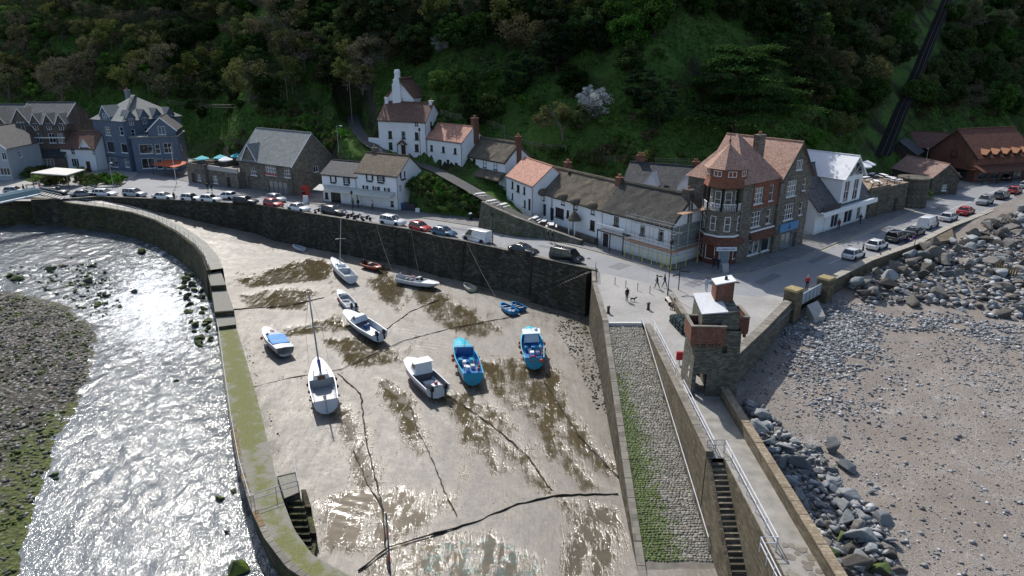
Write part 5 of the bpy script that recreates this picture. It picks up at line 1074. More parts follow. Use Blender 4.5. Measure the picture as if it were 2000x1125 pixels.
text('sign_lettering', "G. WEBBER'S CAFE", .27, plain('sign_blue', (.03, .05, .14), .5), t1.root, T @ TM(0, -.05, 2.52))
dT = Matrix.Translation(c+nrm*(RT*ca+.02)) @ Matrix.Rotation(a+math.pi/2, 4, 'Z'); d_ = MB(); d_.T = dT; d_.box(-.65, -.08, 0, .65, -.01, 2.2); d_.build('door', plain('grey_blue_door', (.25, .30, .34), .5), t1.root)
MB().prism([(2.4, -.75), (t1.W, -.75), (t1.W, -.01), (2.4, -.01)], [2.95, 2.95, 3.8, 3.8], [3.1, 3.1, 4.0, 4.0]).build('shop_canopy', REDBRT, t1.root); MB().box(2.5, -.2, 4.01, t1.W, -.005, 4.2).build('cornice', TRIM, t1.root)
t1.chimney(t1.W-.9, 3.2, 16.4, 1.5, .9, HOUSEST, 2, zbot=11)
A, B = Vector((37.15, 93.6, 0)), Vector((43.5, 98.7, 0))
t2 = House('gabled_stone_shop', 'stone shop with steep street gable and blue sign next to the turret', A, B, 12, 10.6, 15.3, HOUSEST, CLAYT, 'y', over=.3, cat='building', trim=BLACKT)
for u, v, w_, hh, s_ in ((2.9, 8.0, 2.4, 2.2, 'quad'), (6.2, 8.4, .8, 1.7, 'tall'), (2.9, 4.6, 2.4, 2.3, 'quad'), (6.2, 4.8, .8, 1.9, 'tall'), (4.1, 11.6, 1.4, 1.4, 'three')): t2.winm(u, v, w_, hh, s_)
t2.winm(3.2, .5, 2.6, 2.1, 'shop', frame=plain('shop_blue_grey', (.16, .24, .30), .5)); t2.winm(5.6, .05, 1.0, 2.3, 'door', mat=plain('navy_door', (.02, .035, .07), .5)); t2.build()
MB().box(1.0, -.22, 2.95, 5.8, -.02, 4.15).build('sign_board', plain('sign_sky', (.07, .24, .46), .5, var=.1), t2.root); MB().box(3.33, -.25, 3.2, 3.45, -.221, 4.0).box(2.95, -.25, 3.4, 3.329, -.221, 3.5).box(3.451, -.25, 3.4, 3.83, -.221, 3.5).build('sign_emblem', plain('sign_navy', (.01, .03, .12), .5), t2.root)
# ------------------------------------------------------------ white gabled shop
A, B = P(1588, 461), P(1690, 427)
s1 = House('white_shop', 'white gabled gift shop with tall glazing and pale roof', A, B, 11, 4.3, 9.8, WHITE, SLATE, 'x', over=.5, cat='building')
for f, w_, st in ((.36, 2.4, 'two'), (.62, 2.8, 'two'), (.83, 1.4, 'shop')): s1.winm(s1.W*f, .4, w_, 2.5, st)
s1.winm(s1.W*.13, .05, 2.0, 2.7, 'open'); s1.build()
MB().box(.05, -1.2, 3.55, s1.W+.6, -.02, 3.8).build('fascia_canopy', TRIM, s1.root); MB().box(0, -1.25, 3.1, s1.W+.6, -1.21, 3.56).build('fascia_board', TRIM, s1.root)
g = House('g', 'x', s1.M @ Vector((s1.W*.36, -.35, 0)), s1.M @ Vector((s1.W*.74, -.35, 0)), 9, 8.3, 11.4, WHITE, plain('white_roof', (.72, .73, .75), .5, var=.08), 'y', drop=0, z0=3.82, over=.35, gover=.5, trim=TRIM, cat='x')
g.winm(g.W*.27, .5, 1.7, 3.4, 'sash'); g.winm(g.W*.73, .5, 1.7, 3.4, 'sash'); g.build()
w_ = g.W; m = MB()
m.face([(w_/2+(w_*.40)*math.cos(t), -.03, g.ze+.15+(g.zr-g.ze)*.66*math.sin(t)) for t in np.linspace(0, math.pi, 15)]); m.build('fan_window', GLASS, g.root)
for t in np.linspace(.25, math.pi-.25, 5): MB().tube([(w_/2, -.06, g.ze+.15), (w_/2+w_*.4*math.cos(t), -.06, g.ze+.15+(g.zr-g.ze)*.66*math.sin(t))], .05, 4).build('glazing_bar', TRIM, g.root)
MB().box(.02, -.12, g.ze-.05, w_-.02, -.07, g.ze+.15).build('glazing_bar', TRIM, g.root)
merge(g, s1)
MB().box(.3, -.9, 3.81, s1.W*.33, -.8, 4.6).build('balcony_rail', BLACKT, s1.root)
# ------------------------------------------------------------ terrace restaurant, bastion
A, B = P(1692, 428), P(1765, 409)
tr = House('stone_terrace', 'rough stone terrace with white tables on top beside the white shop', A, B, 13, 4.9, 4.9, RUBBLE, plain('terrace_paving2', (.30, .23, .17), .9), 'flat', over=0, thick=.1, cat='building'); tr.winm(tr.W*.72, .05, 1.3, 2.6, 'door', mat=TIMBERD).build()
MB().box(-.05, -.06, 5.01, tr.W*.5, .3, 5.3).build('parapet', RUBBLE, tr.root)
for x in np.linspace(.2, tr.W, 6): MB().box(x-.05, .1, 5.3, x+.05, .2, 6.1).build('fence_post', TIMBERD, tr.root)
for z in (5.6, 6.05): MB().box(.1, .13, z-.04, tr.W, .17, z+.04).build('fence_rail', TIMBERD, tr.root)
p = P(1775, 407); o = empty('round_bastion', p+Vector((1.2, 2.2, -.5)), 0, 'round stone bastion topped with weeds at the terrace corner', 'bastion'); MB().lathe([(2.75, 0), (2.6, 5.4), (2.7, 5.5), (2.7, 5.9), (2.3, 5.95)], (0, 0, 0), 20).build('bastion_wall', RUBBLE, o); MB().lathe([(2.3, 5.7), (2.3, 5.8)], (0, 0, 0), 16).build('bastion_floor', plain('turf_cap', (.10, .12, .04), .95, var=.4), o)
for i, (x, y) in enumerate(((1690, 345), (1703, 338), (1712, 352), (1726, 340), (1740, 345), (1752, 349))): q = P(x, y, 5.8); pic_table((q.x, q.y, 5.02), .5+i*.4, ['front left', 'rear left', 'front middle', 'rear middle', 'front right', 'far right'][i]+' white topped table on the stone terrace', 'white tables on the stone terrace', top=WCAN)
for x, y, lb in ((1686, 322, 'white parasol at the back of the stone terrace'), (1694, 318, 'second white parasol behind the first on the terrace')): q = P(x, y, 7.2); parasol((q.x, q.y, 5.02), 1.6, 2.6, WCAN, lb)
# ------------------------------------------------------------ hut, dark sheds, brick hall
ze = 3.6; A, B = P(1744, 328, ze), P(1822, 347, ze)
h = House('tiled_hut', 'stone hut with weathered pinkish tiled roof by the road', A, B, 6, ze, ze+2.4, RUBBLE, roofing('pink_tile', [(.16, .10, .085), (.26, .165, .14), (.36, .25, .21)], .26, .2), 'x', z0=0, over=.35); h.winm(3, .9, 1.0, 1.2, 'sash', 'r').build()
A, B = P(1822, 381), P(1868, 365); h = House('stone_store', 'low grey stone store with flat mossy roof beside the hut', A, B, 4, 2.8, 3.3, RUBBLE, plain('moss_roof', (.12, .10, .07), .95, var=.4), 'flat', z0=0, over=.1, thick=.2); h.winm(h.W*.3, .6, .9, 1.2).build()
ze = 5.0; A, B = P(1728, 298, ze), P(1790, 303, ze)
h = House('dark_shed', 'dark brown boarded station shed below the railway track', A, B, 9, ze, ze+2.6, TIMBERD, SLATED, 'y', z0=0, over=.4, ridgepos=.4); h.winm(h.W*.3, .4, 1.8, 2.0, 'shop').build()
ze = 5.5; A, B = P(1775, 286, ze), P(1852, 290, ze)
h = House('slate_shed', 'dark shed with brown slate roof behind the station', A, B, 8, ze, ze+3, TIMBERD, CLAYB, 'x', z0=0, over=.4); h.winm(h.W*.5, 1.5, 1.2, 1.2).build()
ze = 5.4; A, B = P(1818, 293, ze), P(1911, 308, ze)
h = House('brick_hall', 'long red brick hall with russet roof and small dormers', A, B, 16, ze, ze+5.2, BRICK, REDBRT, 'y', z0=0, over=.5, gover=.4, cat='building', trim=TIMBERD)
h.win(1864, 300, 1.5, 1.3, 'plain', frame=BLACKT); h.winm(h.W*.3, .05, 3.0, 2.4, 'shop', frame=BLACKT); h.winm(h.W*.72, .05, 3, 2.4, 'shop', frame=BLACKT)
for k in range(4): h.winm(2.5+k*3.4, .6, 2.4, 1.8, 'shop', 'r', frame=plain('shop_blue_grey', (.16, .24, .30), .5))
h.build()
o = MB().prism([(h.W+.01, -1), (h.W+2.8, -1), (h.W+2.8, 17), (h.W+.01, 17)], [3.6, 2.6, 2.6, 3.6], [3.75, 2.75, 2.75, 3.75]).build('veranda_roof', REDBRT, h.root)
for k in range(5): MB().box(h.W+2.5, -.6+k*4.1, -.5, h.W+2.66, -.44+k*4.1, 2.62).build('veranda_post', TIMBERD, h.root)
for k in range(5):
    y = 2.2+k*2.9; x = h.W-.2; zb = h.ze+.1; d = MB(); d.face([(x+.5, y-.7, zb-.3), (x+.5, y+.7, zb-.3), (x+.5, y+.7, zb+.6), (x+.5, y, zb+1.4), (x+.5, y-.7, zb+.6)]); dm = d.build('dormer', TIMBERD, h.root)
    for sg in (-1, 1): MB().prism([(x+.9, y+sg*.95), (x+.9, y), (x-1.6, y), (x-1.6, y+sg*.95)], [zb+.42, zb+1.45, zb+1.45, zb+.42], [zb+.54, zb+1.57, zb+1.57, zb+.54]).build('dormer_roof', plain('dormer_orange', (.30, .13, .06), .8), dm)
    f, p_, sl = win_meshes(.9, .8, 'two', BLACKT); q = link('window', f, dm, (x+.53, y, zb-.2), (0, 0, math.pi/2)); link('pane', p_, q)
MB().box(-.4, -1.6, 2.7, h.W+.4, -.02, 2.9).build('entrance_canopy', REDBRT, h.root)
# ------------------------------------------------------------ stone tower on the quay
TWS = masonry('tower_slate', [(.07, .07, .058), (.15, .145, .12), (.26, .24, .20)], (.10, .098, .08), .42, .13, bumpd=.05, moss=(.17, .15, .07), mossamt=(.64, .9), mort=.015)
tw = empty('stone_tower', (15.25, 51.7, 0), R(-2), 'square slate lookout tower with brick balconies and pale roof', 'tower'); tw.scale = (.92, .95, 1)
def taper(z0, z1, a, b, mat, name, hole=None):
    m = MB(); q = lambda e: [(-e, -e), (3.9+e, -e), (3.9+e, 3.9+e), (-e, 3.9+e)]; m.prism(q(a), z0, z1, q(b)); return m.build(name, mat, tw)
# shaft with an arch opening on the landward-left corner
m = MB(); sh = lambda z: .26-.26*(z+3.5)/9.5
us = [0, .5, 1.35, 3.9]; 
def fr(x, z): e = sh(z); return (lerp(-e, 3.9+e, x/3.9), -e, z)
def lf(y, z): e = sh(z); return (-e, lerp(3.9+e, -e, y/3.9), z)
def rt(y, z): e = sh(z); return (3.9+e, lerp(-e, 3.9+e, y/3.9), z)
def bk(x, z): e = sh(z); return (lerp(3.9+e, -e, x/3.9), 3.9+e, z)
for fn, hs in ((fr, [(.35, 0, 1.25, 2.1), (2.3, 4.0, 2.75, 4.6)]), (lf, [(2.4, 1.2, 2.8, 2.2)]), (rt, []), (bk, [(2.5, 0, 3.5, 2.1)])):
    uu = sorted(set([0, 3.9]+[v for h_ in hs for v in (h_[0], h_[2])])); vv = sorted(set([-3.5, 6.0]+[v for h_ in hs for v in (h_[1], h_[3])]))
    for i in range(len(uu)-1):
        for j in range(len(vv)-1):
            cu, cv = (uu[i]+uu[i+1])/2, (vv[j]+vv[j+1])/2
            if any(h_[0] < cu < h_[2] and h_[1] < cv < h_[3] for h_ in hs): continue
            m.face([fn(uu[i], vv[j]), fn(uu[i+1], vv[j]), fn(uu[i+1], vv[j+1]), fn(uu[i], vv[j+1])])
m.build('shaft', TWS, tw)
m = MB(); m.box(.0, .0, 2.4, 3.9, 3.9, 2.5).box(1.6, .0, -.1, 1.7, 3.9, 2.39).box(2.0, .25, 3.4, 3.2, .3, 5.2).box(.3, 1, 1, .35, 2, 2.39); m.build('inner_wall', TWS, tw)
m = MB(); m.prism([(.35, .25), (3.7, .25), (3.7, 3.9), (.35, 3.9)], 6.001, [7.3, 7.6, 8.0, 7.8], [(.4, .3), (3.6, .3), (3.6, 3.85), (.4, 3.85)]); m.build('upper_storey', TWS, tw)
m = MB(); m.prism([(.28, .2), (2.6, .2), (2.6, 4.0), (.28, 4.0)], [7.31, 7.5, 7.95, 7.81], [7.38, 7.6, 8.02, 7.88]); m.build('roof', LEADW, tw)
TBR = BRICK
def balcony(x0, y0, x1, y1, name='balcony'):
    o = MB().box(x0, y0, 5.3, x1, y0+.22, 6.6).box(x0, y1-.22, 5.3, x1, y1, 6.6).box(x0, y0+.221, 5.3, x0+.22, y1-.221, 6.6).box(x1-.22, y0+.221, 5.3, x1, y1-.221, 6.6).build(name, TBR, tw)
    MB().box(x0+.03, y0+.03, 5.1, x1-.03, y1-.03, 5.299).build('balcony_floor', TBR, o)
    for k in range(5):
        for q in ((x0+.15+k*(x1-x0-.5)/4, y0+.1), (x0+.15+k*(x1-x0-.5)/4, y1-.4)): MB().box(q[0], q[1], 4.75, q[0]+.22, q[1]+.3, 5.099).build('corbel', TBR, o)
    m = MB(); m.box(x0-.04, y0-.04, 6.601, x1+.04, y0+.26, 6.68).box(x0-.04, y1-.26, 6.601, x1+.04, y1+.04, 6.68).box(x0-.04, y0+.261, 6.601, x0+.26, y1-.261, 6.68).box(x1-.26, y0+.261, 6.601, x1+.04, y1-.261, 6.68); m.build('balcony_coping', CAPST, o)
balcony(-.75, -.75, 2.3, 2.0); balcony(2.5, 1.5, 5.0, 4.5)
m = MB().prism([(1.9, 2.2), (3.5, 2.2), (3.5, 3.7), (1.9, 3.7)], 7.5, [9.2, 9.55, 9.55, 9.2]); m.build('brick_turret', TBR, tw); MB().prism([(1.8, 2.1), (3.6, 2.1), (3.6, 3.8), (1.8, 3.8)], [9.21, 9.56, 9.56, 9.21], [9.3, 9.65, 9.65, 9.3]).build('turret_roof', LEADW, tw)
MB().lathe([(.16, 0), (.12, .35)], (2.9, 2.9, 9.45), 8).build('chimney_pot', DSTEEL, tw)
# ------------------------------------------------------------ vehicles
_CAR = {}
PH = plain('placeholder_paint', (.5, .5, .5), .4)
LAMPW = N('headlamp').fin((.75, .78, .8), .1, 0, .8); LAMPR = N('tail_lamp').fin((.35, .01, .01), .2, 0, .7); PLATE = plain('number_plate', (.7, .7, .55), .5)
def loft(secs, closed=True):
    m = MB(); rings = [[m.v(p) for p in r] for r in secs]; n = len(rings[0])
    for A, B in zip(rings, rings[1:]):
        for k in range(n if closed else n-1): m.F.append([A[k], A[(k+1) % n], B[(k+1) % n], B[k]])
    m.F.append(rings[0][::-1]); m.F.append(rings[-1]); return m
def car_kit(kind):
    if kind in _CAR: return _CAR[kind]
    L, W, Hh, zb, hood, cowl, wtop, rtop, rbase, boot = {'hatch': (4.05, 1.76, 1.48, .93, .80, .68, .52, .12, .03, .90), 'sedan': (4.6, 1.82, 1.42, .92, .80, .68, .53, .25, .13, .95), 'suv': (4.55, 1.88, 1.68, 1.05, .95, .70, .56, .08, .02, 1.0), 'estate': (4.7, 1.84, 1.5, .95, .82, .69, .54, .07, .015, .93), 'mpv': (4.9, 1.92, 1.9, 1.12, 1.0, .82, .68, .05, .015, 1.1), 'van': (5.0, 1.95, 1.97, 1.1, 1.0, .84, .70, .03, .01, 1.1)}[kind]
    hw = W/2; sec = []
    for t, f, zt, z0 in ((0, .86, boot-.16, .42), (.015, .95, boot, .3), (.06, 1, boot+.01, .24), (rbase+.08, 1, zb, .22), (cowl, 1, zb, .22), (.80, 1, hood+.09, .22), (.92, .98, hood, .23), (.975, .92, hood-.13, .26), (1, .80, hood-.30, .36)):
        x = (t-.5)*L; h = hw*f; sec.append([(x, -h*.92, z0), (x, -h, z0+.14), (x, -h, (z0+zt)/2+.05), (x, -h*.95, zt-.04), (x, -h*.80, zt), (x, h*.80, zt), (x, h*.95, zt-.04), (x, h, (z0+zt)/2+.05), (x, h, z0+.14), (x, h*.92, z0)])
    b = loft(sec); xf0, xf1, xr1, xr0 = (cowl-.5)*L, (wtop-.5)*L, (rtop-.5)*L, (rbase-.5+.02)*L; bw, tw_ = hw*.93, hw*.76; zr = Hh
    b.prism([(xr1-.06, -tw_), (xf1+.04, -tw_), (xf1+.04, tw_), (xr1-.06, tw_)], zr-.07, zr, [(xr1+.08, -tw_*.9), (xf1-.1, -tw_*.9), (xf1-.1, tw_*.9), (xr1+.08, tw_*.9)])
    pil = [((xf0, 1), (xf1, 1)), ((xr0, 1), (xr1, 1)), ((lerp(xf0, xr0, .50), 1), (lerp(xf1, xr1, .42), 1))]
    if kind in ('estate', 'suv', 'mpv'): pil.append(((lerp(xf0, xr0, .80), 1), (lerp(xf1, xr1, .76), 1)))
    for (x0, _), (x1, _) in pil:
        for s in (-1, 1): b.tube([(x0, s*bw, zb-.03), (x1, s*tw_, zr-.04)], .055, 4)
    kit = {'body': b.me('body', PH, True)}
    def quad(n, pts, mat): m = MB(); m.face(pts); m.face(pts[::-1]); kit.setdefault(n, []).append(mesh(n, [Vector(p) for p in pts], [[0, 1, 2, 3]], mat))
    quad('windscreen', [(xf0-.01, -bw, zb), (xf0-.01, bw, zb), (xf1, tw_, zr-.05), (xf1, -tw_, zr-.05)], CARGLASS)
    quad('rear_window', [(xr0, bw, zb), (xr0, -bw, zb), (xr1, -tw_, zr-.05), (xr1, tw_, zr-.05)], PH if kind == 'van' else CARGLASS)
    for s in (-1, 1):
        if kind == 'van':
            xm = lerp(xf0, xr0, .3); xm2 = lerp(xf1, xr1, .22); quad('side_window', [(xm, s*bw, zb), (xf0, s*bw, zb), (xf1, s*tw_, zr-.05), (xm2, s*tw_, zr-.05)], CARGLASS); quad('side_panel', [(xr0, s*bw, zb-.02), (xm, s*bw, zb-.02), (xm2, s*tw_, zr-.03), (xr1, s*tw_, zr-.03)], PH)
        else: quad('side_window', [(xr0, s*bw, zb), (xf0, s*bw, zb), (xf1, s*tw_, zr-.05), (xr1, s*tw_, zr-.05)], CARGLASS)
    wr = .33 if kind in ('hatch', 'sedan', 'estate') else .37
    ty = MB(); ty.T = Matrix.Rotation(math.pi/2, 4, 'X'); ty.lathe([(wr*.62, -.1), (wr*.97, -.1), (wr, -.06), (wr, .06), (wr*.97, .1), (wr*.62, .1)], (0, 0, 0), 16); rim = MB(); rim.T = Matrix.Rotation(math.pi/2, 4, 'X'); rim.lathe([(.05, -.085), (wr*.62, -.09), (wr*.62, .09), (.05, .085)], (0, 0, 0), 10)
    kit['wheel'] = ty.me('wheel', RUBBER), rim.me('rim', STEEL); kit['wpos'] = [(x, s*(hw-.085), wr) for x in ((.18-.5)*L, (.81-.5)*L) for s in (-1, 1)]
    ar = MB(); ar.T = Matrix.Rotation(math.pi/2, 4, 'X'); ar.lathe([(wr*1.16, -.04), (wr*1.16, .04)], (0, 0, 0), 16); kit['arch'] = ar.me('wheel_arch', RUBBER); kit['apos'] = [(x, s*(hw-.035), wr+.01) for x in ((.18-.5)*L, (.81-.5)*L) for s in (-1, 1)]
    kit['headlight'] = MB().ball((0, 0, 0), .14, 8, 5, (.6, 1, .6)).me('headlight', LAMPW), [(L*.462, s*hw*.70, hood-.16) for s in (-1, 1)]
    kit['tail_light'] = MB().box(-.03, -.09, -.13, .03, .09, .13).me('tail_light', LAMPR), [(-L*.492, s*hw*.80, boot-.2) for s in (-1, 1)]
    kit['number_plate'] = MB().box(-.01, -.26, -.055, .01, .26, .055).me('number_plate', PLATE), [(L*.503, 0, .45), (-L*.505, 0, .6)]
    kit['wing_mirror'] = MB().ball((0, 0, 0), .09, 8, 5, (.7, 1.1, .8)).me('wing_mirror', BLACKT), [(xf0-.25, s*(hw+.05), zb+.05) for s in (-1, 1)]
    kit['grille'] = MB().box(-.02, -hw*.45, -.09, .02, hw*.45, .09).me('grille', BLACKT), [(L*.487, 0, hood-.33)]
    _CAR[kind] = kit; return kit
def setm(o, mat): o.material_slots[0].link = 'OBJECT'; o.material_slots[0].material = mat
def car(kind, pos, ang, col, label, group=None, name='parked_car', cat='car'):
    k = car_kit(kind); mt = carpaint(col); o = empty(name, (pos[0], pos[1], pos[2] if len(pos) > 2 else .012), ang, label, cat, group)
    b = link('body', k['body'], o); setm(b, mt)
    for n in ('windscreen', 'rear_window', 'side_window', 'side_panel'):
        for me in k.get(n, []):
            q = link(n, me, o)
            if me.materials[0] == PH: setm(q, mt)
    for p in k['wpos']: q = link('wheel', k['wheel'][0], o, p); link('rim', k['wheel'][1], q)
    for p in k['apos']: link('wheel_arch', k['arch'], o, p)
    for n in ('headlight', 'tail_light', 'number_plate', 'wing_mirror', 'grille'):
        for p in k[n][1]: link(n, k[n][0], o, p)
    return o
def dirpx(a, b, z=0): d = P(*b, z)-P(*a, z); return math.atan2(d.y, d.x)
WH, SIL, GRY, DGR, BLK, RED, BLU, NAV = (.72, .73, .74), (.42, .44, .46), (.20, .21, .22), (.05, .055, .06), (.012, .013, .015), (.42, .012, .016), (.05, .12, .20), (.03, .05, .10)
def qdir(px):
    pts = [(60, 390), (135, 388), (190, 384), (250, 386), (350, 391), (500, 399), (600, 416), (700, 432), (800, 448), (860, 463), (912, 472), (994, 490), (1073, 508), (1163, 528)]
    for a, b in zip(pts, pts[1:]):
        if px <= b[0]: return dirpx(a, b)
G1 = 'cars parked along the harbour wall'; G2 = 'cars parked along the sea wall'
for px_, py_, kind, col, fl, lab in (
    (30, 371, 'hatch', SIL, 1, 'silver car farthest left, behind the footbridge'), (108, 373, 'estate', DGR, 1, 'dark estate car behind the footbridge steps'), (163, 377, 'sedan', GRY, 1, 'grey saloon just right of the footbridge steps'), (205, 376, 'estate', WH, 1, 'white estate car with roof bars next to a silver one'), (263, 377, 'suv', SIL, 1, 'large silver off-roader parked by the curved harbour wall'), (321, 382, 'sedan', WH, 1, 'white saloon right of the silver off-roader'), (374, 385, 'hatch', WH, 1, 'white hatchback with a person standing beside it'), (412, 387, 'hatch', WH, 1, 'white hatchback in front of a second white car'), (441, 381, 'hatch', WH, 0, 'white car on the outer side of the parked row'), (480, 391, 'estate', BLK, 1, 'black estate car left of the red car'), (540, 386, 'hatch', SIL, 1, 'silver-white hatchback behind the red car'), (534, 396, 'hatch', RED, 1, 'red hatchback below the grey stone house'), (584, 404, 'sedan', WH, 1, 'white saloon right of the first red car'), (652, 410, 'estate', DGR, 1, 'dark grey estate in front of the cafe'), (767, 431, 'suv', WH, 1, 'white car with motorcyclist beside it'), (821, 442, 'hatch', RED, 1, 'bright red hatchback next to a blue car'), (868, 452, 'hatch', BLU, 1, 'blue-grey hatchback between the red car and white van'), (1023, 486, 'sedan', BLK, 1, 'black saloon between the white van and the black people carrier')):
    p = P(px_, py_, .75); car(kind, (p.x, p.y), qdir(px_)+(0 if fl else math.pi), col, lab, G1)
p = P(932, 460, .95); car('van', (p.x, p.y), qdir(932)+math.pi, WH, 'white delivery van on the harbour wall', G1, 'parked_van', 'van')
p = P(1107, 498, .95); car('mpv', (p.x, p.y), qdir(1107), BLK, 'black people carrier nearest the quay corner', G1, 'parked_van', 'van')
sd_ = lambda px_: dirpx((1640, 500), (1760, 455)) if px_ < 1800 else dirpx((1800, 440), (1990, 362))
for px_, py_, kind, col, fl, lab in ((1668, 494, 'hatch', WH, 0, 'white hatchback nearest the beach gate'), (1714, 476, 'hatch', WH, 0, 'white hatchback second from the beach gate'), (1752, 461, 'suv', DGR, 0, 'dark off-roader third from the beach gate'), (1787, 450, 'sedan', (.08, .09, .10), 0, 'charcoal saloon tucked behind the white camper van'), (1854, 422, 'hatch', (.6, .62, .64), 0, 'white car with black roof beyond the camper van'), (1887, 410, 'sedan', RED, 0, 'red saloon between white and grey cars by the sea wall'), (1924, 391, 'suv', GRY, 1, 'grey car with pale bonnet facing the camera'), (1957, 380, 'estate', DGR, 0, 'dark estate before the second red car'), (1983, 370, 'hatch', RED, 0, 'second red car, at the right margin'), (2006, 360, 'hatch', SIL, 0, 'silver car cut by the right margin')):
    p = P(px_, py_, .75); car(kind, (p.x, p.y), sd_(px_)+(0 if not fl else math.pi), col, lab, G2)
p = P(1814, 433, .95); car('van', (p.x, p.y), sd_(1814), WH, 'white camper van with red badge by the sea wall', G2, 'camper_van', 'van')
p = P(1967, 345, .7); car('sedan', (p.x, p.y), sd_(1967), BLK, 'black car driving on the road at upper right', None, 'moving_car'); p = P(1878, 343, .7); car('estate', (p.x, p.y), R(-20), SIL, 'silver-white car outside the brick hall', None)
# motorbikes
def motorbike(pos, ang, col, label):
    o = empty('motorbike', pos, ang, label, 'motorbike', 'motorbikes parked on the harbour wall')
    for x in (-.7, .7):
        m = MB(); m.T = Matrix.Translation((x, 0, .31)) @ Matrix.Rotation(math.pi/2, 4, 'X'); m.lathe([(.19, -.05), (.29, -.06), (.31, 0), (.29, .06), (.19, .05)], (0, 0, 0), 14); m.build('wheel', RUBBER, o)
    MB().ball((.15, 0, .82), .3, 10, 6, (1.1, .55, .6)).build('tank', paint(col, .25), o); MB().ball((-.45, 0, .82), .34, 10, 6, (1.2, .5, .3)).build('seat', RUBBER, o); MB().ball((.05, 0, .5), .3, 8, 6, (1, .6, .8)).build('engine', DSTEEL, o)
    MB().tube([(.72, .1, .32), (.45, .1, 1.0)], .035, 5).tube([(.72, -.1, .32), (.45, -.1, 1.0)], .035, 5).build('fork', STEEL, o); MB().tube([(.3, .4, 1.08), (.45, .1, 1.02), (.45, -.1, 1.02), (.3, -.4, 1.08)], .025, 5).build('handlebar', DSTEEL, o); MB().ball((.6, 0, .95), .13, 8, 5).build('headlight', LAMPW, o); MB().ball((-.85, 0, .78), .2, 8, 5, (.8, 1.2, .8)).build('top_box', DSTEEL, o)
for i, (x, y, c) in enumerate(((672, 419, (.6, .6, .62)), (686, 422, BLK), (699, 424, (.05, .05, .06)), (716, 427, BLK), (622, 412, BLK))): p = P(x, y, .5); motorbike((p.x, p.y, .012), qdir(x)+.9+.15*i, c, ['pale motorbike at the left of the row before the cafe', 'black motorbike second in the row before the cafe', 'dark motorbike third in the row before the cafe', 'black motorbike nearest the white car', 'lone motorbike left of the dark estate'][i])
# ------------------------------------------------------------ people
_HUM = {}
SKINM = plain('skin', (.48, .29, .21), .6, var=.08); SHOE = plain('shoe', (.03, .028, .026), .6)
def human_mesh(pose):
    if pose in _HUM: return _HUM[pose]
    V = []; E = []; Rr = []; part = []
    def add(p, r, par=None, rg='t'):
        V.append(p); Rr.append(r); part.append(rg)
        if par is not None: E.append((par, len(V)-1))
        return len(V)-1
    sit = pose in ('sit', 'lie'); hip = .48 if sit else .93; lean = .06 if pose == 'walk' else 0
    pe = add((0, 0, hip), .155, None, 'l'); w_ = add((lean*.3, 0, hip+.18), .14, pe); ch = add((lean, 0, hip+.38), .165, w_); nk = add((lean*1.2, 0, hip+.55), .06, ch, 's'); hd = add((lean*1.4+.02, 0, hip+.66), .1, nk, 's'); ht = add((lean*1.4+.01, 0, hip+.76), .085, hd, 's')
    for s in (-1, 1):
        sw = {'walk': .22*s, 'stand': 0}.get(pose, 0)
        if sit: kn = add((.42, s*.1, hip+.02), .075, add((.05, s*.09, hip-.02), .09, pe, 'l'), 'l'); an = add((.48, s*.1, .1), .05, kn, 'l'); add((.62, s*.1, .05), .04, an, 'f')
        else:
            h = add((0, s*.09, hip-.08), .095, pe, 'l'); kn = add((sw*.6+.02, s*.1, .5), .07, h, 'l'); an = add((sw*1.25-.03, s*.1, .09), .045, kn, 'l'); add((sw*1.25+.13, s*.11, .04), .04, an, 'f')
        sh = add((lean, s*.19, hip+.47), .065, ch); aw = -sw; el = add((lean-.04+aw*.6, s*.25, hip+.20), .05, sh); bend = .25 if pose in ('sit', 'arm') else .06
        wr = add((lean+bend+aw, s*.24, hip-.02 if not sit else hip+.1), .036, el, 's' if pose == 'arm' else 't'); pm = add((lean+bend+aw+.02, s*.24, hip-.09 if not sit else hip+.08), .03, wr, 's')
        for k in range(4): f1 = add((lean+bend+aw+.02+(k-1.5)*.018, s*.245, (hip-.13 if not sit else hip+.05)-.008*(1.5-abs(k-1.5))), .009, pm, 's'); add((lean+bend+aw+.035+(k-1.5)*.019, s*.235, (hip-.165 if not sit else hip+.02)), .008, f1, 's')
        th = add((lean+bend+aw+.055, s*.235, hip-.1 if not sit else hip+.07), .01, pm, 's'); add((lean+bend+aw+.065, s*.225, hip-.13 if not sit else hip+.05), .009, th, 's')
    me = bpy.data.meshes.new('person'); me.from_pydata(V, E, []); o = bpy.data.objects.new('tmp', me); COL.objects.link(o)
    o.modifiers.new('s', 'SKIN'); o.modifiers.new('u', 'SUBSURF').levels = 1
    for i, d in enumerate(me.skin_vertices[0].data): d.radius = (Rr[i], Rr[i]*(1.15 if part[i] == 't' and abs(V[i][1]) < .01 else 1)); d.use_root = (i == 0)
    dg = bpy.context.evaluated_depsgraph_get(); m2 = bpy.data.meshes.new_from_object(o.evaluated_get(dg)); bpy.data.objects.remove(o)
    m2.materials.clear()
    for k in range(4): m2.materials.append(PH)
    co = np.array(V); idx = {'t': 0, 'l': 1, 's': 2, 'f': 3}
    for p in m2.polygons: c = np.array(p.center); p.material_index = idx[part[int(np.argmin(((co-c)**2).sum(1)-np.array(Rr)**2))]]; p.use_smooth = True
    hm = MB().ball((lean*1.4-.005, 0, hip+.735), .115, 10, 7, (1.05, .95, .95)).me('hair', PH)
    fc = MB().ball((lean*1.4+.125, 0, hip+.68), .016, 6, 4).me('nose', SKINM); eye = MB().ball((lean*1.4+.108, .035, hip+.70), .012, 6, 4).me('eye', RUBBER)
    _HUM[pose] = (m2, hm, fc, eye); return _HUM[pose]
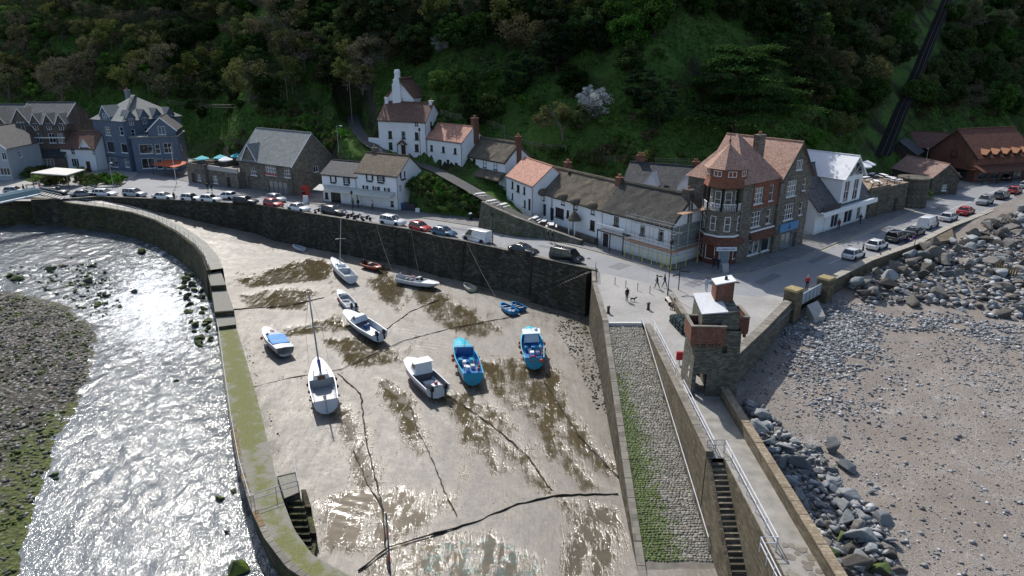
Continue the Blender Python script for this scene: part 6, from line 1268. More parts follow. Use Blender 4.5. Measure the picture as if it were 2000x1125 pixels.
def person(pos, ang, top, legs, label, pose='stand', hair=(.03, .02, .015), sc=1.0, tilt=None):
    me, hm, fc, eye = human_mesh(pose); o = link('person', me, None, pos, (0, 0, ang), (sc,)*3); tag(o, label, 'person')
    for sl, m in zip(o.material_slots, (plain('cloth_%.2f_%.2f_%.2f' % top, top, .9, var=.2, scale=6), plain('cloth_%.2f_%.2f_%.2f' % legs, legs, .9, var=.2, scale=6), SKINM, SHOE)): sl.link = 'OBJECT'; sl.material = m
    h = link('hair', hm, o); setm(h, plain('hair_%.2f_%.2f' % hair[:2], hair, .8))
    if tilt: o.rotation_euler = (tilt[0], tilt[1], ang)
    return o
NV, JE, DK, TN = (.02, .025, .04), (.04, .06, .11), (.02, .02, .022), (.3, .25, .18)
for x, y, a, tp, lg, lab, ps in (
    (1224, 588, -1.2, DK, NV, 'man in dark jacket walking a small dog on the quay', 'stand'), (1283, 563, 2.6, DK, DK, 'person in black with pale cap, left of a walking pair', 'walk'), (1298, 561, 2.6, NV, NV, 'person in navy coat, right of the walking pair', 'walk'), (1379, 569, 1.2, (.45, .48, .55), (.35, .38, .45), 'person in light clothes with a shoulder bag behind the tower', 'walk'), (1575, 565, -2, (.5, .03, .03), DK, 'person in red top standing by the beach gate', 'stand'), (1071, 471, 2.7, NV, JE, 'walker in blue on the pavement by the stone wall', 'walk'), (1079, 472, 2.7, DK, DK, 'walker in black beside the one in blue', 'walk'), (1393, 523, 1.3, DK, NV, 'taller of the couple looking into the corner shop', 'stand'), (1402, 526, 1.5, NV, DK, 'shorter of the couple outside the corner shop', 'stand'), (1637, 448, 1.2, (.28, .02, .03), DK, 'person in dark red walking past the white shop', 'walk'), (1679, 437, 1.0, DK, NV, 'person in black walking ahead past the white shop', 'walk'), (406, 373, -1.4, DK, NV, 'person in dark clothes, left of two outside the terrace bar', 'stand'), (414, 374, -1.6, NV, DK, 'person in navy, right of two outside the terrace bar', 'stand'), (341, 392, -1.5, DK, DK, 'person between two white cars on the harbour road', 'stand'), (376, 395, -1.6, NV, DK, 'person leaning by the white hatchback on the wall', 'stand'), (762, 440, .6, DK, DK, 'motorcyclist in black beside the white car', 'arm'), (775, 441, .9, (.6, .6, .6), DK, 'motorcyclist with pale helmet by the white car', 'arm'), (1683, 501, 2.4, NV, NV, 'person in navy at the door of the white hatchback', 'arm'), (1802, 392, .7, DK, NV, 'pair member in black by the planted corner', 'stand'), (690, 405, -1.3, TN, NV, 'customer in tan under the cafe canopy', 'stand'), (700, 406, -1.8, DK, JE, 'customer in black under the cafe canopy', 'stand'), (728, 409, -1.2, (.55, .55, .55), NV, 'customer in white under the cafe canopy', 'stand'), (48, 377, 0, DK, DK, 'person in black on the footbridge', 'stand'), (55, 379, 0, (.6, .62, .65), (.4, .4, .42), 'person in white on the footbridge', 'stand'), (80, 374, 0, (.5, .06, .05), DK, 'person in red at the top of the footbridge steps', 'stand')):
    p = P(x, y, .125 if (x, y) in ((1071, 471), (1079, 472), (1393, 523), (1402, 526), (1637, 448), (1679, 437), (690, 405), (700, 406), (728, 409), (406, 373), (414, 374)) else (1.6 if x < 90 else .02)); o = person(p, a, tp, lg, lab, ps, sc=random.uniform(.96, 1.04), hair=random.choice([(.03, .02, .015), (.10, .06, .03), (.35, .33, .31)]))
# seated people on the sea wall promenade
for x, y, a, tp, lab in ((1717, 512, 3.6, (.08, .07, .07), 'person in dark clothes sitting on the promenade below the white cars'), (1735, 503, 3.4, (.12, .10, .09), 'person in brown sitting against the sea wall'), (1772, 478, 3.5, (.10, .03, .22), 'person in purple sitting on the promenade'), (1783, 474, 3.6, (.14, .05, .26), 'second person in purple sitting beside the dark off-roader'), (1672, 525, 3.8, (.10, .08, .08), 'person sitting near the squat pillar of the sea wall'), (1985, 386, 3.5, DK, 'person sitting on the wall near the red cars')): person(P(x, y, -.25), a, tp, NV, lab, 'sit')
# dog
p = P(1236, 588, .03); dg_ = empty('dog', p, -.3, 'small dark dog on the quay beside its walker', 'dog'); DOGM = plain('dog_fur', (.06, .045, .035), .9, var=.4)
m = MB(); m.tube([(-.28, 0, .3), (-.15, 0, .31), (0, 0, .30), (.15, 0, .30), (.25, 0, .36), (.33, 0, .47), (.40, 0, .49), (.50, 0, .46)], [.06, .10, .095, .11, .09, .07, .075, .03], 8)
for x, b_ in ((-.24, -.05), (.17, .02)):
    for s in (-1, 1): m.tube([(x, s*.06, .28), (x-b_*.9+.02, s*.065, .15), (x+b_, s*.065, .09), (x+.02, s*.065, .0)], [.055, .033, .024, .026], 6)
m.tube([(-.27, 0, .33), (-.38, 0, .44), (-.42, 0, .52)], [.03, .022, .012], 5)
for s in (-1, 1): m.tube([(.36, s*.05, .53), (.34, s*.07, .60)], [.03, .008], 5)
m.build('fur', DOGM, dg_, True)
# ------------------------------------------------------------ boats
def hullkit(L, B, H, fine=.55, nst=12, flare=.82, deck_from=.55, floor=.35, tr=.88):
    """returns builders for topsides, bottom, deck, cockpit lining. x forward, keel at z=0"""
    st = []
    for i in range(nst+1):
        s = i/nst; b = B/2*(tr+(1-tr)*min(1, s/.35)) if s < .35 else B/2*max(.015, 1-((s-.35)/.65)**2.1)**fine if s < 1 else .01
        zs = H*(1+.28*max(0, s-.3)**1.6+.05*(1-s)); zk = H*.95*max(0, (s-.78)/.22)**1.8; x = L*(s-.5)+ (0 if s < .9 else 0)
        st.append((x, b, zs, zk))
    top, bot, rim, deck, cock, trm = MB(), MB(), MB(), MB(), MB(), MB()
    def pt(k, j, s): x, b, zs, zk = st[k]; c = [(b, zs), (b*.96, lerp(zk, zs, .7)), (b*flare, lerp(zk, zs, .38)), (b*.45, lerp(zk, zs, .1)), (0, zk)][j]; return (x+(.06*L*(c[1]/H-.5) if k > nst*.85 else 0), s*c[0], c[1])
    for s in (1, -1):
        for k in range(nst):
            for j in range(4):
                q = [pt(k, j, s), pt(k, j+1, s), pt(k+1, j+1, s), pt(k+1, j, s)]; (top if j < 2 else bot).face(q if s > 0 else q[::-1])
        tq = [pt(0, j, s) for j in range(5)]
        trm.face(([*tq, (tq[0][0], 0, tq[0][2])]) if s < 0 else [*tq, (tq[0][0], 0, tq[0][2])][::-1])
        inn = lambda k: (st[k][0]+(.10 if k == 0 else -.05), s*max(.005, st[k][1]-.09), st[k][2])
        for k in range(nst):
            a, b_ = pt(k, 0, s), pt(k+1, 0, s); q = [(a[0], a[1], a[2]+.0), (b_[0], b_[1], b_[2]), inn(k+1), inn(k)]
            q = [(v[0], v[1], v[2]+.025) for v in q]; rim.face(q if s > 0 else q[::-1]); r2 = [a, b_, q[1], q[0]]; rim.face(r2[::-1] if s > 0 else r2)
            zf = floor*H
            if st[k][0]/L+.5 < deck_from:
                i0, i1 = inn(k), inn(k+1); w = [(i0[0], i0[1], i0[2]+.02), (i1[0], i1[1], i1[2]+.02), (i1[0], i1[1]*.92, zf), (i0[0], i0[1]*.92, zf)]; cock.face(w[::-1] if s > 0 else w); f = [(i0[0], i0[1]*.92, zf), (i1[0], i1[1]*.92, zf), (i1[0], 0, zf), (i0[0], 0, zf)]; cock.face(f if s < 0 else f[::-1])
            else:
                i0, i1 = inn(k), inn(k+1); f = [(i0[0], i0[1], i0[2]+.01), (i1[0], i1[1], i1[2]+.01), (i1[0], 0, i1[2]+.07), (i0[0], 0, i0[2]+.07)]; deck.face(f if s < 0 else f[::-1])
    kd = next((k for k in range(nst+1) if st[k][0]/L+.5 >= deck_from), None)
    if kd is not None and kd < nst: x, b, zs, zk = st[kd]; cock.face([(x, b-.09, zs+.02), (x, -b+.09, zs+.02), (x, -(b-.09)*.92, floor*H), (x, (b-.09)*.92, floor*H)])
    b0 = st[0]; cock.face([(b0[0]+.1, -b0[1]+.09, b0[2]+.02), (b0[0]+.1, b0[1]-.09, b0[2]+.02), (b0[0]+.1, (b0[1]-.09)*.92, floor*H), (b0[0]+.1, -(b0[1]-.09)*.92, floor*H)])
    return dict(top=top, bot=bot, rim=rim, deck=deck, cock=cock, trm=trm, st=st)
FENDO = plain('orange_buoy', (.60, .10, .05), .5, var=.12); FENDW = plain('white_fender', (.7, .7, .72), .5); FENDK = plain('black_fender', (.015, .015, .017), .6); ROPE = plain('rope', (.20, .18, .14), .9, var=.3)
def boat(bow, stern, zdeck, B, H, cols, label, roll=0, name='boat', **k):
    a, b = P(*bow, zdeck), P(*stern, zdeck); d = a-b; L = d.length*.82; c = (a+b)/2
    o = empty(name, (c.x, c.y, BED+(.22 if H > .9 else .0)), 0, label, 'boat', k.pop('group', None)); o.rotation_euler = (R(roll), 0, math.atan2(d.y, d.x))
    H *= 1.0; kit = hullkit(L, B, H, **k); topm, botm, deckm, cockm = [paint(q, .35) for q in cols]
    h = kit['top'].build('topsides', topm, o, True); kit['bot'].build('bottom', botm, o, True); kit['trm'].build('transom', topm, o); o.scale = (1, 1.08, 1.05); kit['rim'].build('gunwale', paint(k.get('rimc', cols[2]), .4) if False else deckm, o)
    if kit['deck'].F: kit['deck'].build('deck', deckm, o)
    if kit['cock'].F: kit['cock'].build('cockpit', cockm, o)
    if H > .9: MB().box(-L*.38, -.06, -.3, L*.3, .06, .12).build('keel_bar', botm, o)
    return o, L, kit
def outboard(o, x, y, z, mat=None): 
    q = MB().box(x-.22, y-.14, z, x+.22, y+.14, z+.42).prism([(x-.2, y-.12), (x+.2, y-.12), (x+.2, y+.12), (x-.2, y+.12)], z+.421, z+.56, [(x-.12, y-.08), (x+.14, y-.08), (x+.14, y+.08), (x-.12, y+.08)]).build('outboard_motor', mat or plain('outboard_black', (.015, .016, .018), .3), o)
    MB().box(x-.10, y-.05, z-.75, x+.06, y+.05, z-.001).build('outboard_leg', DSTEEL, q); return q
def fenders(o, pts, mat, r=.16): 
    for p in pts: f = MB().ball(p, r, 8, 6, (1, 1, 1.25)).build('fender', mat, o); MB().tube([(p[0], p[1], p[2]+r), (p[0], p[1]*.96, p[2]+r+.3)], .012, 4).build('lanyard', ROPE, f)
def cabin(o, x0, x1, w0, w1, z0, z1, mat, name='cabin', rake=(.3, .1), wins=True):
    MB().prism([(x0, -w0/2), (x1, -w0/2*.85), (x1, w0/2*.85), (x0, w0/2)], z0, z1, [(x0+rake[1], -w1/2), (x1-rake[0], -w1/2*.85), (x1-rake[0], w1/2*.85), (x0+rake[1], w1/2)]).build(name, mat, o)
    if wins:
        for s in (-1, 1):
            n0 = lambda t, zz: (lerp(x0, x1, t)+(rake[1]*(1-t)-rake[0]*t)*zz, s*(lerp(lerp(w0/2, w0/2*.85, t), lerp(w1/2, w1/2*.85, t), zz)+.012), lerp(z0, z1, zz)); MB().face([n0(.12, .42), n0(.82, .42), n0(.82, .85), n0(.12, .85)][::s]).build('side_window', CARGLASS, o)
        xf = lambda zz: x1-rake[0]*zz+.012; wf = lambda zz: lerp(w0/2*.85, w1/2*.85, zz)*.85; MB().face([(xf(.4), -wf(.4), lerp(z0, z1, .4)), (xf(.4), wf(.4), lerp(z0, z1, .4)), (xf(.88), wf(.88), lerp(z0, z1, .88)), (xf(.88), -wf(.88), lerp(z0, z1, .88))]).build('windscreen', CARGLASS, o)
WB, CRM, TRQ, DBL, LGR, GYD = (.72, .74, .76), (.55, .54, .48), (.02, .36, .55), (.02, .07, .20), (.5, .52, .54), (.16, .17, .18)
# 1 small cruiser with blue cover
o, L, k = boat((512, 640), (560, 688), -4.9, 2.2, 1.0, (LGR, (.05, .05, .055), WB, GYD), 'small cruiser with bright blue cockpit cover beside the pier', roll=7, deck_from=.0, fine=.6)
cabin(o, -.2, 1.5, 1.7, 1.3, 1.0, 1.5, paint((.45, .52, .6), .3), rake=(.7, 0)); MB().prism([(-2.2, -.95), (-.21, -.95), (-.21, .95), (-2.2, .95)], [1.05, 1.3, 1.3, 1.05], [1.16, 1.5, 1.5, 1.16]).build('cockpit_cover', plain('blue_cover', (.02, .26, .62), .6), o); fenders(o, [(1.0, 1.15, .8)], FENDO); fenders(o, [(-.8, 1.2, .6)], FENDW); MB().tube([(-2.3, -.9, 1.1), (-2.3, -.9, 1.5), (-2.3, .9, 1.5), (-2.3, .9, 1.1)], .025, 5).build('stern_rail', STEEL, o)
m = MB(); 
for t in np.linspace(0, 2*math.pi, 13)[:-1]: pass
m.tube([(1.0+.22*math.cos(t), .22*math.sin(t), 1.56) for t in np.linspace(0, 2*math.pi, 13)], .05, 5); m.build('lifebuoy', FENDO, o)
# 2 yacht with blue sail cover, near pier
def rig(o, x, z, h, boom=None, spreader=True, forestay=None, mat=None, cover=None):
    mt = mat or plain('mast_grey', (.34, .36, .40), .4, .3); q = MB().tube([(x, 0, z), (x, 0, z+h)], [.085, .06], 6).build('mast', mt, o)
    if spreader: MB().tube([(x, -.75, z+h*.55), (x, 0, z+h*.56), (x, .75, z+h*.55)], .03, 5).build('spreader', mt, q)
    for s in (-1, 1): MB().tube([(x-.2, s*.95, z-.1), (x, s*.75, z+h*.55), (x, 0, z+h*.98)], .012, 4).build('shroud', DSTEEL, q)
    if forestay: MB().tube([(forestay, 0, z-.1), (x, 0, z+h*.97)], .012, 4).build('forestay', DSTEEL, q)
    if boom:
        MB().tube([(x-.05, 0, z+.75), (x-boom, 0, z+.7)], .05, 6).build('boom', mt, q)
        if cover: MB().tube([(x-.0, 0, z+.95), (x-boom*.5, 0, z+.85), (x-boom, 0, z+.78)], [.16, .13, .07], 8).build('sail_cover', cover, q)
o, L, k = boat((620, 700), (640, 800), -4.7, 2.5, 1.35, (WB, WB, WB, (.35, .36, .37)), 'white yacht with blue sail cover and tall mast beside the pier', roll=-2, deck_from=.42, fine=.7)
cabin(o, -.3, 2.0, 1.6, 1.2, 1.5, 1.95, paint(WB, .35), rake=(.8, .05)); rig(o, 1.1, 1.95, 8.2, 2.6, forestay=3.2, cover=plain('navy_cover', (.02, .04, .20), .7)); MB().box(-.35, -.35, 1.45, -.29, .35, 1.9).build('companionway', plain('teak', (.16, .07, .03), .6), o)
fenders(o, [(0, 1.3, 1.0), (-1.6, 1.25, 1.0), (-2.6, 1.15, .9), (-1.5, -1.3, 1.0), (0.2, -1.33, 1.0)], FENDK, .15); MB().box(-L/2-.1, -.04, .1, -L/2+.0, .04, 1.5).build('rudder', paint((.35, .42, .45), .4), o); MB().tube([(-L/2, -.95, 1.4), (-L/2-.05, -.95, 2.0), (-L/2-.05, .95, 2.0), (-L/2, .95, 1.4)], .02, 5).build('pushpit', STEEL, o)
MB().box(-.8, -.05, -.15, .8, .05, .1).build('keel', paint((.1, .1, .11), .5), o)
# 3 white and green yacht in the middle
o, L, k = boat((644, 505), (690, 548), -4.9, 2.1, 1.1, (WB, (.02, .16, .10), WB, LGR), 'white yacht with green trim and bare mast in the middle', roll=6, deck_from=.40, fine=.7)
cabin(o, -.2, 1.4, 1.3, 1.0, 1.2, 1.6, paint(WB, .35), rake=(.7, .05)); rig(o, .9, 1.6, 6.6, 1.9, forestay=2.6, mat=plain('alloy_mast', (.5, .52, .54), .35, .5)); MB().box(-.6, -.05, -.2, .6, .05, .1).build('keel', paint((.02, .12, .08), .5), o); MB().tube([(-L/2, .8, 1.15), (-.3, .95, 1.2), (1.6, .5, 1.35)], .04, 5).build('rubbing_strake', paint((.02, .2, .13), .5), o)
# 4 small red workboat
o, L, k = boat((747, 524), (707, 512), -5.3, 1.6, .7, ((.30, .06, .035), (.03, .03, .03), (.40, .10, .06), (.20, .07, .05)), 'small rust-red open boat by the harbour wall', roll=3, deck_from=.8); outboard(o, -L/2+.1, 0, .65); MB().box(-.6, -.35, .3, -.1, .35, 1.0).build('console', paint(GYD), o); MB().box(.1, -.6, .35, .35, .6, .5).build('thwart', paint((.35, .12, .08)), o)
# 5 long white rigid inflatable
o, L, k = boat((864, 557), (771, 540), -5.2, 2.3, .8, (WB, GYD, WB, LGR), 'long white speedboat with black stripe below the harbour wall', roll=-3, deck_from=.66, fine=.5); cabin(o, -.2, .9, 1.0, .8, .7, 1.35, paint(LGR, .4), 'console', (.5, .1)); outboard(o, -L/2+.0, .35, .75, paint((.5, .5, .52))); outboard(o, -L/2+.0, -.35, .75, paint((.5, .5, .52)))
for x in (-2.0, -1.2): MB().box(x-.3, -.35, .35, x+.1, .35, .85).build('seat', paint(GYD), o)
MB().tube([(st[0], s_*(st[1]+.02), st[2]*.8) for s_ in (1,) for st in k['st'][1:]], .06, 6).build('rubbing_strake', FENDK, o); MB().ball((-.9, 0, 1.2), .3, 8, 6, (1.2, 1, .6)).build('seat_cover', plain('pinkish_cover', (.35, .2, .2), .8), o)
# 6 small white boat with pale cover
o, L, k = boat((658, 563), (692, 603), -5.1, 1.7, .8, (WB, WB, WB, (.40, .42, .44)), 'small white boat with grey slatted floor behind the blue-hulled one', roll=5, deck_from=.7); outboard(o, -L/2, .2, .8); outboard(o, -L/2, -.35, .8); cabin(o, .4, 1.1, 1.1, .8, .8, 1.15, paint((.22, .24, .28)), 'windscreen_frame', (.4, .05), False)
for y in np.linspace(-.5, .5, 6): MB().box(-1.4, y-.06, .33, .6, y+.06, .38).build('floor_slat', paint((.5, .52, .55)), o)
fenders(o, [(.8, .85, .55), (.2, .9, .5)], FENDO, .13)
# 7 dark hull cuddy boat with white wheelhouse
o, L, k = boat((670, 608), (752, 661), -5.0, 2.2, 1.05, (WB, (.02, .05, .07), WB, (.45, .5, .55)), 'white fishing boat with dark bottom and domed screen in the centre', roll=-6, deck_from=.6); cabin(o, .0, 1.7, 1.8, 1.2, 1.1, 1.85, paint((.55, .62, .68), .3), rake=(.8, .1)); outboard(o, -L/2-.05, .4, 1.0); outboard(o, -L/2-.05, -.45, .95); MB().box(-.9, -.5, .4, -.5, .1, .95).build('seat', paint(DBL), o)
fenders(o, [(-.4, -1.15, .8), (-.9, -1.18, .8), (1.2, -1.0, .9), (2.4, -.6, 1.0)], FENDW, .15); fenders(o, [(-1.3, -1.15, .8)], FENDO, .15)
# 8 white cabin catamaran
o, L, k = boat((792, 700), (862, 768), -4.8, 2.5, 1.15, (WB, WB, WB, GYD), 'white twin-engined cabin boat with maroon stripe, nearest the centre', roll=2, deck_from=.5, fine=.4, tr=.97); cabin(o, -.3, 1.5, 1.9, 1.6, 1.15, 2.35, paint(WB, .3), rake=(.7, 0)); MB().box(-.35, -1.0, 2.36, 1.0, 1.0, 2.43).build('cabin_roof', paint((.76, .78, .78), .4), o); outboard(o, -L/2-.15, .7, 1.0); outboard(o, -L/2-.15, -.7, 1.0)
MB().box(-L/2+.2, -.4, 1.0, -L/2+.8, .4, 1.3).build('stern_box', paint(WB), o); MB().box(-1.7, -.6, .42, -1.0, .4, .7).build('deck_box', paint(LGR), o); MB().ball((-L/2+.5, 0, 1.4), .18, 8, 6).build('net_float', paint((.4, .03, .05)), o)
for s in (1, -1): MB().tube([(st[0], s*(st[1]+.01), st[2]*.66) for st in k['st'][:10]], .045, 4).build('stripe', paint((.10, .015, .03)), o)
# 9, 10 turquoise fishing boats
for (bw, sn, lab, roll, v) in (((893, 662), (926, 744), 'turquoise fishing boat with orange fenders, left of the pair', 5, 0), ((1034, 640), (1046, 712), 'turquoise fishing boat with lifebuoy on its stern, right of the pair', -2, 1)):
    o, L, k = boat(bw, sn, -4.7, 2.5, 1.3, (TRQ, (.30, .27, .22) if not v else (.45, .47, .5), (.06, .48, .62), (.02, .16, .42)), lab, roll, name='fishing_boat', deck_from=.72, fine=.45, tr=.8)
    if v: cabin(o, .1, 1.5, 1.7, 1.4, 1.3, 2.3, paint((.55, .68, .74), .3), 'wheelhouse', (.2, .05)); MB().box(.0, -.95, 2.31, 1.5, .95, 2.4).build('wheelhouse_roof', paint((.60, .72, .76), .4), o); MB().ball((.9, -.5, 2.5), .2, 8, 6).build('radar', paint(WB), o)
    else: MB().box(.9, -.9, 1.1, 1.1, .9, 1.95).build('wheelhouse', paint((.02, .10, .30)), o); MB().tube([(.9, -.95, 1.3), (.9, -.95, 2.2), (.9, .95, 2.2), (.9, .95, 1.3)], .04, 5).build('gantry', paint(WB), o)
    for i, (x, y, c) in enumerate(((-.6, .3, WB), (-1.3, .2, WB), (-1.3, -.5, LGR), (-.2, -.5, (.04, .4, .55)), (-.3, .6, (.05, .3, .5)), (-1.9, .1, (.7, .72, .74)), (.4, .3, (.03, .1, .3)))): MB().box(x-.28, y-.2, .48, x+.28, y+.2, .48+random.uniform(.3, .75)).build('fish_box', paint(c), o)
    fenders(o, [(-2.0, -1.1, 1.0), (-1.7, -1.2, 1.15), (-2.2, -1.0, .75), (.6, 1.25, 1.1), (0, 1.3, .9), (-1.8, 1.2, 1.0), (.2, -1.3, 1.0)], FENDO, .2)
    if v:
        m = MB(); m.tube([(-L/2+.05, .15+.32*math.cos(t), 1.25+.32*math.sin(t)) for t in np.linspace(0, 2*math.pi, 15)], .08, 6); m.build('lifebuoy', plain('lifebuoy_red', (.5, .05, .07), .5), o); MB().ball((-L/2-.1, -.7, 1.05), .24, 8, 6).build('buoy', FENDO, o)
    MB().tube([(1.2, 0, 1.3), (1.2, 0, 3.0)], .035, 5).build('mast', STEEL, o); MB().prism([(-L/2-.05, -.05), (-L/2+.5, -.05), (-L/2+.5, .05), (-L/2-.05, .05)], -.0, .7).build('skeg', paint((.3, .25, .18)), o)
# 11 rowing boats, dinghies
for bw, sn, c, lab, B_ in (((976, 591), (1008, 612), (.02, .20, .42), 'blue rowing boat with pale thwarts, the nearer of two', 1.5), ((998, 590), (1024, 604), (.02, .14, .32), 'darker blue rowing boat behind the first', 1.3), ((906, 553), (925, 566), (.50, .50, .38), 'small cream dinghy on the mud below the wall', 1.3), ((571, 479), (594, 487), (.62, .64, .68), 'small white tender at the foot of the far wall', 1.2)):
    o, L, k = boat(bw, sn, -5.5, B_, .55, (c, dk(c, .6), dk(c, 1.5), dk(c, .7)), lab, roll=4, name='rowing_boat', deck_from=.9, floor=.2)
    for f in (-.22, .05, .3): MB().box(L*f-.1, -B_*.42, .36, L*f+.1, B_*.42, .41).build('thwart', paint((.5, .55, .55)), o)
# ------------------------------------------------------------ mooring chains and ropes
CHAIN = plain('weedy_chain', (.035, .03, .018), .9, var=.5, scale=5)
def chain(pts, label, r=.045):
    q = [P(x, y, BED) for x, y in pts]; out = []
    for a, b in zip(q, q[1:]):
        n = max(2, int((b-a).length/.5))
        for i in range(n): t = i/n; p = a.lerp(b, t); out.append((p.x+random.uniform(-.07, .07), p.y+random.uniform(-.07, .07), BED+.05))
    o = MB().tube(out, [r*random.uniform(.5, 1.5) for _ in out], 5).build('mooring_chain', CHAIN); return tag(o, label, 'chain')
chain([(495, 757), (560, 740), (665, 722), (790, 665), (890, 640), (985, 622), (1040, 610)], 'long weedy ground chain crossing the harbour past the boats')
chain([(700, 1115), (760, 1070), (850, 1043), (930, 1020), (1010, 985), (1090, 968), (1222, 965)], 'thick ground chain curving across the foreground silt', .07)
chain([(800, 790), (815, 840), (850, 910), (868, 960), (898, 1018)], 'thin weedy chain running down the pale silt'); chain([(872, 770), (960, 830), (1030, 890), (1070, 950), (1085, 965)], 'slack mooring line trailing from the cabin boat', .05); chain([(1060, 740), (1130, 850), (1200, 925), (1220, 945)], 'thin chain from the right fishing boat to the slip wall', .05)
chain([(660, 730), (705, 770), (715, 860), (745, 985), (760, 1125)], 'mooring rope lying on the silt from the yacht', .06); chain([(690, 880), (725, 960), (757, 1005)], 'short slack rope joining the striped pole', .04); chain([(455, 605), (560, 598), (640, 580)], 'chain crossing behind the white yacht', .07); chain([(740, 655), (800, 610), (860, 585)], 'chain under the white fishing boat', .07)
def rope(a, b, label, sag=.3):
    pts = [a.lerp(b, t)-Vector((0, 0, sag*4*t*(1-t))) for t in np.linspace(0, 1, 8)]; tag(MB().tube(pts, .028, 5).build('mooring_rope', ROPE), label, 'rope')
for (x0, y0), (x1, y1, z1), lab in (((735, 440), (765, 528, -5), 'rope from the wall to the white speedboat stern'), ((803, 450), (818, 533, -5), 'rope from the wall down to the white speedboat'), ((862, 465), (895, 545, -5.8), 'rope slanting down the wall near the cream dinghy'), ((912, 474), (972, 587, -5.3), 'long rope from the wall to the blue rowing boat'), ((692, 432), (715, 505, -5.2), 'rope from the wall to the red boat')): rope(P(x0, y0, .2), P(x1, y1, z1), lab)
# striped pole in the foreground
a, b = P(763, 1128, -6), P(754, 1003, -6); po = empty('mooring_pole', a, 0, 'thin blue and red banded pole standing in the foreground silt', 'pole'); h0 = Vector((0, 0, 0)); dpole = (P(754, 1003, -2.2)-a)
for i in range(8): q0, q1 = dpole*(i/8), dpole*((i+1)/8); MB().tube([q0, q1], .06, 8).build('band', paint((.08, .10, .16) if i % 3 != 2 else (.45, .06, .08)), po)
# ------------------------------------------------------------ rocks
def rockmesh(seed, n=16, flat=.75):
    r = random.Random(seed); bm = bmesh.new()
    for i in range(n):
        v = Vector((r.gauss(0, 1), r.gauss(0, 1), r.gauss(0, 1))).normalized(); v = Vector((v.x*r.uniform(.75, 1.1), v.y*r.uniform(.6, .95), v.z*flat*r.uniform(.75, 1))); bm.verts.new(v*.5)
    h = bmesh.ops.convex_hull(bm, input=bm.verts); bmesh.ops.delete(bm, geom=[v for v in bm.verts if not v.link_faces], context='VERTS'); return bm
def mat_rock(name, cols, moss=None):
    g = N(name); o = g.coord(); r = g.rnd(); f = g.noise(o, 2.5, 6, .7); f2 = g.noise(g.mapping(o, (1, 1, 4)), 5, 5, .7)
    col = g.ramp(g.math('ADD', g.math('MULTIPLY', r, .75), g.math('MULTIPLY', f, .35)), [(.1, cols[0]), (.5, cols[1]), (.95, cols[2])]); col = g.mix(g.map(f2, .4, .75, 0, .55), col, dk(cols[0], .7))
    if moss: nz = g.n('SeparateXYZ', {0: g.n('NewGeometry').outputs['Normal']}).outputs[2]; col = g.mix(g.math('MULTIPLY', g.map(g.noise(o, 1.4, 5, .7), .4, .55), g.map(nz, .1, .7)), col, moss)
    g.bump(g.math('ADD', f, f2), .7, .08); return g.fin(col, .85, 0, .3)
ROCKM = mat_rock('boulder_stone', [(.05, .045, .04), (.13, .12, .105), (.26, .25, .23)]); ROCKB = mat_rock('blue_boulder', [(.10, .11, .115), (.20, .215, .22), (.34, .36, .37)]); ROCKD = mat_rock('wet_boulder', [(.018, .018, .016), (.045, .045, .04), (.10, .10, .09)], (.08, .13, .012))
RMS = {}
for nm, mt in (('a', ROCKM), ('b', ROCKB), ('d', ROCKD)):
    RMS[nm] = []
    for i in range(12):
        bm = rockmesh(i*7+1, random.choice((9, 11, 13, 16)), random.choice((.6, .75, .9))); bmesh.ops.bevel(bm, geom=bm.edges[:], offset=.022, segments=1, affect='EDGES'); me = bpy.data.meshes.new('boulder'); bm.to_mesh(me); bm.free(); me.materials.append(mt); RMS[nm].append(me)
def boulder(p, size, kind, label, group, sink=.25):
    o = link('boulder', random.choice(RMS[kind]), None, (p.x, p.y, p.z+size*(.3-sink)), (random.uniform(-.5, .5), random.uniform(-.5, .5), random.uniform(0, 6.28)), (size*random.uniform(.9, 1.3), size*random.uniform(.8, 1.1), size*random.uniform(.75, 1.05)))
    return tag(o, label, 'boulder', group)
def scatter_px(poly, n, zf, mind, seed=1, smin=.8, smax=2.2, pw=1.6):
    r = random.Random(seed); xs, ys = [p[0] for p in poly], [p[1] for p in poly]; out = []; tries = 0
    wp = [(lambda q: (q.x, q.y))(gp(p[0], p[1], zf)) for p in poly]; X0, X1, Y0, Y1 = min(p[0] for p in wp), max(p[0] for p in wp), min(p[1] for p in wp), max(p[1] for p in wp)
    while len(out) < n and tries < n*60:
        tries += 1; x, y = r.uniform(X0, X1), r.uniform(Y0, Y1)
        if not inpoly(x, y, wp): continue
        s = smin+(smax-smin)*r.random()**pw
        if any((x-a)**2+(y-b)**2 < (mind*(s+t)/2)**2 for a, b, t in out): continue
        out.append((x, y, s))
    return out
def gp(px_, py_, zf):
    p = P(px_, py_, -2)
    for _ in range(4): p = P(px_, py_, float(zf(p.x, p.y)))
    return p
arm = [(1640, 562), (1690, 540), (1800, 497), (1870, 472), (2005, 412), (2080, 430), (2080, 640), (1960, 625), (1850, 600), (1760, 590), (1700, 600)]
A_ = scatter_px(arm, 172, beachz, .52, 4, 1.3, 3.2, 1.4); A_.sort(key=lambda q: -q[2])
def beachtop(x, y): return float(beachz(x, y))
zone = lambda px_: 'by the squat pillar' if px_ < 1720 else 'below the parked white cars' if px_ < 1800 else 'beside the bastion' if px_ < 1900 else 'at the right margin'
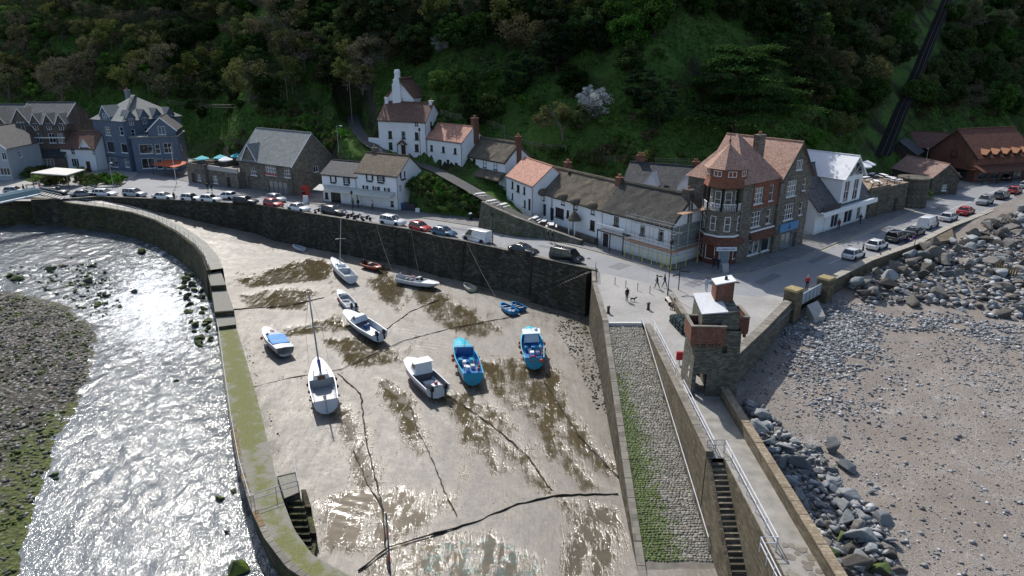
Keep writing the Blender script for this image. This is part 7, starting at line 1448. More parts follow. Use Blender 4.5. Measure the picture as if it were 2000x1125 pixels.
for i, (x, y, s) in enumerate(A_):
    dsea = segdist_np(np.array([x]), np.array([y]), SEAW)[0]; z = beachtop(x, y)+max(0, 1.3-dsea*.16); q = to_px(x, y, z); tone_ = random.choice(('a', 'a', 'a', 'b'))
    boulder(Vector((x, y, z)), s, tone_, ('large ' if s > 2 else 'mid-sized ' if s > 1.5 else 'smaller ')+('brownish grey ' if tone_ == 'a' else 'blue-grey ')+'boulder '+zone(q[0])+(', close under the sea wall' if dsea < 4 else ', in the middle of the bank' if dsea < 9 else ', at the beach edge'), 'boulders below the sea wall')
wk_ = [(1448, 785), (1480, 790), (1540, 850), (1600, 880), (1660, 960), (1720, 1010), (1765, 1125), (1640, 1128), (1580, 1020), (1530, 930), (1480, 850)]
B_ = scatter_px(wk_, 74, beachz, .56, 9, 1.0, 2.6, 1.2)
for i, (x, y, s) in enumerate(B_):
    d = max(0, x-18.2); tone_ = 'b' if y > 40 else random.choice(('a', 'd', 'b')); boulder(Vector((x, y, beachtop(x, y)+max(0, 1.2-d*.3))), s, tone_, ('big ' if s > 1.7 else 'small ')+{'a': 'brown-grey', 'b': 'blue-grey', 'd': 'dark mossy'}[tone_]+' boulder against the walkway parapet, '+('near the tower' if y > 47 else 'just below the tower' if y > 43.5 else 'level with the stair head' if y > 40 else 'level with the lower steps' if y > 36 else 'near the bottom edge' if y > 33 else 'at the bottom edge'), 'boulders along the walkway')
for px_, py_, s, lab in ((1645, 885, 2.9, 'largest flat blue-grey boulder on the open shingle'), (1652, 915, 2.0, 'rounded grey boulder next to the largest one'), (1700, 962, .9, 'lone pale boulder on the shingle'), (1690, 1060, 2.9, 'huge smooth grey boulder near the bottom right'), (1470, 795, 1.6, 'pale boulder at the foot of the tower'), (1490, 725, .8, 'dark stone lying on the sand right of the tower')):
    p = gp(px_, py_, beachz); boulder(p, s, 'b', lab, 'boulders along the walkway', .15)
rv = [(352, 528), (385, 545), (408, 600), (418, 690), (405, 700), (385, 680), (372, 630), (350, 575)]
C_ = scatter_px(rv, 34, lambda x, y: riverz(y), .6, 3, .8, 2.0, 1.3)
for x, y, s in C_: boulder(Vector((x, y, float(riverz(y)))), s, 'd', 'dark wet boulder in the heap at the foot of the river wall'+(', upstream end' if y > 88 else ', downstream end'), 'boulders at the foot of the river wall')
for px_, py_, s, lab in ((278, 493, 2.6, 'bright green mossy boulder under the river wall'), (102, 528, 2.0, 'mossy boulder in the rapids at far left'), (172, 553, 2.0, 'green-topped boulder in midstream'), (205, 578, 1.2, 'small mossy rock in the white water'), (262, 572, 1.3, 'dark rock in the bright rapids'), (35, 547, 2.2, 'mossy rock by the left margin'), (20, 540, 1.6, 'second mossy rock by the left margin'), (122, 521, 1.2, 'small dark rock beside the mossy boulder in the rapids'), (210, 592, 1.0, 'low green rock below the rapids'), (430, 975, .9, 'dark rock in the water by the pier'), (455, 962, .8, 'smaller rock touching the pier'), (442, 1040, .6, 'tiny rock in the lower river'), (462, 1118, 2.2, 'big green boulder at the bend of the pier'), (105, 928, .9, 'green rock near the shingle bank'), (110, 935, .7, 'second rock near the shingle bank'), (360, 545, 1.4, 'dark boulder below the wall bend'), (190, 600, 1.0, 'flat rock between rapids and bank'), (140, 505, 1.1, 'small rock near the wall at left'), (180, 520, 1.2, 'round rock upstream in the river'), (345, 745, .7, 'small rock breaking the glittering water')):
    p = gp(px_, py_, lambda x, y: riverz(y)); boulder(p, s, 'd', lab, 'rocks in the river', .22)
def stones(name, pts, mat, seed=0, parent=None):
    """thousands of pebbles as one mesh"""
    T = []
    for i in range(8):
        bm = rockmesh(100+i, 9, .55); bmesh.ops.triangulate(bm, faces=bm.faces[:]); bm.verts.index_update(); T.append((np.array([v.co[:] for v in bm.verts]), np.array([[v.index for v in f.verts] for f in bm.faces]))); bm.free()
    rg = np.random.default_rng(seed); V, F, tone = [], [], []; off = 0; pts = np.array(pts); kind = rg.integers(0, 8, len(pts))
    for k in range(8):
        q = pts[kind == k]; n = len(q)
        if n == 0: continue
        v, f = T[k]; a = rg.uniform(0, 6.28, n); c, s = np.cos(a)[:, None], np.sin(a)[:, None]; sc = q[:, 3][:, None]
        xx = (v[None, :, 0]*c-v[None, :, 1]*s)*sc+q[:, 0][:, None]; yy = (v[None, :, 0]*s+v[None, :, 1]*c)*sc+q[:, 1][:, None]; zz = v[None, :, 2]*sc+q[:, 2][:, None]
        V.append(np.stack([xx, yy, zz], -1).reshape(-1, 3)); m = len(v); F.append((f[None]+(np.arange(n)*m)[:, None, None]).reshape(-1, 3)+off); off += n*m; tone.append(np.repeat(rg.random(n), m))
    me = big_mesh(name, np.concatenate(V), np.concatenate(F), mat); attr(me, 'tone', np.concatenate(tone)); return link(name, me, parent)
def mat_stones(name, cols, moss=None):
    g = N(name); t = g.n('Attribute', attribute_name='tone').outputs['Fac']; o = g.coord(); col = g.ramp(t, [(i/(len(cols)-1), c) for i, c in enumerate(cols)]); col = g.mix(g.map(g.noise(o, 9, 4), .4, .7, 0, .4), col, dk(cols[0], .8))
    if moss: col = g.mix(g.map(g.noise(o, .5, 5, .7), .45, .6), col, g.mix(t, dk(moss, .4), moss))
    return g.fin(col, .85, 0, .3)
PEB = mat_stones('pebbles', [(.12, .125, .13), (.22, .228, .235), (.33, .338, .345), (.52, .52, .53)])
rg = np.random.default_rng(11); pts = []
def fill(polypx, n, smin, smax, zf=beachz, pw=2.0, up=.0, dens=None, soft=0):
    wp = [gp(a, b, zf) for a, b in polypx]; X0, X1, Y0, Y1 = min(p.x for p in wp), max(p.x for p in wp), min(p.y for p in wp), max(p.y for p in wp)
    x = rg.uniform(X0, X1, n*4); y = rg.uniform(Y0, Y1, n*4); m = inpoly_np(x, y, [(p.x, p.y) for p in wp]); m &= fbm(x/2.2, y/2.2, 31) > (dens if dens is not None else .0); ed = segdist_np(x, y, [(p.x, p.y) for p in wp+wp[:1]]); m &= rg.random(len(x)) < np.clip(ed/soft, .06, 1) if soft else m; x, y = x[m][:n], y[m][:n]; s = smin+(smax-smin)*rg.random(len(x))**pw
    return np.stack([x, y, zf(x, y)+(fbm(x/5, y/5, 21)-.5)*.5*(zf is beachz)+s*.12+up, s], 1)
pts = np.concatenate([fill([(1490, 640), (1560, 605), (1640, 580), (1720, 605), (1860, 610), (2010, 635), (2010, 690), (1880, 660), (1740, 650), (1700, 690), (1640, 720), (1560, 715)], 5200, .16, .7, pw=2.4, dens=.28, soft=4), fill([(1500, 690), (1620, 650), (1730, 640), (1750, 690), (1690, 760), (1540, 770)], 1700, .16, .62, pw=2.4, dens=.3, soft=4), fill([(1520, 750), (1660, 760), (1760, 700), (1790, 770), (1710, 840), (1570, 830)], 1000, .14, .58, pw=2.4, dens=.33, soft=4), fill([(1780, 640), (2020, 650), (2020, 800), (1900, 780)], 1300, .1, .45, pw=2.6, dens=.35, soft=5), fill([(1440, 690), (2020, 640), (2020, 1130), (1780, 1130), (1600, 900), (1450, 780)], 6500, .06, .28, pw=3), fill([(1440, 690), (2020, 640), (2020, 1130), (1780, 1130), (1600, 900), (1450, 780)], 420, .22, .6, pw=2), fill(arm, 1300, .3, .9, pw=1.6), fill(arm, 700, .7, 1.5, pw=1.4, up=.15), fill(wk_, 700, .2, .7, pw=1.6), fill(wk_, 160, .6, 1.2, up=.15)])
tag(stones('beach_pebbles', pts, PEB, 5), 'grey pebbles in drifts across the beach', 'pebbles', kind='stuff')
rz_ = lambda x, y: np.array([bankz(a, b) for a, b in zip(np.atleast_1d(x), np.atleast_1d(y))]) if np.ndim(x) else bankz(x, y)
bp = [(-40, 570), (40, 578), (130, 605), (185, 650), (165, 745), (130, 810), (95, 890), (65, 970), (40, 1050), (25, 1128), (-60, 1128)]
pts = fill(bp, 4200, .12, .65, rz_, 2.2); tag(stones('river_stones', pts, mat_stones('river_stone', [(.05, .048, .045), (.12, .115, .11), (.22, .21, .20), (.34, .33, .32)], (.10, .15, .015)), 6), 'rounded stones and green weed on the river bank', 'stones', kind='stuff')
pts = fill([(20, 520), (200, 515), (240, 600), (190, 625), (100, 570), (20, 555)], 260, .3, .9, lambda x, y: riverz(y), 2); tag(stones('river_stones', pts, mat_stones('rapids_stone', [(.03, .03, .028), (.08, .08, .07)], (.10, .14, .015)), 7), 'half-drowned stones in the rapids', 'stones', kind='stuff')
zb_ = lambda x, y: np.zeros(np.shape(x))+BED
pts = np.concatenate([fill([(1060, 600), (1150, 640), (1165, 700), (1215, 880), (1190, 860), (1140, 740), (1090, 650)], 900, .08, .4, zb_, 2, dens=.42), fill([(470, 640), (500, 700), (560, 900), (545, 900), (490, 740)], 260, .06, .3, zb_), fill([(480, 500), (1100, 620), (1210, 1000), (700, 1100), (620, 900), (500, 620)], 900, .04, .16, zb_, 2)])
tag(stones('harbour_stones', pts, mat_stones('weed_stone', [(.04, .038, .03), (.10, .095, .08), (.2, .19, .17)], (.05, .06, .015)), 8), 'weedy stones scattered on the harbour bed', 'stones', kind='stuff')
# ------------------------------------------------------------ trees
def quads(C, Nn, S, rg, el=1.0):
    """leaf quads at C with rough normals Nn and sizes S"""
    n = len(C); a = rg.normal(size=(n, 3)); t = np.cross(Nn, a); t /= np.linalg.norm(t, axis=1, keepdims=True)+1e-9; b = np.cross(Nn, t); b /= np.linalg.norm(b, axis=1, keepdims=True)+1e-9
    s = S[:, None]; V = np.stack([C-t*s*.5, C+b*s*.38*el, C+t*s*.5, C-b*s*.38*el], 1).reshape(-1, 3); return V, np.arange(n*4).reshape(n, 4)
def crown_mesh(seed, Rr, Hc, z0, nc, per, leaf, mat, squash=1.0, top=1.0):
    rg = np.random.default_rng(seed); Cs, Ns, Ss = [], [], []
    for i in range(nc):
        v = rg.normal(size=3); v /= np.linalg.norm(v); rr = rg.uniform(.45, 1)**.6; c = np.array([v[0]*Rr*rr, v[1]*Rr*rr, z0+Hc/2+v[2]*Hc/2*rr]); sz = Rr*rg.uniform(.22, .42)*(1-.25*max(0, v[2]))
        d = rg.normal(size=(per, 3)); d /= np.linalg.norm(d, axis=1, keepdims=True); r = rg.random(per)[:, None]**.35
        p = c+d*r*sz*np.array([1, 1, .75*squash]); nn = d+rg.normal(size=(per, 3))*.6+np.array([0, 0, .4]); Cs.append(p); Ns.append(nn/np.linalg.norm(nn, axis=1, keepdims=True)); Ss.append(rg.uniform(.6, 1.3, per)*leaf)
    V, F = quads(np.concatenate(Cs), np.concatenate(Ns), np.concatenate(Ss), rg); return big_mesh('crown', V, F, mat)
def branch_mesh(seed, Ht, Rr, lev, mat, r0=.2, spread=.7, name='trunk', nb=(3, 5)):
    r = random.Random(seed); m = MB()
    def grow(p, d, L, rad, k):
        n = 3; pts = [p]; q = p; dd = d
        for i in range(n): dd = (dd+Vector((r.uniform(-.18, .18), r.uniform(-.18, .18), r.uniform(-.02, .14)))).normalized(); q = q+dd*L/n; pts.append(q)
        m.tube(pts, [rad*(1-.55*i/n) for i in range(n+1)], 5 if k == lev else 3, cap=False)
        if k == 0: return
        for i in range(r.randint(*nb)):
            t = r.uniform(.35, 1); b = pts[int(t*n)] if int(t*n) < n else pts[-1]; ax = Vector((r.gauss(0, 1), r.gauss(0, 1), r.gauss(0, .35))).normalized(); grow(b, (dd*(1-spread)+ax*spread).normalized(), L*r.uniform(.5, .75), rad*.5, k-1)
    grow(Vector((0, 0, -.8)), Vector((r.uniform(-.1, .1), r.uniform(-.1, .1), 1)), Ht*.5, r0, lev); return m.me(name, mat)
LG = [leafmat('leaf_dark', (.018, .032, .010), (.045, .068, .021)), leafmat('leaf_mid', (.032, .060, .014), (.075, .12, .032)), leafmat('leaf_bright', (.055, .105, .018), (.12, .20, .045)), leafmat('leaf_olive', (.062, .066, .022), (.125, .125, .048)), leafmat('leaf_brown', (.060, .057, .034), (.118, .11, .066)), leafmat('needle_dark', (.014, .026, .012), (.032, .052, .024)), leafmat('blossom', (.25, .26, .24), (.5, .5, .48))]
KINDS = {}
def mk(kind, i, crown, trunk): KINDS.setdefault(kind, []).append((crown, trunk))
for i in range(5):
    Rr = random.uniform(2.6, 3.6); H_ = random.uniform(5.5, 7.5)
    mk('dark', i, crown_mesh(i, Rr, H_*.85, H_*.12, 42, 100, .42, LG[0]), branch_mesh(i, H_*.8, Rr, 1, BARK)); mk('mid', i, crown_mesh(40+i, Rr, H_*.8, H_*.15, 40, 100, .4, LG[1]), branch_mesh(20+i, H_*.8, Rr, 1, BARK)); mk('olive', i, crown_mesh(60+i, Rr*1.05, H_*.8, H_*.25, 36, 80, .34, LG[3]), branch_mesh(30+i, H_*1.1, Rr, 3, BARKG, .16)); mk('bare', i, crown_mesh(80+i, Rr*1.1, H_*.75, H_*.35, 30, 60, .28, LG[4]), branch_mesh(50+i, H_*1.35, Rr, 4, BARKG, .17, .62, nb=(3, 4)))
for i in range(3): mk('bright', i, crown_mesh(90+i, 2.2, 4, .6, 22, 90, .36, LG[2]), branch_mesh(70+i, 4, 2, 1, BARK)); mk('shrub', i, crown_mesh(95+i, 1.5, 1.7, .0, 16, 70, .26, LG[1]), branch_mesh(75+i, 1.4, 1, 1, BARK, .06)); mk('gshrub', i, crown_mesh(105+i, 1.4, 1.5, .0, 16, 70, .25, LG[2]), branch_mesh(78+i, 1.3, 1, 1, BARK, .06))
for i in range(2): mk('brush', i, crown_mesh(115+i, 1.5, 1.5, .0, 16, 70, .26, LG[3]), branch_mesh(85+i, 1.4, 1, 1, BARK, .06))
mk('blossom', 0, crown_mesh(120, 3.0, 5.5, 1.5, 30, 80, .34, LG[6]), branch_mesh(120, 6.5, 3, 3, BARKG, .15)); mk('conifer', 0, crown_mesh(130, 2.6, 9, .3, 40, 110, .36, LG[5], .5), branch_mesh(130, 9, 2, 1, BARK)); mk('conifer', 1, crown_mesh(131, 2.2, 7.5, .3, 36, 100, .36, LG[5], .5), branch_mesh(131, 8, 2, 1, BARK))
NAMES = dict(dark='evergreen_tree', mid='broadleaf_tree', olive='budding_tree', bare='bare_tree', bright='young_tree', shrub='shrub', gshrub='shrub', brush='shrub', blossom='blossom_tree', conifer='conifer_tree')
LOOK = dict(dark='dark evergreen tree', mid='mid-green leafy tree', olive='olive tree coming into leaf', bare='greyish bare-twigged tree', bright='bright fresh-green young tree', shrub='green shrub', gshrub='bright green shrub', brush='olive-brown shrub', blossom='white blossoming tree', conifer='dark conifer')
def tree(kind, p, sc=1.0, label=None, group='trees of the hillside wood', cat=None):
    c, t = random.choice(KINDS[kind]); o = empty(NAMES[kind], p, random.uniform(0, 6.28), label, cat or ('shrub' if 'shrub' in NAMES[kind] else 'tree'), group); o.scale = (sc*random.uniform(.9, 1.12), sc*random.uniform(.9, 1.12), sc*random.uniform(.88, 1.15))
    link('crown', c, o); link('trunk' if 'shrub' not in NAMES[kind] else 'stems', t, o); return o
def where(px_, py_):
    a = 'above the brown stone terrace' if px_ < 180 else 'above the blue hotel' if px_ < 330 else 'above the grassy bank' if px_ < 520 else 'above the lane corner' if px_ < 740 else 'behind the tall white house' if px_ < 880 else 'above the orange roofed cottage' if px_ < 1050 else 'in the middle of the hillside garden' if px_ < 1320 else 'around the great cedar' if px_ < 1560 else 'left of the railway cutting' if px_ < 1740 else 'right of the railway cutting' if px_ < 1900 else 'in the top right corner' if py_ < 150 else 'above the brick hall'
    return a+(', at the top edge' if py_ < 30 else ', high up' if py_ < 60 else ', upper slope' if py_ < 105 else ', halfway up the slope' if py_ < 150 else ', low on the slope')
def track_x(py_): return lerp(1712, 1842, (310-py_)/310)
LOWB = [(-60, 205), (180, 205), (200, 192), (310, 195), (345, 205), (680, 205), (720, 205), (760, 150), (830, 140), (900, 110), (1000, 120), (1100, 150), (1200, 120), (1330, 60), (1420, 40), (1500, 120), (1560, 190), (1600, 235), (1680, 240), (1760, 230), (1830, 230), (1960, 230), (2060, 240)]
placed = []; cnt = 0; rr = random.Random(21)
for _ in range(9000):
    x, y = rr.uniform(-60, 2060), rr.uniform(-75, 245)
    if y > pl(x, LOWB) or abs(x-track_x(y)) < 34-y*.01: continue
    p = on_hill(x, y)
    md = 3.8 if x < 1100 else 4.1 if x < 1540 else 3.5
    if any((p.x-a)**2+(p.y-b)**2+(p.z-c)**2 < md*md for a, b, c in placed): continue
    placed.append((p.x, p.y, p.z))
    n_ = float(fbm(p.x/18, p.y/18, 44)); u = rr.random()
    if x < 330: k = 'bare' if u < .35 else 'olive' if u < .7 else 'mid' if u < .9 else 'bright'
    elif x < 760: k = 'dark' if u < .38 else 'bare' if u < .62 else 'olive' if u < .85 else 'mid'
    elif x < 1100: k = 'dark' if u < .4 else 'olive' if u < .6 else 'bare' if u < .75 else 'conifer' if u < .87 else 'mid'
    elif x < 1600: k = 'dark' if u < .4 else 'mid' if u < .7 else 'olive' if u < .85 else 'conifer'
    else: k = 'dark' if u < .5 else 'olive' if u < .68 else 'bare' if u < .82 else 'mid'
    tree(k, p-Vector((0, 0, .3)), rr.uniform(.75, 1.1)*(1.35 if rr.random() < .3 else 1.05), LOOK[k]+' '+where(x, y)); cnt += 1
    if cnt >= 520: break
# planted garden trees one can tell apart
for k, x, y, s, lab in (('conifer', 1010, 190, 1.05, 'dark conifer above the orange cottage, left of the leaning tree'), ('conifer', 1045, 165, 1.1, 'dark spiky conifer in the hillside garden'), ('mid', 960, 240, .95, 'round dark-green bush tree behind the cottage chimney'), ('dark', 930, 245, .8, 'dark rounded evergreen by the garden fence'), ('mid', 870, 185, .9, 'broad green shrub tree behind the tall white house'), ('mid', 905, 190, .9, 'second broad green tree behind the tall white house'), ('blossom', 1165, 235, .95, 'white blossoming tree in the middle of the garden'), ('blossom', 1150, 215, .7, 'smaller white blossoming tree behind the larger one'), ('dark', 1120, 190, 1.0, 'tall dark tree behind the white blossom'), ('mid', 1130, 260, .8, 'green tree under the white blossom'), ('conifer', 1250, 215, 1.1, 'dark yew left of the great cedar'), ('conifer', 1285, 250, 1.0, 'dark yew just behind the slate roof'), ('dark', 1230, 150, 1.0, 'dark evergreen at the top of the lawn'), ('bright', 1590, 290, .8, 'bright green young tree behind the turret building'), ('bright', 1575, 240, .7, 'bright young tree left of the track'), ('olive', 1640, 270, .8, 'olive tree by the lower track'), ('mid', 1520, 230, .8, 'green tree right of the cedar trunk'), ('blossom', 860, 105, .55, 'small white blossoming tree in the wood above the white house'), ('blossom', 178, 100, .5, 'small white blossom in the wood above the blue hotel'), ('bright', 60, 165, 1.0, 'fresh green tree above the brown terrace'), ('bright', 110, 170, .9, 'fresh green tree right of its twin above the terrace'), ('bright', 320, 190, .7, 'fresh green tree behind the blue annex'), ('bright', 575, 170, .8, 'ivy-green tree above the grassy bank')):
    tree(k, on_hill(x, y)-Vector((0, 0, .3)), s, lab, 'garden trees on the hillside')
# leaning tree with bare trunk
p = on_hill(1100, 275); o = empty('leaning_tree', p, 0, 'leaning olive-green tree with pale bare trunk above the thatched roofs', 'tree'); m = MB()
m.tube([(0, 0, -.5), (-.3, 0, 1.6), (-1.0, 0, 3.2), (-1.9, .1, 4.8), (-2.6, .1, 6.2)], [.24, .2, .17, .13, .08], 6)
for a, b in (((-.6, 0, 2.4), (-3.6, -.6, 4.0)), ((-1.0, 0, 3.2), (.8, .3, 5.2)), ((-1.6, 0, 4.3), (-4.4, .5, 5.4)), ((-.3, 0, 1.6), (1.6, -.4, 3.6)), ((-1.9, .1, 4.8), (-.4, .4, 6.8))): a, b = Vector(a), Vector(b); m.tube([a, a.lerp(b, .5)+Vector((0, 0, .2)), b], [.1, .07, .03], 5)
m.build('trunk', BARKG, o)
for i, (x, y, z, s) in enumerate(((-3.4, -.3, 3.6, .55), (-1.6, 0, 5.0, .7), (.9, .1, 4.0, .55), (-4.2, .4, 4.6, .45))): link('crown', KINDS['olive'][i % 5][0], o, (x, y, z-2.2), (0, 0, i), (s, s, s*.8))
# the great cedar: flat layered plates
p = on_hill(1432, 262); o = empty('cedar_tree', p, 0, 'great spreading cedar with flat layered branches behind the turret building', 'tree'); m = MB(); m.tube([(0, 0, -1), (.1, 0, 4), (-.1, .1, 9), (.2, 0, 14)], [.75, .6, .4, .15], 8); rc = random.Random(5); rgc = np.random.default_rng(5); CC, NN, SS = [], [], []
for i in range(34):
    z = 3.5+11.5*(i/33); a = rc.uniform(0, 6.28); L = (13.0*(1-(z-3)/15.5)+1.5)*rc.uniform(.6, 1.05); e = Vector((math.cos(a)*L, math.sin(a)*L*.75, z+rc.uniform(-.3, 1.0))); b = Vector((0, 0, z-rc.uniform(.5, 1.8))); mid = b.lerp(e, .5)+Vector((0, 0, .6)); m.tube([b, mid, e], [.22, .13, .04], 5)
    for t in (.45, .65, .85, 1.0):
        c = b.lerp(e, t)+Vector((0, 0, .45*math.sin(t*3))); n = 420; s = L*.25+.6; d = rgc.normal(size=(n, 3))*np.array([s*.62, s*.62, .22]); CC.append(np.array(c)+d-np.array([0, 0, 1])*(np.hypot(d[:, 0], d[:, 1])[:, None]*.12)); q = np.array([0, 0, 1.0])+rgc.normal(size=(n, 3))*.35; NN.append(q/np.linalg.norm(q, axis=1, keepdims=True)); SS.append(rgc.uniform(.2, .5, n))
V, F = quads(np.concatenate(CC), np.concatenate(NN), np.concatenate(SS), rgc); link('crown', big_mesh('crown', V, F, leafmat('cedar_needles', (.022, .042, .013), (.06, .09, .03))), o); m.build('trunk', BARK, o)
# shrubs on the bank below the lane, hedges
sh_n = 0
for zone_, n, kinds, lab in (([(805, 345), (850, 352), (930, 390), (960, 412), (930, 425), (860, 412), (810, 395)], 60, ('gshrub', 'gshrub', 'shrub', 'brush'), 'on the steep bank right of the cafe'), ([(400, 300), (470, 258), (600, 238), (690, 270), (640, 300), (612, 300), (600, 262), (480, 250), (470, 300)], 44, ('shrub', 'gshrub', 'brush'), 'on the grassy bank behind the grey stone house'), ([(370, 205), (560, 205), (690, 235), (600, 232), (480, 225), (380, 235)], 26, ('shrub', 'brush', 'dark'), 'along the top of the grassy bank'), ([(1180, 150), (1330, 80), (1330, 250), (1210, 310), (1180, 250)], 20, ('shrub', 'gshrub', 'brush'), 'on the open lawn of the garden'), ([(1060, 290), (1200, 300), (1340, 305), (1340, 318), (1180, 325), (1060, 318)], 24, ('shrub', 'brush'), 'in the hedge behind the thatched roofs'), ([(1440, 200), (1560, 190), (1680, 250), (1690, 290), (1560, 290), (1440, 255)], 26, ('shrub', 'gshrub', 'brush'), 'on the slope behind the turret building'), ([(830, 160), (1000, 140), (1060, 230), (940, 235), (860, 215)], 26, ('shrub', 'gshrub', 'mid'), 'in the garden behind the white house'), ([(1780, 180), (1980, 180), (2000, 235), (1900, 240), (1790, 255)], 22, ('shrub', 'brush', 'olive'), 'on the slope above the brick hall')):
    k_ = 0; tr_ = 0
    while k_ < n and tr_ < 4000:
        tr_ += 1; x, y = rr.uniform(min(p[0] for p in zone_), max(p[0] for p in zone_)), rr.uniform(min(p[1] for p in zone_), max(p[1] for p in zone_))
        if not inpoly(x, y, zone_): continue
        k = rr.choice(kinds); p = on_hill(x, y); xa, xb = min(q[0] for q in zone_), max(q[0] for q in zone_); ya, yb = min(q[1] for q in zone_), max(q[1] for q in zone_); f1 = ('far left', 'left', 'middle', 'right', 'far right')[min(4, int((x-xa)/(xb-xa)*5))]; f2_ = ('top', 'centre', 'foot')[min(2, int((y-ya)/(yb-ya)*3))]
        tree(k, p-Vector((0, 0, .15)), rr.uniform(.6, 1.15) if 'sh' in k else rr.uniform(.35, .5), LOOK[k]+' '+lab+', '+f1+', '+f2_, 'shrubs of the bank'); k_ += 1
# undergrowth over the slope
n = 170000; X = RNG.uniform(-150, 165, n); Y = np.interp(X, _xs, _yf)+RNG.uniform(2, 62, n)**1.0; Z = hillz(X, Y); px, py = to_px(X, Y, Z); pd, pz = path_near(X, Y)
dens = fbm(X/5, Y/5, 77); ok = (py > -80) & (px > -80) & (px < 2080) & (dens > .36) & (pd > 4.2) & (np.abs(px-(1712+130*(310-py)/310)) > 40)
X, Y, Z = X[ok], Y[ok], Z[ok]; n = len(X); nn = np.stack([RNG.normal(size=n)*.5, -.5+RNG.normal(size=n)*.4, np.full(n, .8)], 1); nn /= np.linalg.norm(nn, axis=1, keepdims=True)
V, F = quads(np.stack([X, Y, Z+RNG.uniform(0, .5, n)], 1), nn, RNG.uniform(.25, .75, n), RNG); tag(link('undergrowth', big_mesh('undergrowth', V, F, leafmat('undergrowth_leaf', (.025, .048, .012), (.08, .135, .03)))), 'low leafy undergrowth and grass on the hillside', 'undergrowth', kind='stuff')
# ------------------------------------------------------------ lane, retaining wall, hillside fences, railway
PATHM = plain('lane_tarmac', (.085, .085, .085), .9, var=.25, scale=1)
a, b = strip(PATH, -1.3), strip(PATH, 1.3); m = MB()
for i in range(len(PATH)-1): m.face([a[i], a[i+1], b[i+1], b[i]][::-1])
tag(m.build('lane', PATHM), kind='structure')
RWL = [P(*q) for q in ((1136, 470, .75), (1110, 462, 1.0), (1060, 444, 1.7), (1010, 426, 2.8), (965, 406, 3.8), (940, 394, 4.3))]
wall('lane_retaining_wall', RWL[::-1], -.5, .45, masonry('lane_stone', [(.075, .07, .06), (.14, .13, .11), (.22, .205, .175)], (.09, .085, .07), .5, .22, bumpd=.06, moss=(.06, .08, .03), mossamt=(.45, .65), mort=.02), 'rubble retaining wall below the lane of white cottages', 'wall', cap=(.07, 1.1), capmat=CAPST, batter=.9, seg=1.2)
for i, (x, y, z) in enumerate(((938, 377, 4.0), (960, 391, 3.5), (982, 398, 2.9), (1045, 424, 1.6), (1063, 430, 1.4), (1077, 437, 1.2))): q = P(x, y, z+.8); pic_table((q.x, q.y, z+.05), .5+.2*i, ['topmost', 'second highest', 'third highest', 'upper of the lower three', 'middle of the lower three', 'lowest'][i]+' pale picnic table on the lane before the inn', 'pub tables along the lane', top=plain('pale_table', (.6, .6, .58), .7))
def fence(pxs, label, h=1.1, off=0):
    pts = [on_hill(x, y) for x, y in pxs]; o = empty('timber_fence', pts[0], 0, label, 'fence'); z0 = pts[0]; FM = plain('fence_timber', (.24, .21, .16), .9, var=.3, scale=4)
    for p0, p1 in zip(pts, pts[1:]):
        for f in (.35, .7, 1.0): MB().tube([p0-z0+Vector((0, 0, h*f)), p1-z0+Vector((0, 0, h*f))], .045, 4).build('rail', FM, o)
    for p0 in pts: MB().box(*(p0-z0+Vector((-.06, -.06, -.4))), *(p0-z0+Vector((.06, .06, h+.15)))).build('post', FM, o)
fence([(862, 226), (880, 232), (900, 236), (920, 240), (945, 246), (965, 252), (985, 258)], 'timber rail fence rising behind the orange roofed cottage'); fence([(985, 276), (1010, 282), (1040, 290), (1070, 296), (1105, 298)], 'timber rail fence behind the thatched cottage gable'); fence([(1155, 322), (1170, 318), (1200, 318), (1240, 320), (1280, 322), (1320, 324), (1345, 324)], 'timber rail fence above the slate dormer roof'); fence([(330, 203), (370, 210), (410, 212), (460, 214), (520, 216)], 'thin timber fence along the top of the grassy bank')
# railway up the cutting
RAILM = plain('rail_steel', (.09, .083, .075), .5, .3); SLPM = plain('sleeper', (.03, .027, .024), .9)
tk = [on_hill(track_x(y), y) for y in np.linspace(310, -70, 16)]; TK = [Vector((p.x, p.y, float(hillz(p.x, p.y, False))+.3)) for p in tk]
bedm = MB(); L_, R_ = strip(TK, 2.6), strip(TK, -2.6)
for i in range(len(TK)-1): bedm.face([R_[i], R_[i+1], L_[i+1], L_[i]])
tr = bedm.build('railway_cutting', plain('ballast_dark', (.014, .013, .012), .95, var=.4, scale=4)); tag(tr, 'steep dark cliff railway track climbing the hillside', 'railway')
for o_ in (-1.9, -.8, .8, 1.9): MB().tube([p+Vector((0, 0, .22)) for p in strip(TK, o_)], .05, 4).build('rail', RAILM, tr)
for i in range(len(TK)-1):
    a, b = TK[i], TK[i+1]; n = max(1, int((b-a).length/1.1)); d = (b-a).normalized(); sd2 = Vector((-d.y, d.x, 0)).normalized()
    for k in range(n): c = a.lerp(b, k/n)+Vector((0, 0, .1)); MB().tube([c-sd2*2.3, c+sd2*2.3], .1, 4).build('sleeper', SLPM, tr)
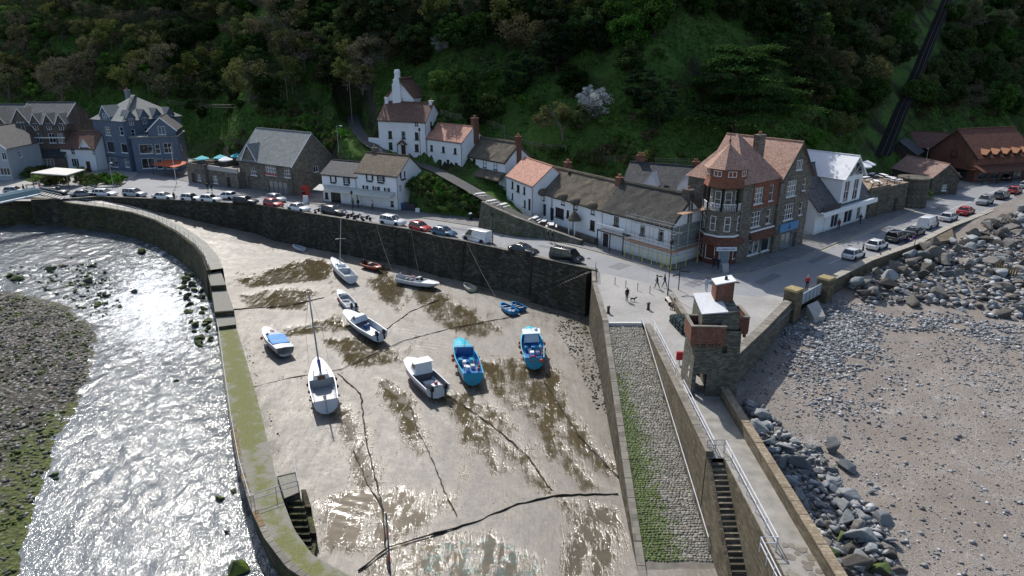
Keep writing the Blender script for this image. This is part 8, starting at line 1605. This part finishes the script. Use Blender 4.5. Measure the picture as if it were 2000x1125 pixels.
# ------------------------------------------------------------ street furniture
def lamp(p, h, label, arm=.9, ang=0, mat=None):
    mt = mat or plain('lamp_green_black', (.02, .025, .025), .5); o = empty('street_lamp', p, ang, label, 'street lamp'); MB().tube([(0, 0, 0), (0, 0, 1.0), (0, 0, 1.01), (0, 0, h)], [.09, .08, .055, .045], 8).build('post', mt, o)
    if arm: MB().tube([(0, 0, h), (.25, 0, h+.25), (arm, 0, h+.2)], .03, 6).build('arm', mt, o); MB().ball((arm, 0, h+.12), .2, 8, 5, (1.4, .7, .5)).build('lantern', TRIM, o)
    else: MB().lathe([(.1, 0), (.22, .15), (.2, .5), (.05, .65)], (0, 0, h), 8).build('lantern', DSTEEL, o)
lamp(P(1304, 577), 6.3, 'dark lamp post on the quay by the bench wall', 0); lamp(P(1109, 442), 8.5, 'tall thin lamp post in front of the thatched inn', 0); lamp(P(962, 482), 4.6, 'dark post on the harbour wall by the white van', 0); lamp(P(345, 358), 8, 'flagpole-like lamp before the orange canopy', 0, mat=TRIM); lamp(P(222, 366), 5, 'pale lamp post in the roadside flower bed', .5, mat=STEEL); lamp(on_hill(822, 320), 6, 'thin lamp post on the lane below the tall white house', 0); lamp(on_hill(662, 300), 5, 'pale swan-neck lamp behind the cafe', .8, mat=STEEL); lamp(P(1795, 500, 0)+Vector((-.6, .6, 0)), 3.2, 'dark lamp post on the sea wall promenade', 0); lamp(P(690, 424), 4, 'lamp post by the motorbikes', 0); lamp(P(1797, 372), 8, 'pole in front of the tiled hut', 0, mat=STEEL)
for x, y, h, lab in ((563, 205, 6, 'pale utility pole above the grassy bank'), (688, 238, 8, 'tall utility pole by the lane corner')): tag(MB().tube([on_hill(x, y)-Vector((0, 0, .5)), on_hill(x, y)+Vector((0, 0, h))], [.07, .05], 6).build('utility_pole', TIMBER), lab, 'pole')
# finger post
p = P(1325, 566); o = empty('signpost', p, .3, 'dark finger signpost with four arms on the quay', 'signpost'); MB().tube([(0, 0, 0), (0, 0, 3.0)], .06, 6).build('post', DSTEEL, o); MB().ball((0, 0, 3.05), .11, 8, 6).build('finial', DSTEEL, o)
for i, (z, a) in enumerate(((2.8, .3), (2.6, 2.9), (2.4, -.6), (2.0, 3.4))): mm = MB(); mm.T = Matrix.Rotation(a, 4, 'Z'); mm.box(.08, -.02, z-.08, 1.15, .02, z+.08); mm.build('finger_board', DSTEEL, o)
for i, (x, y) in enumerate(((1188, 612), (1266, 605))): o = empty('mooring_bollard', P(x, y), 0, ('left' if i == 0 else 'right')+' black mooring bollard at the head of the slipway', 'bollard'); MB().lathe([(.22, 0), (.2, .1), (.15, .15), (.15, .65), (.22, .75), (.2, .85), (.08, .9)], (0, 0, .0), 10).build('post', DSTEEL, o)
for i, (x, y) in enumerate(((1201, 556), (1222, 562), (1245, 567), (1269, 573))): o = tag(MB().lathe([(.06, 0), (.06, .95), (.02, 1.0)], P(x, y), 8).build('bollard', STEEL), ['first', 'second', 'third', 'fourth'][i]+' thin grey post from the quay corner', 'bollard', 'posts between road and slipway')
# quay dividing wall with bench, lobster pots
w0 = [P(1308, 575, .9), P(1350, 640, .9)]; wall('quay_divider_wall', w0, -.1, .5, EQ, 'short stone wall with benches between quay and tower', 'wall', cap=(.08, 1.2), capmat=CAPST, seg=1.2)
for i, t in enumerate((.25,)):
    p = P(1306, 592); o = empty('bench', p, dirpx((1302, 582), (1318, 604)), 'pale wooden bench against the quay wall', 'bench')
    for k in range(3): MB().box(-.9, -.25+k*.17, .42, .9, -.12+k*.17, .46).build('seat_slat', plain('pale_bench', (.62, .58, .52), .7), o)
    for k in range(2): MB().box(-.9, .28, .6+k*.2, .9, .31, .74+k*.2).build('back_slat', plain('pale_bench', (.62, .58, .52), .7), o)
    for x in (-.8, .8): MB().box(x-.04, -.25, 0, x+.04, .3, .42).build('leg', TIMBERD, o)
person(P(1316, 604, -.05), 3.9, (.45, .28, .26), NV, 'person in pink sitting at the end of the bench', 'sit')
NET = plain('pot_net', (.02, .045, .05), .9, var=.5, scale=20); NETB = plain('pot_frame', (.02, .02, .022), .7)
pb = P(1308, 630); k_ = 0
for i in range(2):
    for j in range(4):
        for l in range(3):
            if l == 2 and j == 0: continue
            c = pb+Vector((.35+i*.75+j*.12, -j*.95-.1, l*.42)); o = empty('lobster_pot', c, .1, ('top' if l == 2 else 'middle' if l == 1 else 'bottom')+' lobster pot of the '+('left' if i == 0 else 'right')+' stack row, '+['farthest', 'second', 'third', 'nearest'][j]+' from the bench', 'lobster pot', 'lobster pots stacked by the tower'); mm = MB(); pr_ = [(-.3, 0), (.3, 0), (.3, .2), (.18, .38), (-.18, .38), (-.3, .2)]
            vv = [[mm.v((x, s, z)) for x, z in pr_] for s in (-.42, .42)]
            for q in range(6): mm.F.append([vv[0][q], vv[0][(q+1) % 6], vv[1][(q+1) % 6], vv[1][q]])
            mm.F.append(vv[0][::-1]); mm.F.append(vv[1]); mm.build('netting', NET, o)
            for s in (-.42, 0, .42): MB().tube([(x*1.03, s, z*1.03) for x, z in pr_+pr_[:1]], .02, 4).build('hoop', NETB, o)
o = empty('lifebelt_box', P(1326, 712, .0), 0, 'red lifebelt housing on the quay left of the tower', 'lifebelt box'); MB().box(-.3, -.12, .5, .3, .12, 1.3).build('box', plain('red_box', (.45, .02, .03), .4), o); MB().tube([(0, 0, 0), (0, 0, .5)], .05, 6).build('post', STEEL, o)
# boards, kiosk, bins
def aboard(p, ang, w_, h, mat, label, name='sign_board'):
    o = empty(name, p, ang, label, 'sign')
    for s in (-1, 1): MB().prism([(-w_/2, s*.28-.02), (w_/2, s*.28-.02), (w_/2, s*.28+.02), (-w_/2, s*.28+.02)], 0, h, [(-w_/2, s*.03-.02), (w_/2, s*.03-.02), (w_/2, s*.03+.02), (-w_/2, s*.03+.02)]).build('panel', mat, o)
    return o
aboard(P(1415, 533), .2, .9, 1.3, plain('grey_poster', (.42, .43, .44), .6, var=.5, scale=9), 'grey pavement sign outside the corner shop'); aboard(P(598, 397), -.2, 1.0, 1.5, plain('white_poster', (.65, .68, .7), .6, var=.25, scale=8), 'white pavement sign by the red kiosk'); aboard(P(816, 415), -.3, .8, .8, WCAN, 'low white board right of the cafe')
o = empty('red_kiosk', P(597, 388), R(-20), 'red kiosk beside the grey stone house', 'kiosk'); MB().box(-.6, -.5, 0, .6, .5, 2.3).build('body', plain('kiosk_red', (.38, .025, .02), .5), o); MB().prism([(-.7, -.6), (.7, -.6), (.7, .6), (-.7, .6)], 2.301, 2.6, [(-.4, -.3), (.4, -.3), (.4, .3), (-.4, .3)]).build('roof', plain('kiosk_red', (.38, .025, .02), .5), o); MB().box(-.35, -.53, .9, .35, -.505, 1.9).build('window', GLASS, o)
p = P(907, 422); o = empty('notice_board', p, dirpx((880, 418), (940, 428)), 'green and white notice board on the stone wall', 'notice board'); MB().box(-.65, -.06, .9, .65, .0, 2.6).build('panel', plain('board_green', (.06, .28, .17), .6, var=.5, scale=3), o); MB().prism([(-.6, -.08), (-.35, -.08), (-.35, -.062), (-.6, -.062)], 1.0, 2.5, [(.3, -.08), (.55, -.08), (.55, -.062), (.3, -.062)]).build('stripe', TRIM, o)
for s in (-.55, .55): MB().box(s-.04, -.04, 0, s+.04, .02, .9).build('leg', TIMBERD, o)
o = empty('litter_bin', P(919, 430), 0, 'black bin with white lid beside the notice board', 'bin'); MB().lathe([(.3, 0), (.32, 1.0)], (0, 0, .1), 10).build('body', DSTEEL, o); MB().lathe([(.33, 1.101), (.25, 1.25)], (0, 0, 0), 10).build('lid', TRIM, o)
for i, (x, y, c, lab) in enumerate(((788, 410, (.03, .08, .16), 'blue wheeled bin right of the cafe'), (798, 411, (.05, .05, .055), 'dark wheeled bin right of the blue one'), (806, 412, (.05, .05, .055), 'second dark wheeled bin right of the cafe'))): p = P(x, y, .13); o = empty('wheeled_bin', p+Vector((0, .6, 0)), -.2, lab, 'bin'); MB().prism([(-.45, -.4), (.45, -.4), (.45, .4), (-.45, .4)], .1, 1.1, [(-.55, -.5), (.55, -.5), (.55, .5), (-.55, .5)]).build('body', paint(c, .5), o); MB().box(-.58, -.53, 1.101, .58, .53, 1.2).build('lid', paint(c, .4), o)
# garden square at the left: pavilion roof and clipped beds
c4 = [P(60, 337, 3.0), P(108, 327, 3.3), P(166, 331, 3.0), P(130, 342, 2.9)]; o = empty('garden_pavilion', Vector((c4[0].x, c4[0].y, 0)), 0, 'flat pale-roofed garden shelter in the square at left', 'shelter'); q0 = o.location.copy(); MB().prism([(p.x-q0.x, p.y-q0.y) for p in c4], [p.z-.2 for p in c4], [p.z for p in c4]).build('roof', plain('shelter_roof', (.66, .63, .58), .8), o)
for p in c4: MB().tube([(p.x-q0.x, p.y-q0.y, 0), (p.x-q0.x, p.y-q0.y, p.z-.2)], .1, 6).build('post', TIMBER, o)
bedp = [P(x, y, .0) for x, y in ((172, 362), (180, 350), (215, 345), (240, 350), (246, 358), (230, 366), (195, 368))]; o = MB().prism([(p.x, p.y) for p in bedp], -.05, .3).build('planter_bed', GRANITE); tag(o, 'kerbed planting bed at the road bend', 'planter')
rs = random.Random(8)
for i in range(64): t = rs.random(); x, y = (rs.uniform(174, 240), rs.uniform(349, 365)) if i < 24 else (rs.uniform(5, 175), rs.uniform(336, 360)); k = rs.choice(('gshrub', 'gshrub', 'brush', 'shrub')); tree(k, P(x, y, .2), rs.uniform(.6, 1.15), LOOK[k]+((' in the kerbed planting bed, '+('left' if x < 200 else 'middle' if x < 222 else 'right')+(' rear' if y < 357 else ' front')) if i < 24 else ' in the garden square, '+('far left' if x < 45 else 'left of the shelter' if x < 85 else 'under the shelter' if x < 130 else 'right of the shelter')+(', rear' if y < 347 else ', front')), 'garden shrubs')
for x, y, s in ((440, 357, .9), (452, 360, .8), (1803, 388, 1.2), (1800, 372, 1.0), (855, 415, .7)): tree('gshrub', P(x, y, .1), s, {440: 'creeper against the terrace bar wall', 452: 'second creeper on the terrace bar wall', 1803: 'green shrub at the corner of the bastion', 1800: 'tall green shrub beside the tiled hut', 855: 'bush at the foot of the lane wall'}[x], 'garden shrubs')
# old timber groynes among the boulders
for i in range(9): p = gp(1945+i*4.5, 527+i*2.2, beachz); tag(MB().tube([p-Vector((0, 0, .5)), p+Vector((.1, 0, 1.2+.3*math.sin(i*2)))], [.13, .1], 6).build('groyne_post', plain('groyne_timber', (.16, .12, .05), .9, var=.3)), ['first', 'second', 'third', 'fourth', 'fifth', 'sixth', 'seventh', 'eighth', 'ninth'][i]+' rotten timber post from the left in the groyne', 'post', 'groyne posts among the boulders')

# road repairs, drain covers, parking bay ticks
TAR = plain('tar_patch', (.185, .188, .195), .85, var=.25, scale=3); rs = random.Random(4)
for i, (x, y, a, b) in enumerate(((720, 425, 3.2, 1.1), (900, 448, 4.5, 1.3), (1080, 485, 5.0, 1.0), (1210, 520, 3.0, 2.0), (1360, 552, 4.0, 1.6), (1500, 545, 5.5, 1.4), (1600, 505, 6.0, 1.1), (1720, 450, 6.5, 1.2), (1840, 405, 6, 1.3), (480, 384, 6, 1.4), (330, 365, 5, 2.2))):
    p = P(x, y, 0); ang = qdir(x) if x < 1160 else dirpx((1500, 545), (1700, 455)); mm = MB(); mm.T = Matrix.Translation((p.x, p.y, 0)) @ Matrix.Rotation(ang, 4, 'Z'); mm.face([(-a/2, -b/2, .008+.0003*i), (a/2, -b/2+.1, .008+.0003*i), (a/2-.2, b/2, .008+.0003*i), (-a/2+.1, b/2-.05, .008+.0003*i)]); tag(mm.build('road_patch', TAR), kind='structure')
for i, (x, y) in enumerate(((1150, 505), (1290, 540), (1440, 552), (980, 462), (1660, 480), (600, 400))): tag(MB().lathe([(.33, .0), (.33, .012)], P(x, y, .003), 14).build('drain_cover', DSTEEL), ['drain cover in the road by the people carrier', 'drain cover on the road before the scaffolding', 'drain cover in the shaded road by the corner shop', 'drain cover near the white van', 'drain cover on the road beside the white cars', 'drain cover below the grey stone house'][i], 'drain cover')
for x in range(400, 1150, 47):
    y = pl(x, [(350, 391), (500, 399), (600, 416), (700, 432), (800, 448), (860, 463), (912, 472), (994, 490), (1073, 508), (1163, 528)]); p = P(x, y, 0); a = qdir(x); mm = MB(); mm.T = Matrix.Translation((p.x, p.y, 0)) @ Matrix.Rotation(a, 4, 'Z'); mm.face([(-.05, 2.2, .0125), (.05, 2.2, .0125), (.05, 3.0, .0125), (-.05, 3.0, .0125)]); tag(mm.build('bay_marking', LINEW), kind='structure')
# open sea beyond the beach, out of the photograph to the right
tag(MB().face([(120, -400, -6.2), (2500, -400, -6.2), (2500, 1800, -6.2), (330, 420, -6.2), (165, 150, -6.2), (120, 100, -6.2)]).build('sea', RIVERM), kind='structure')
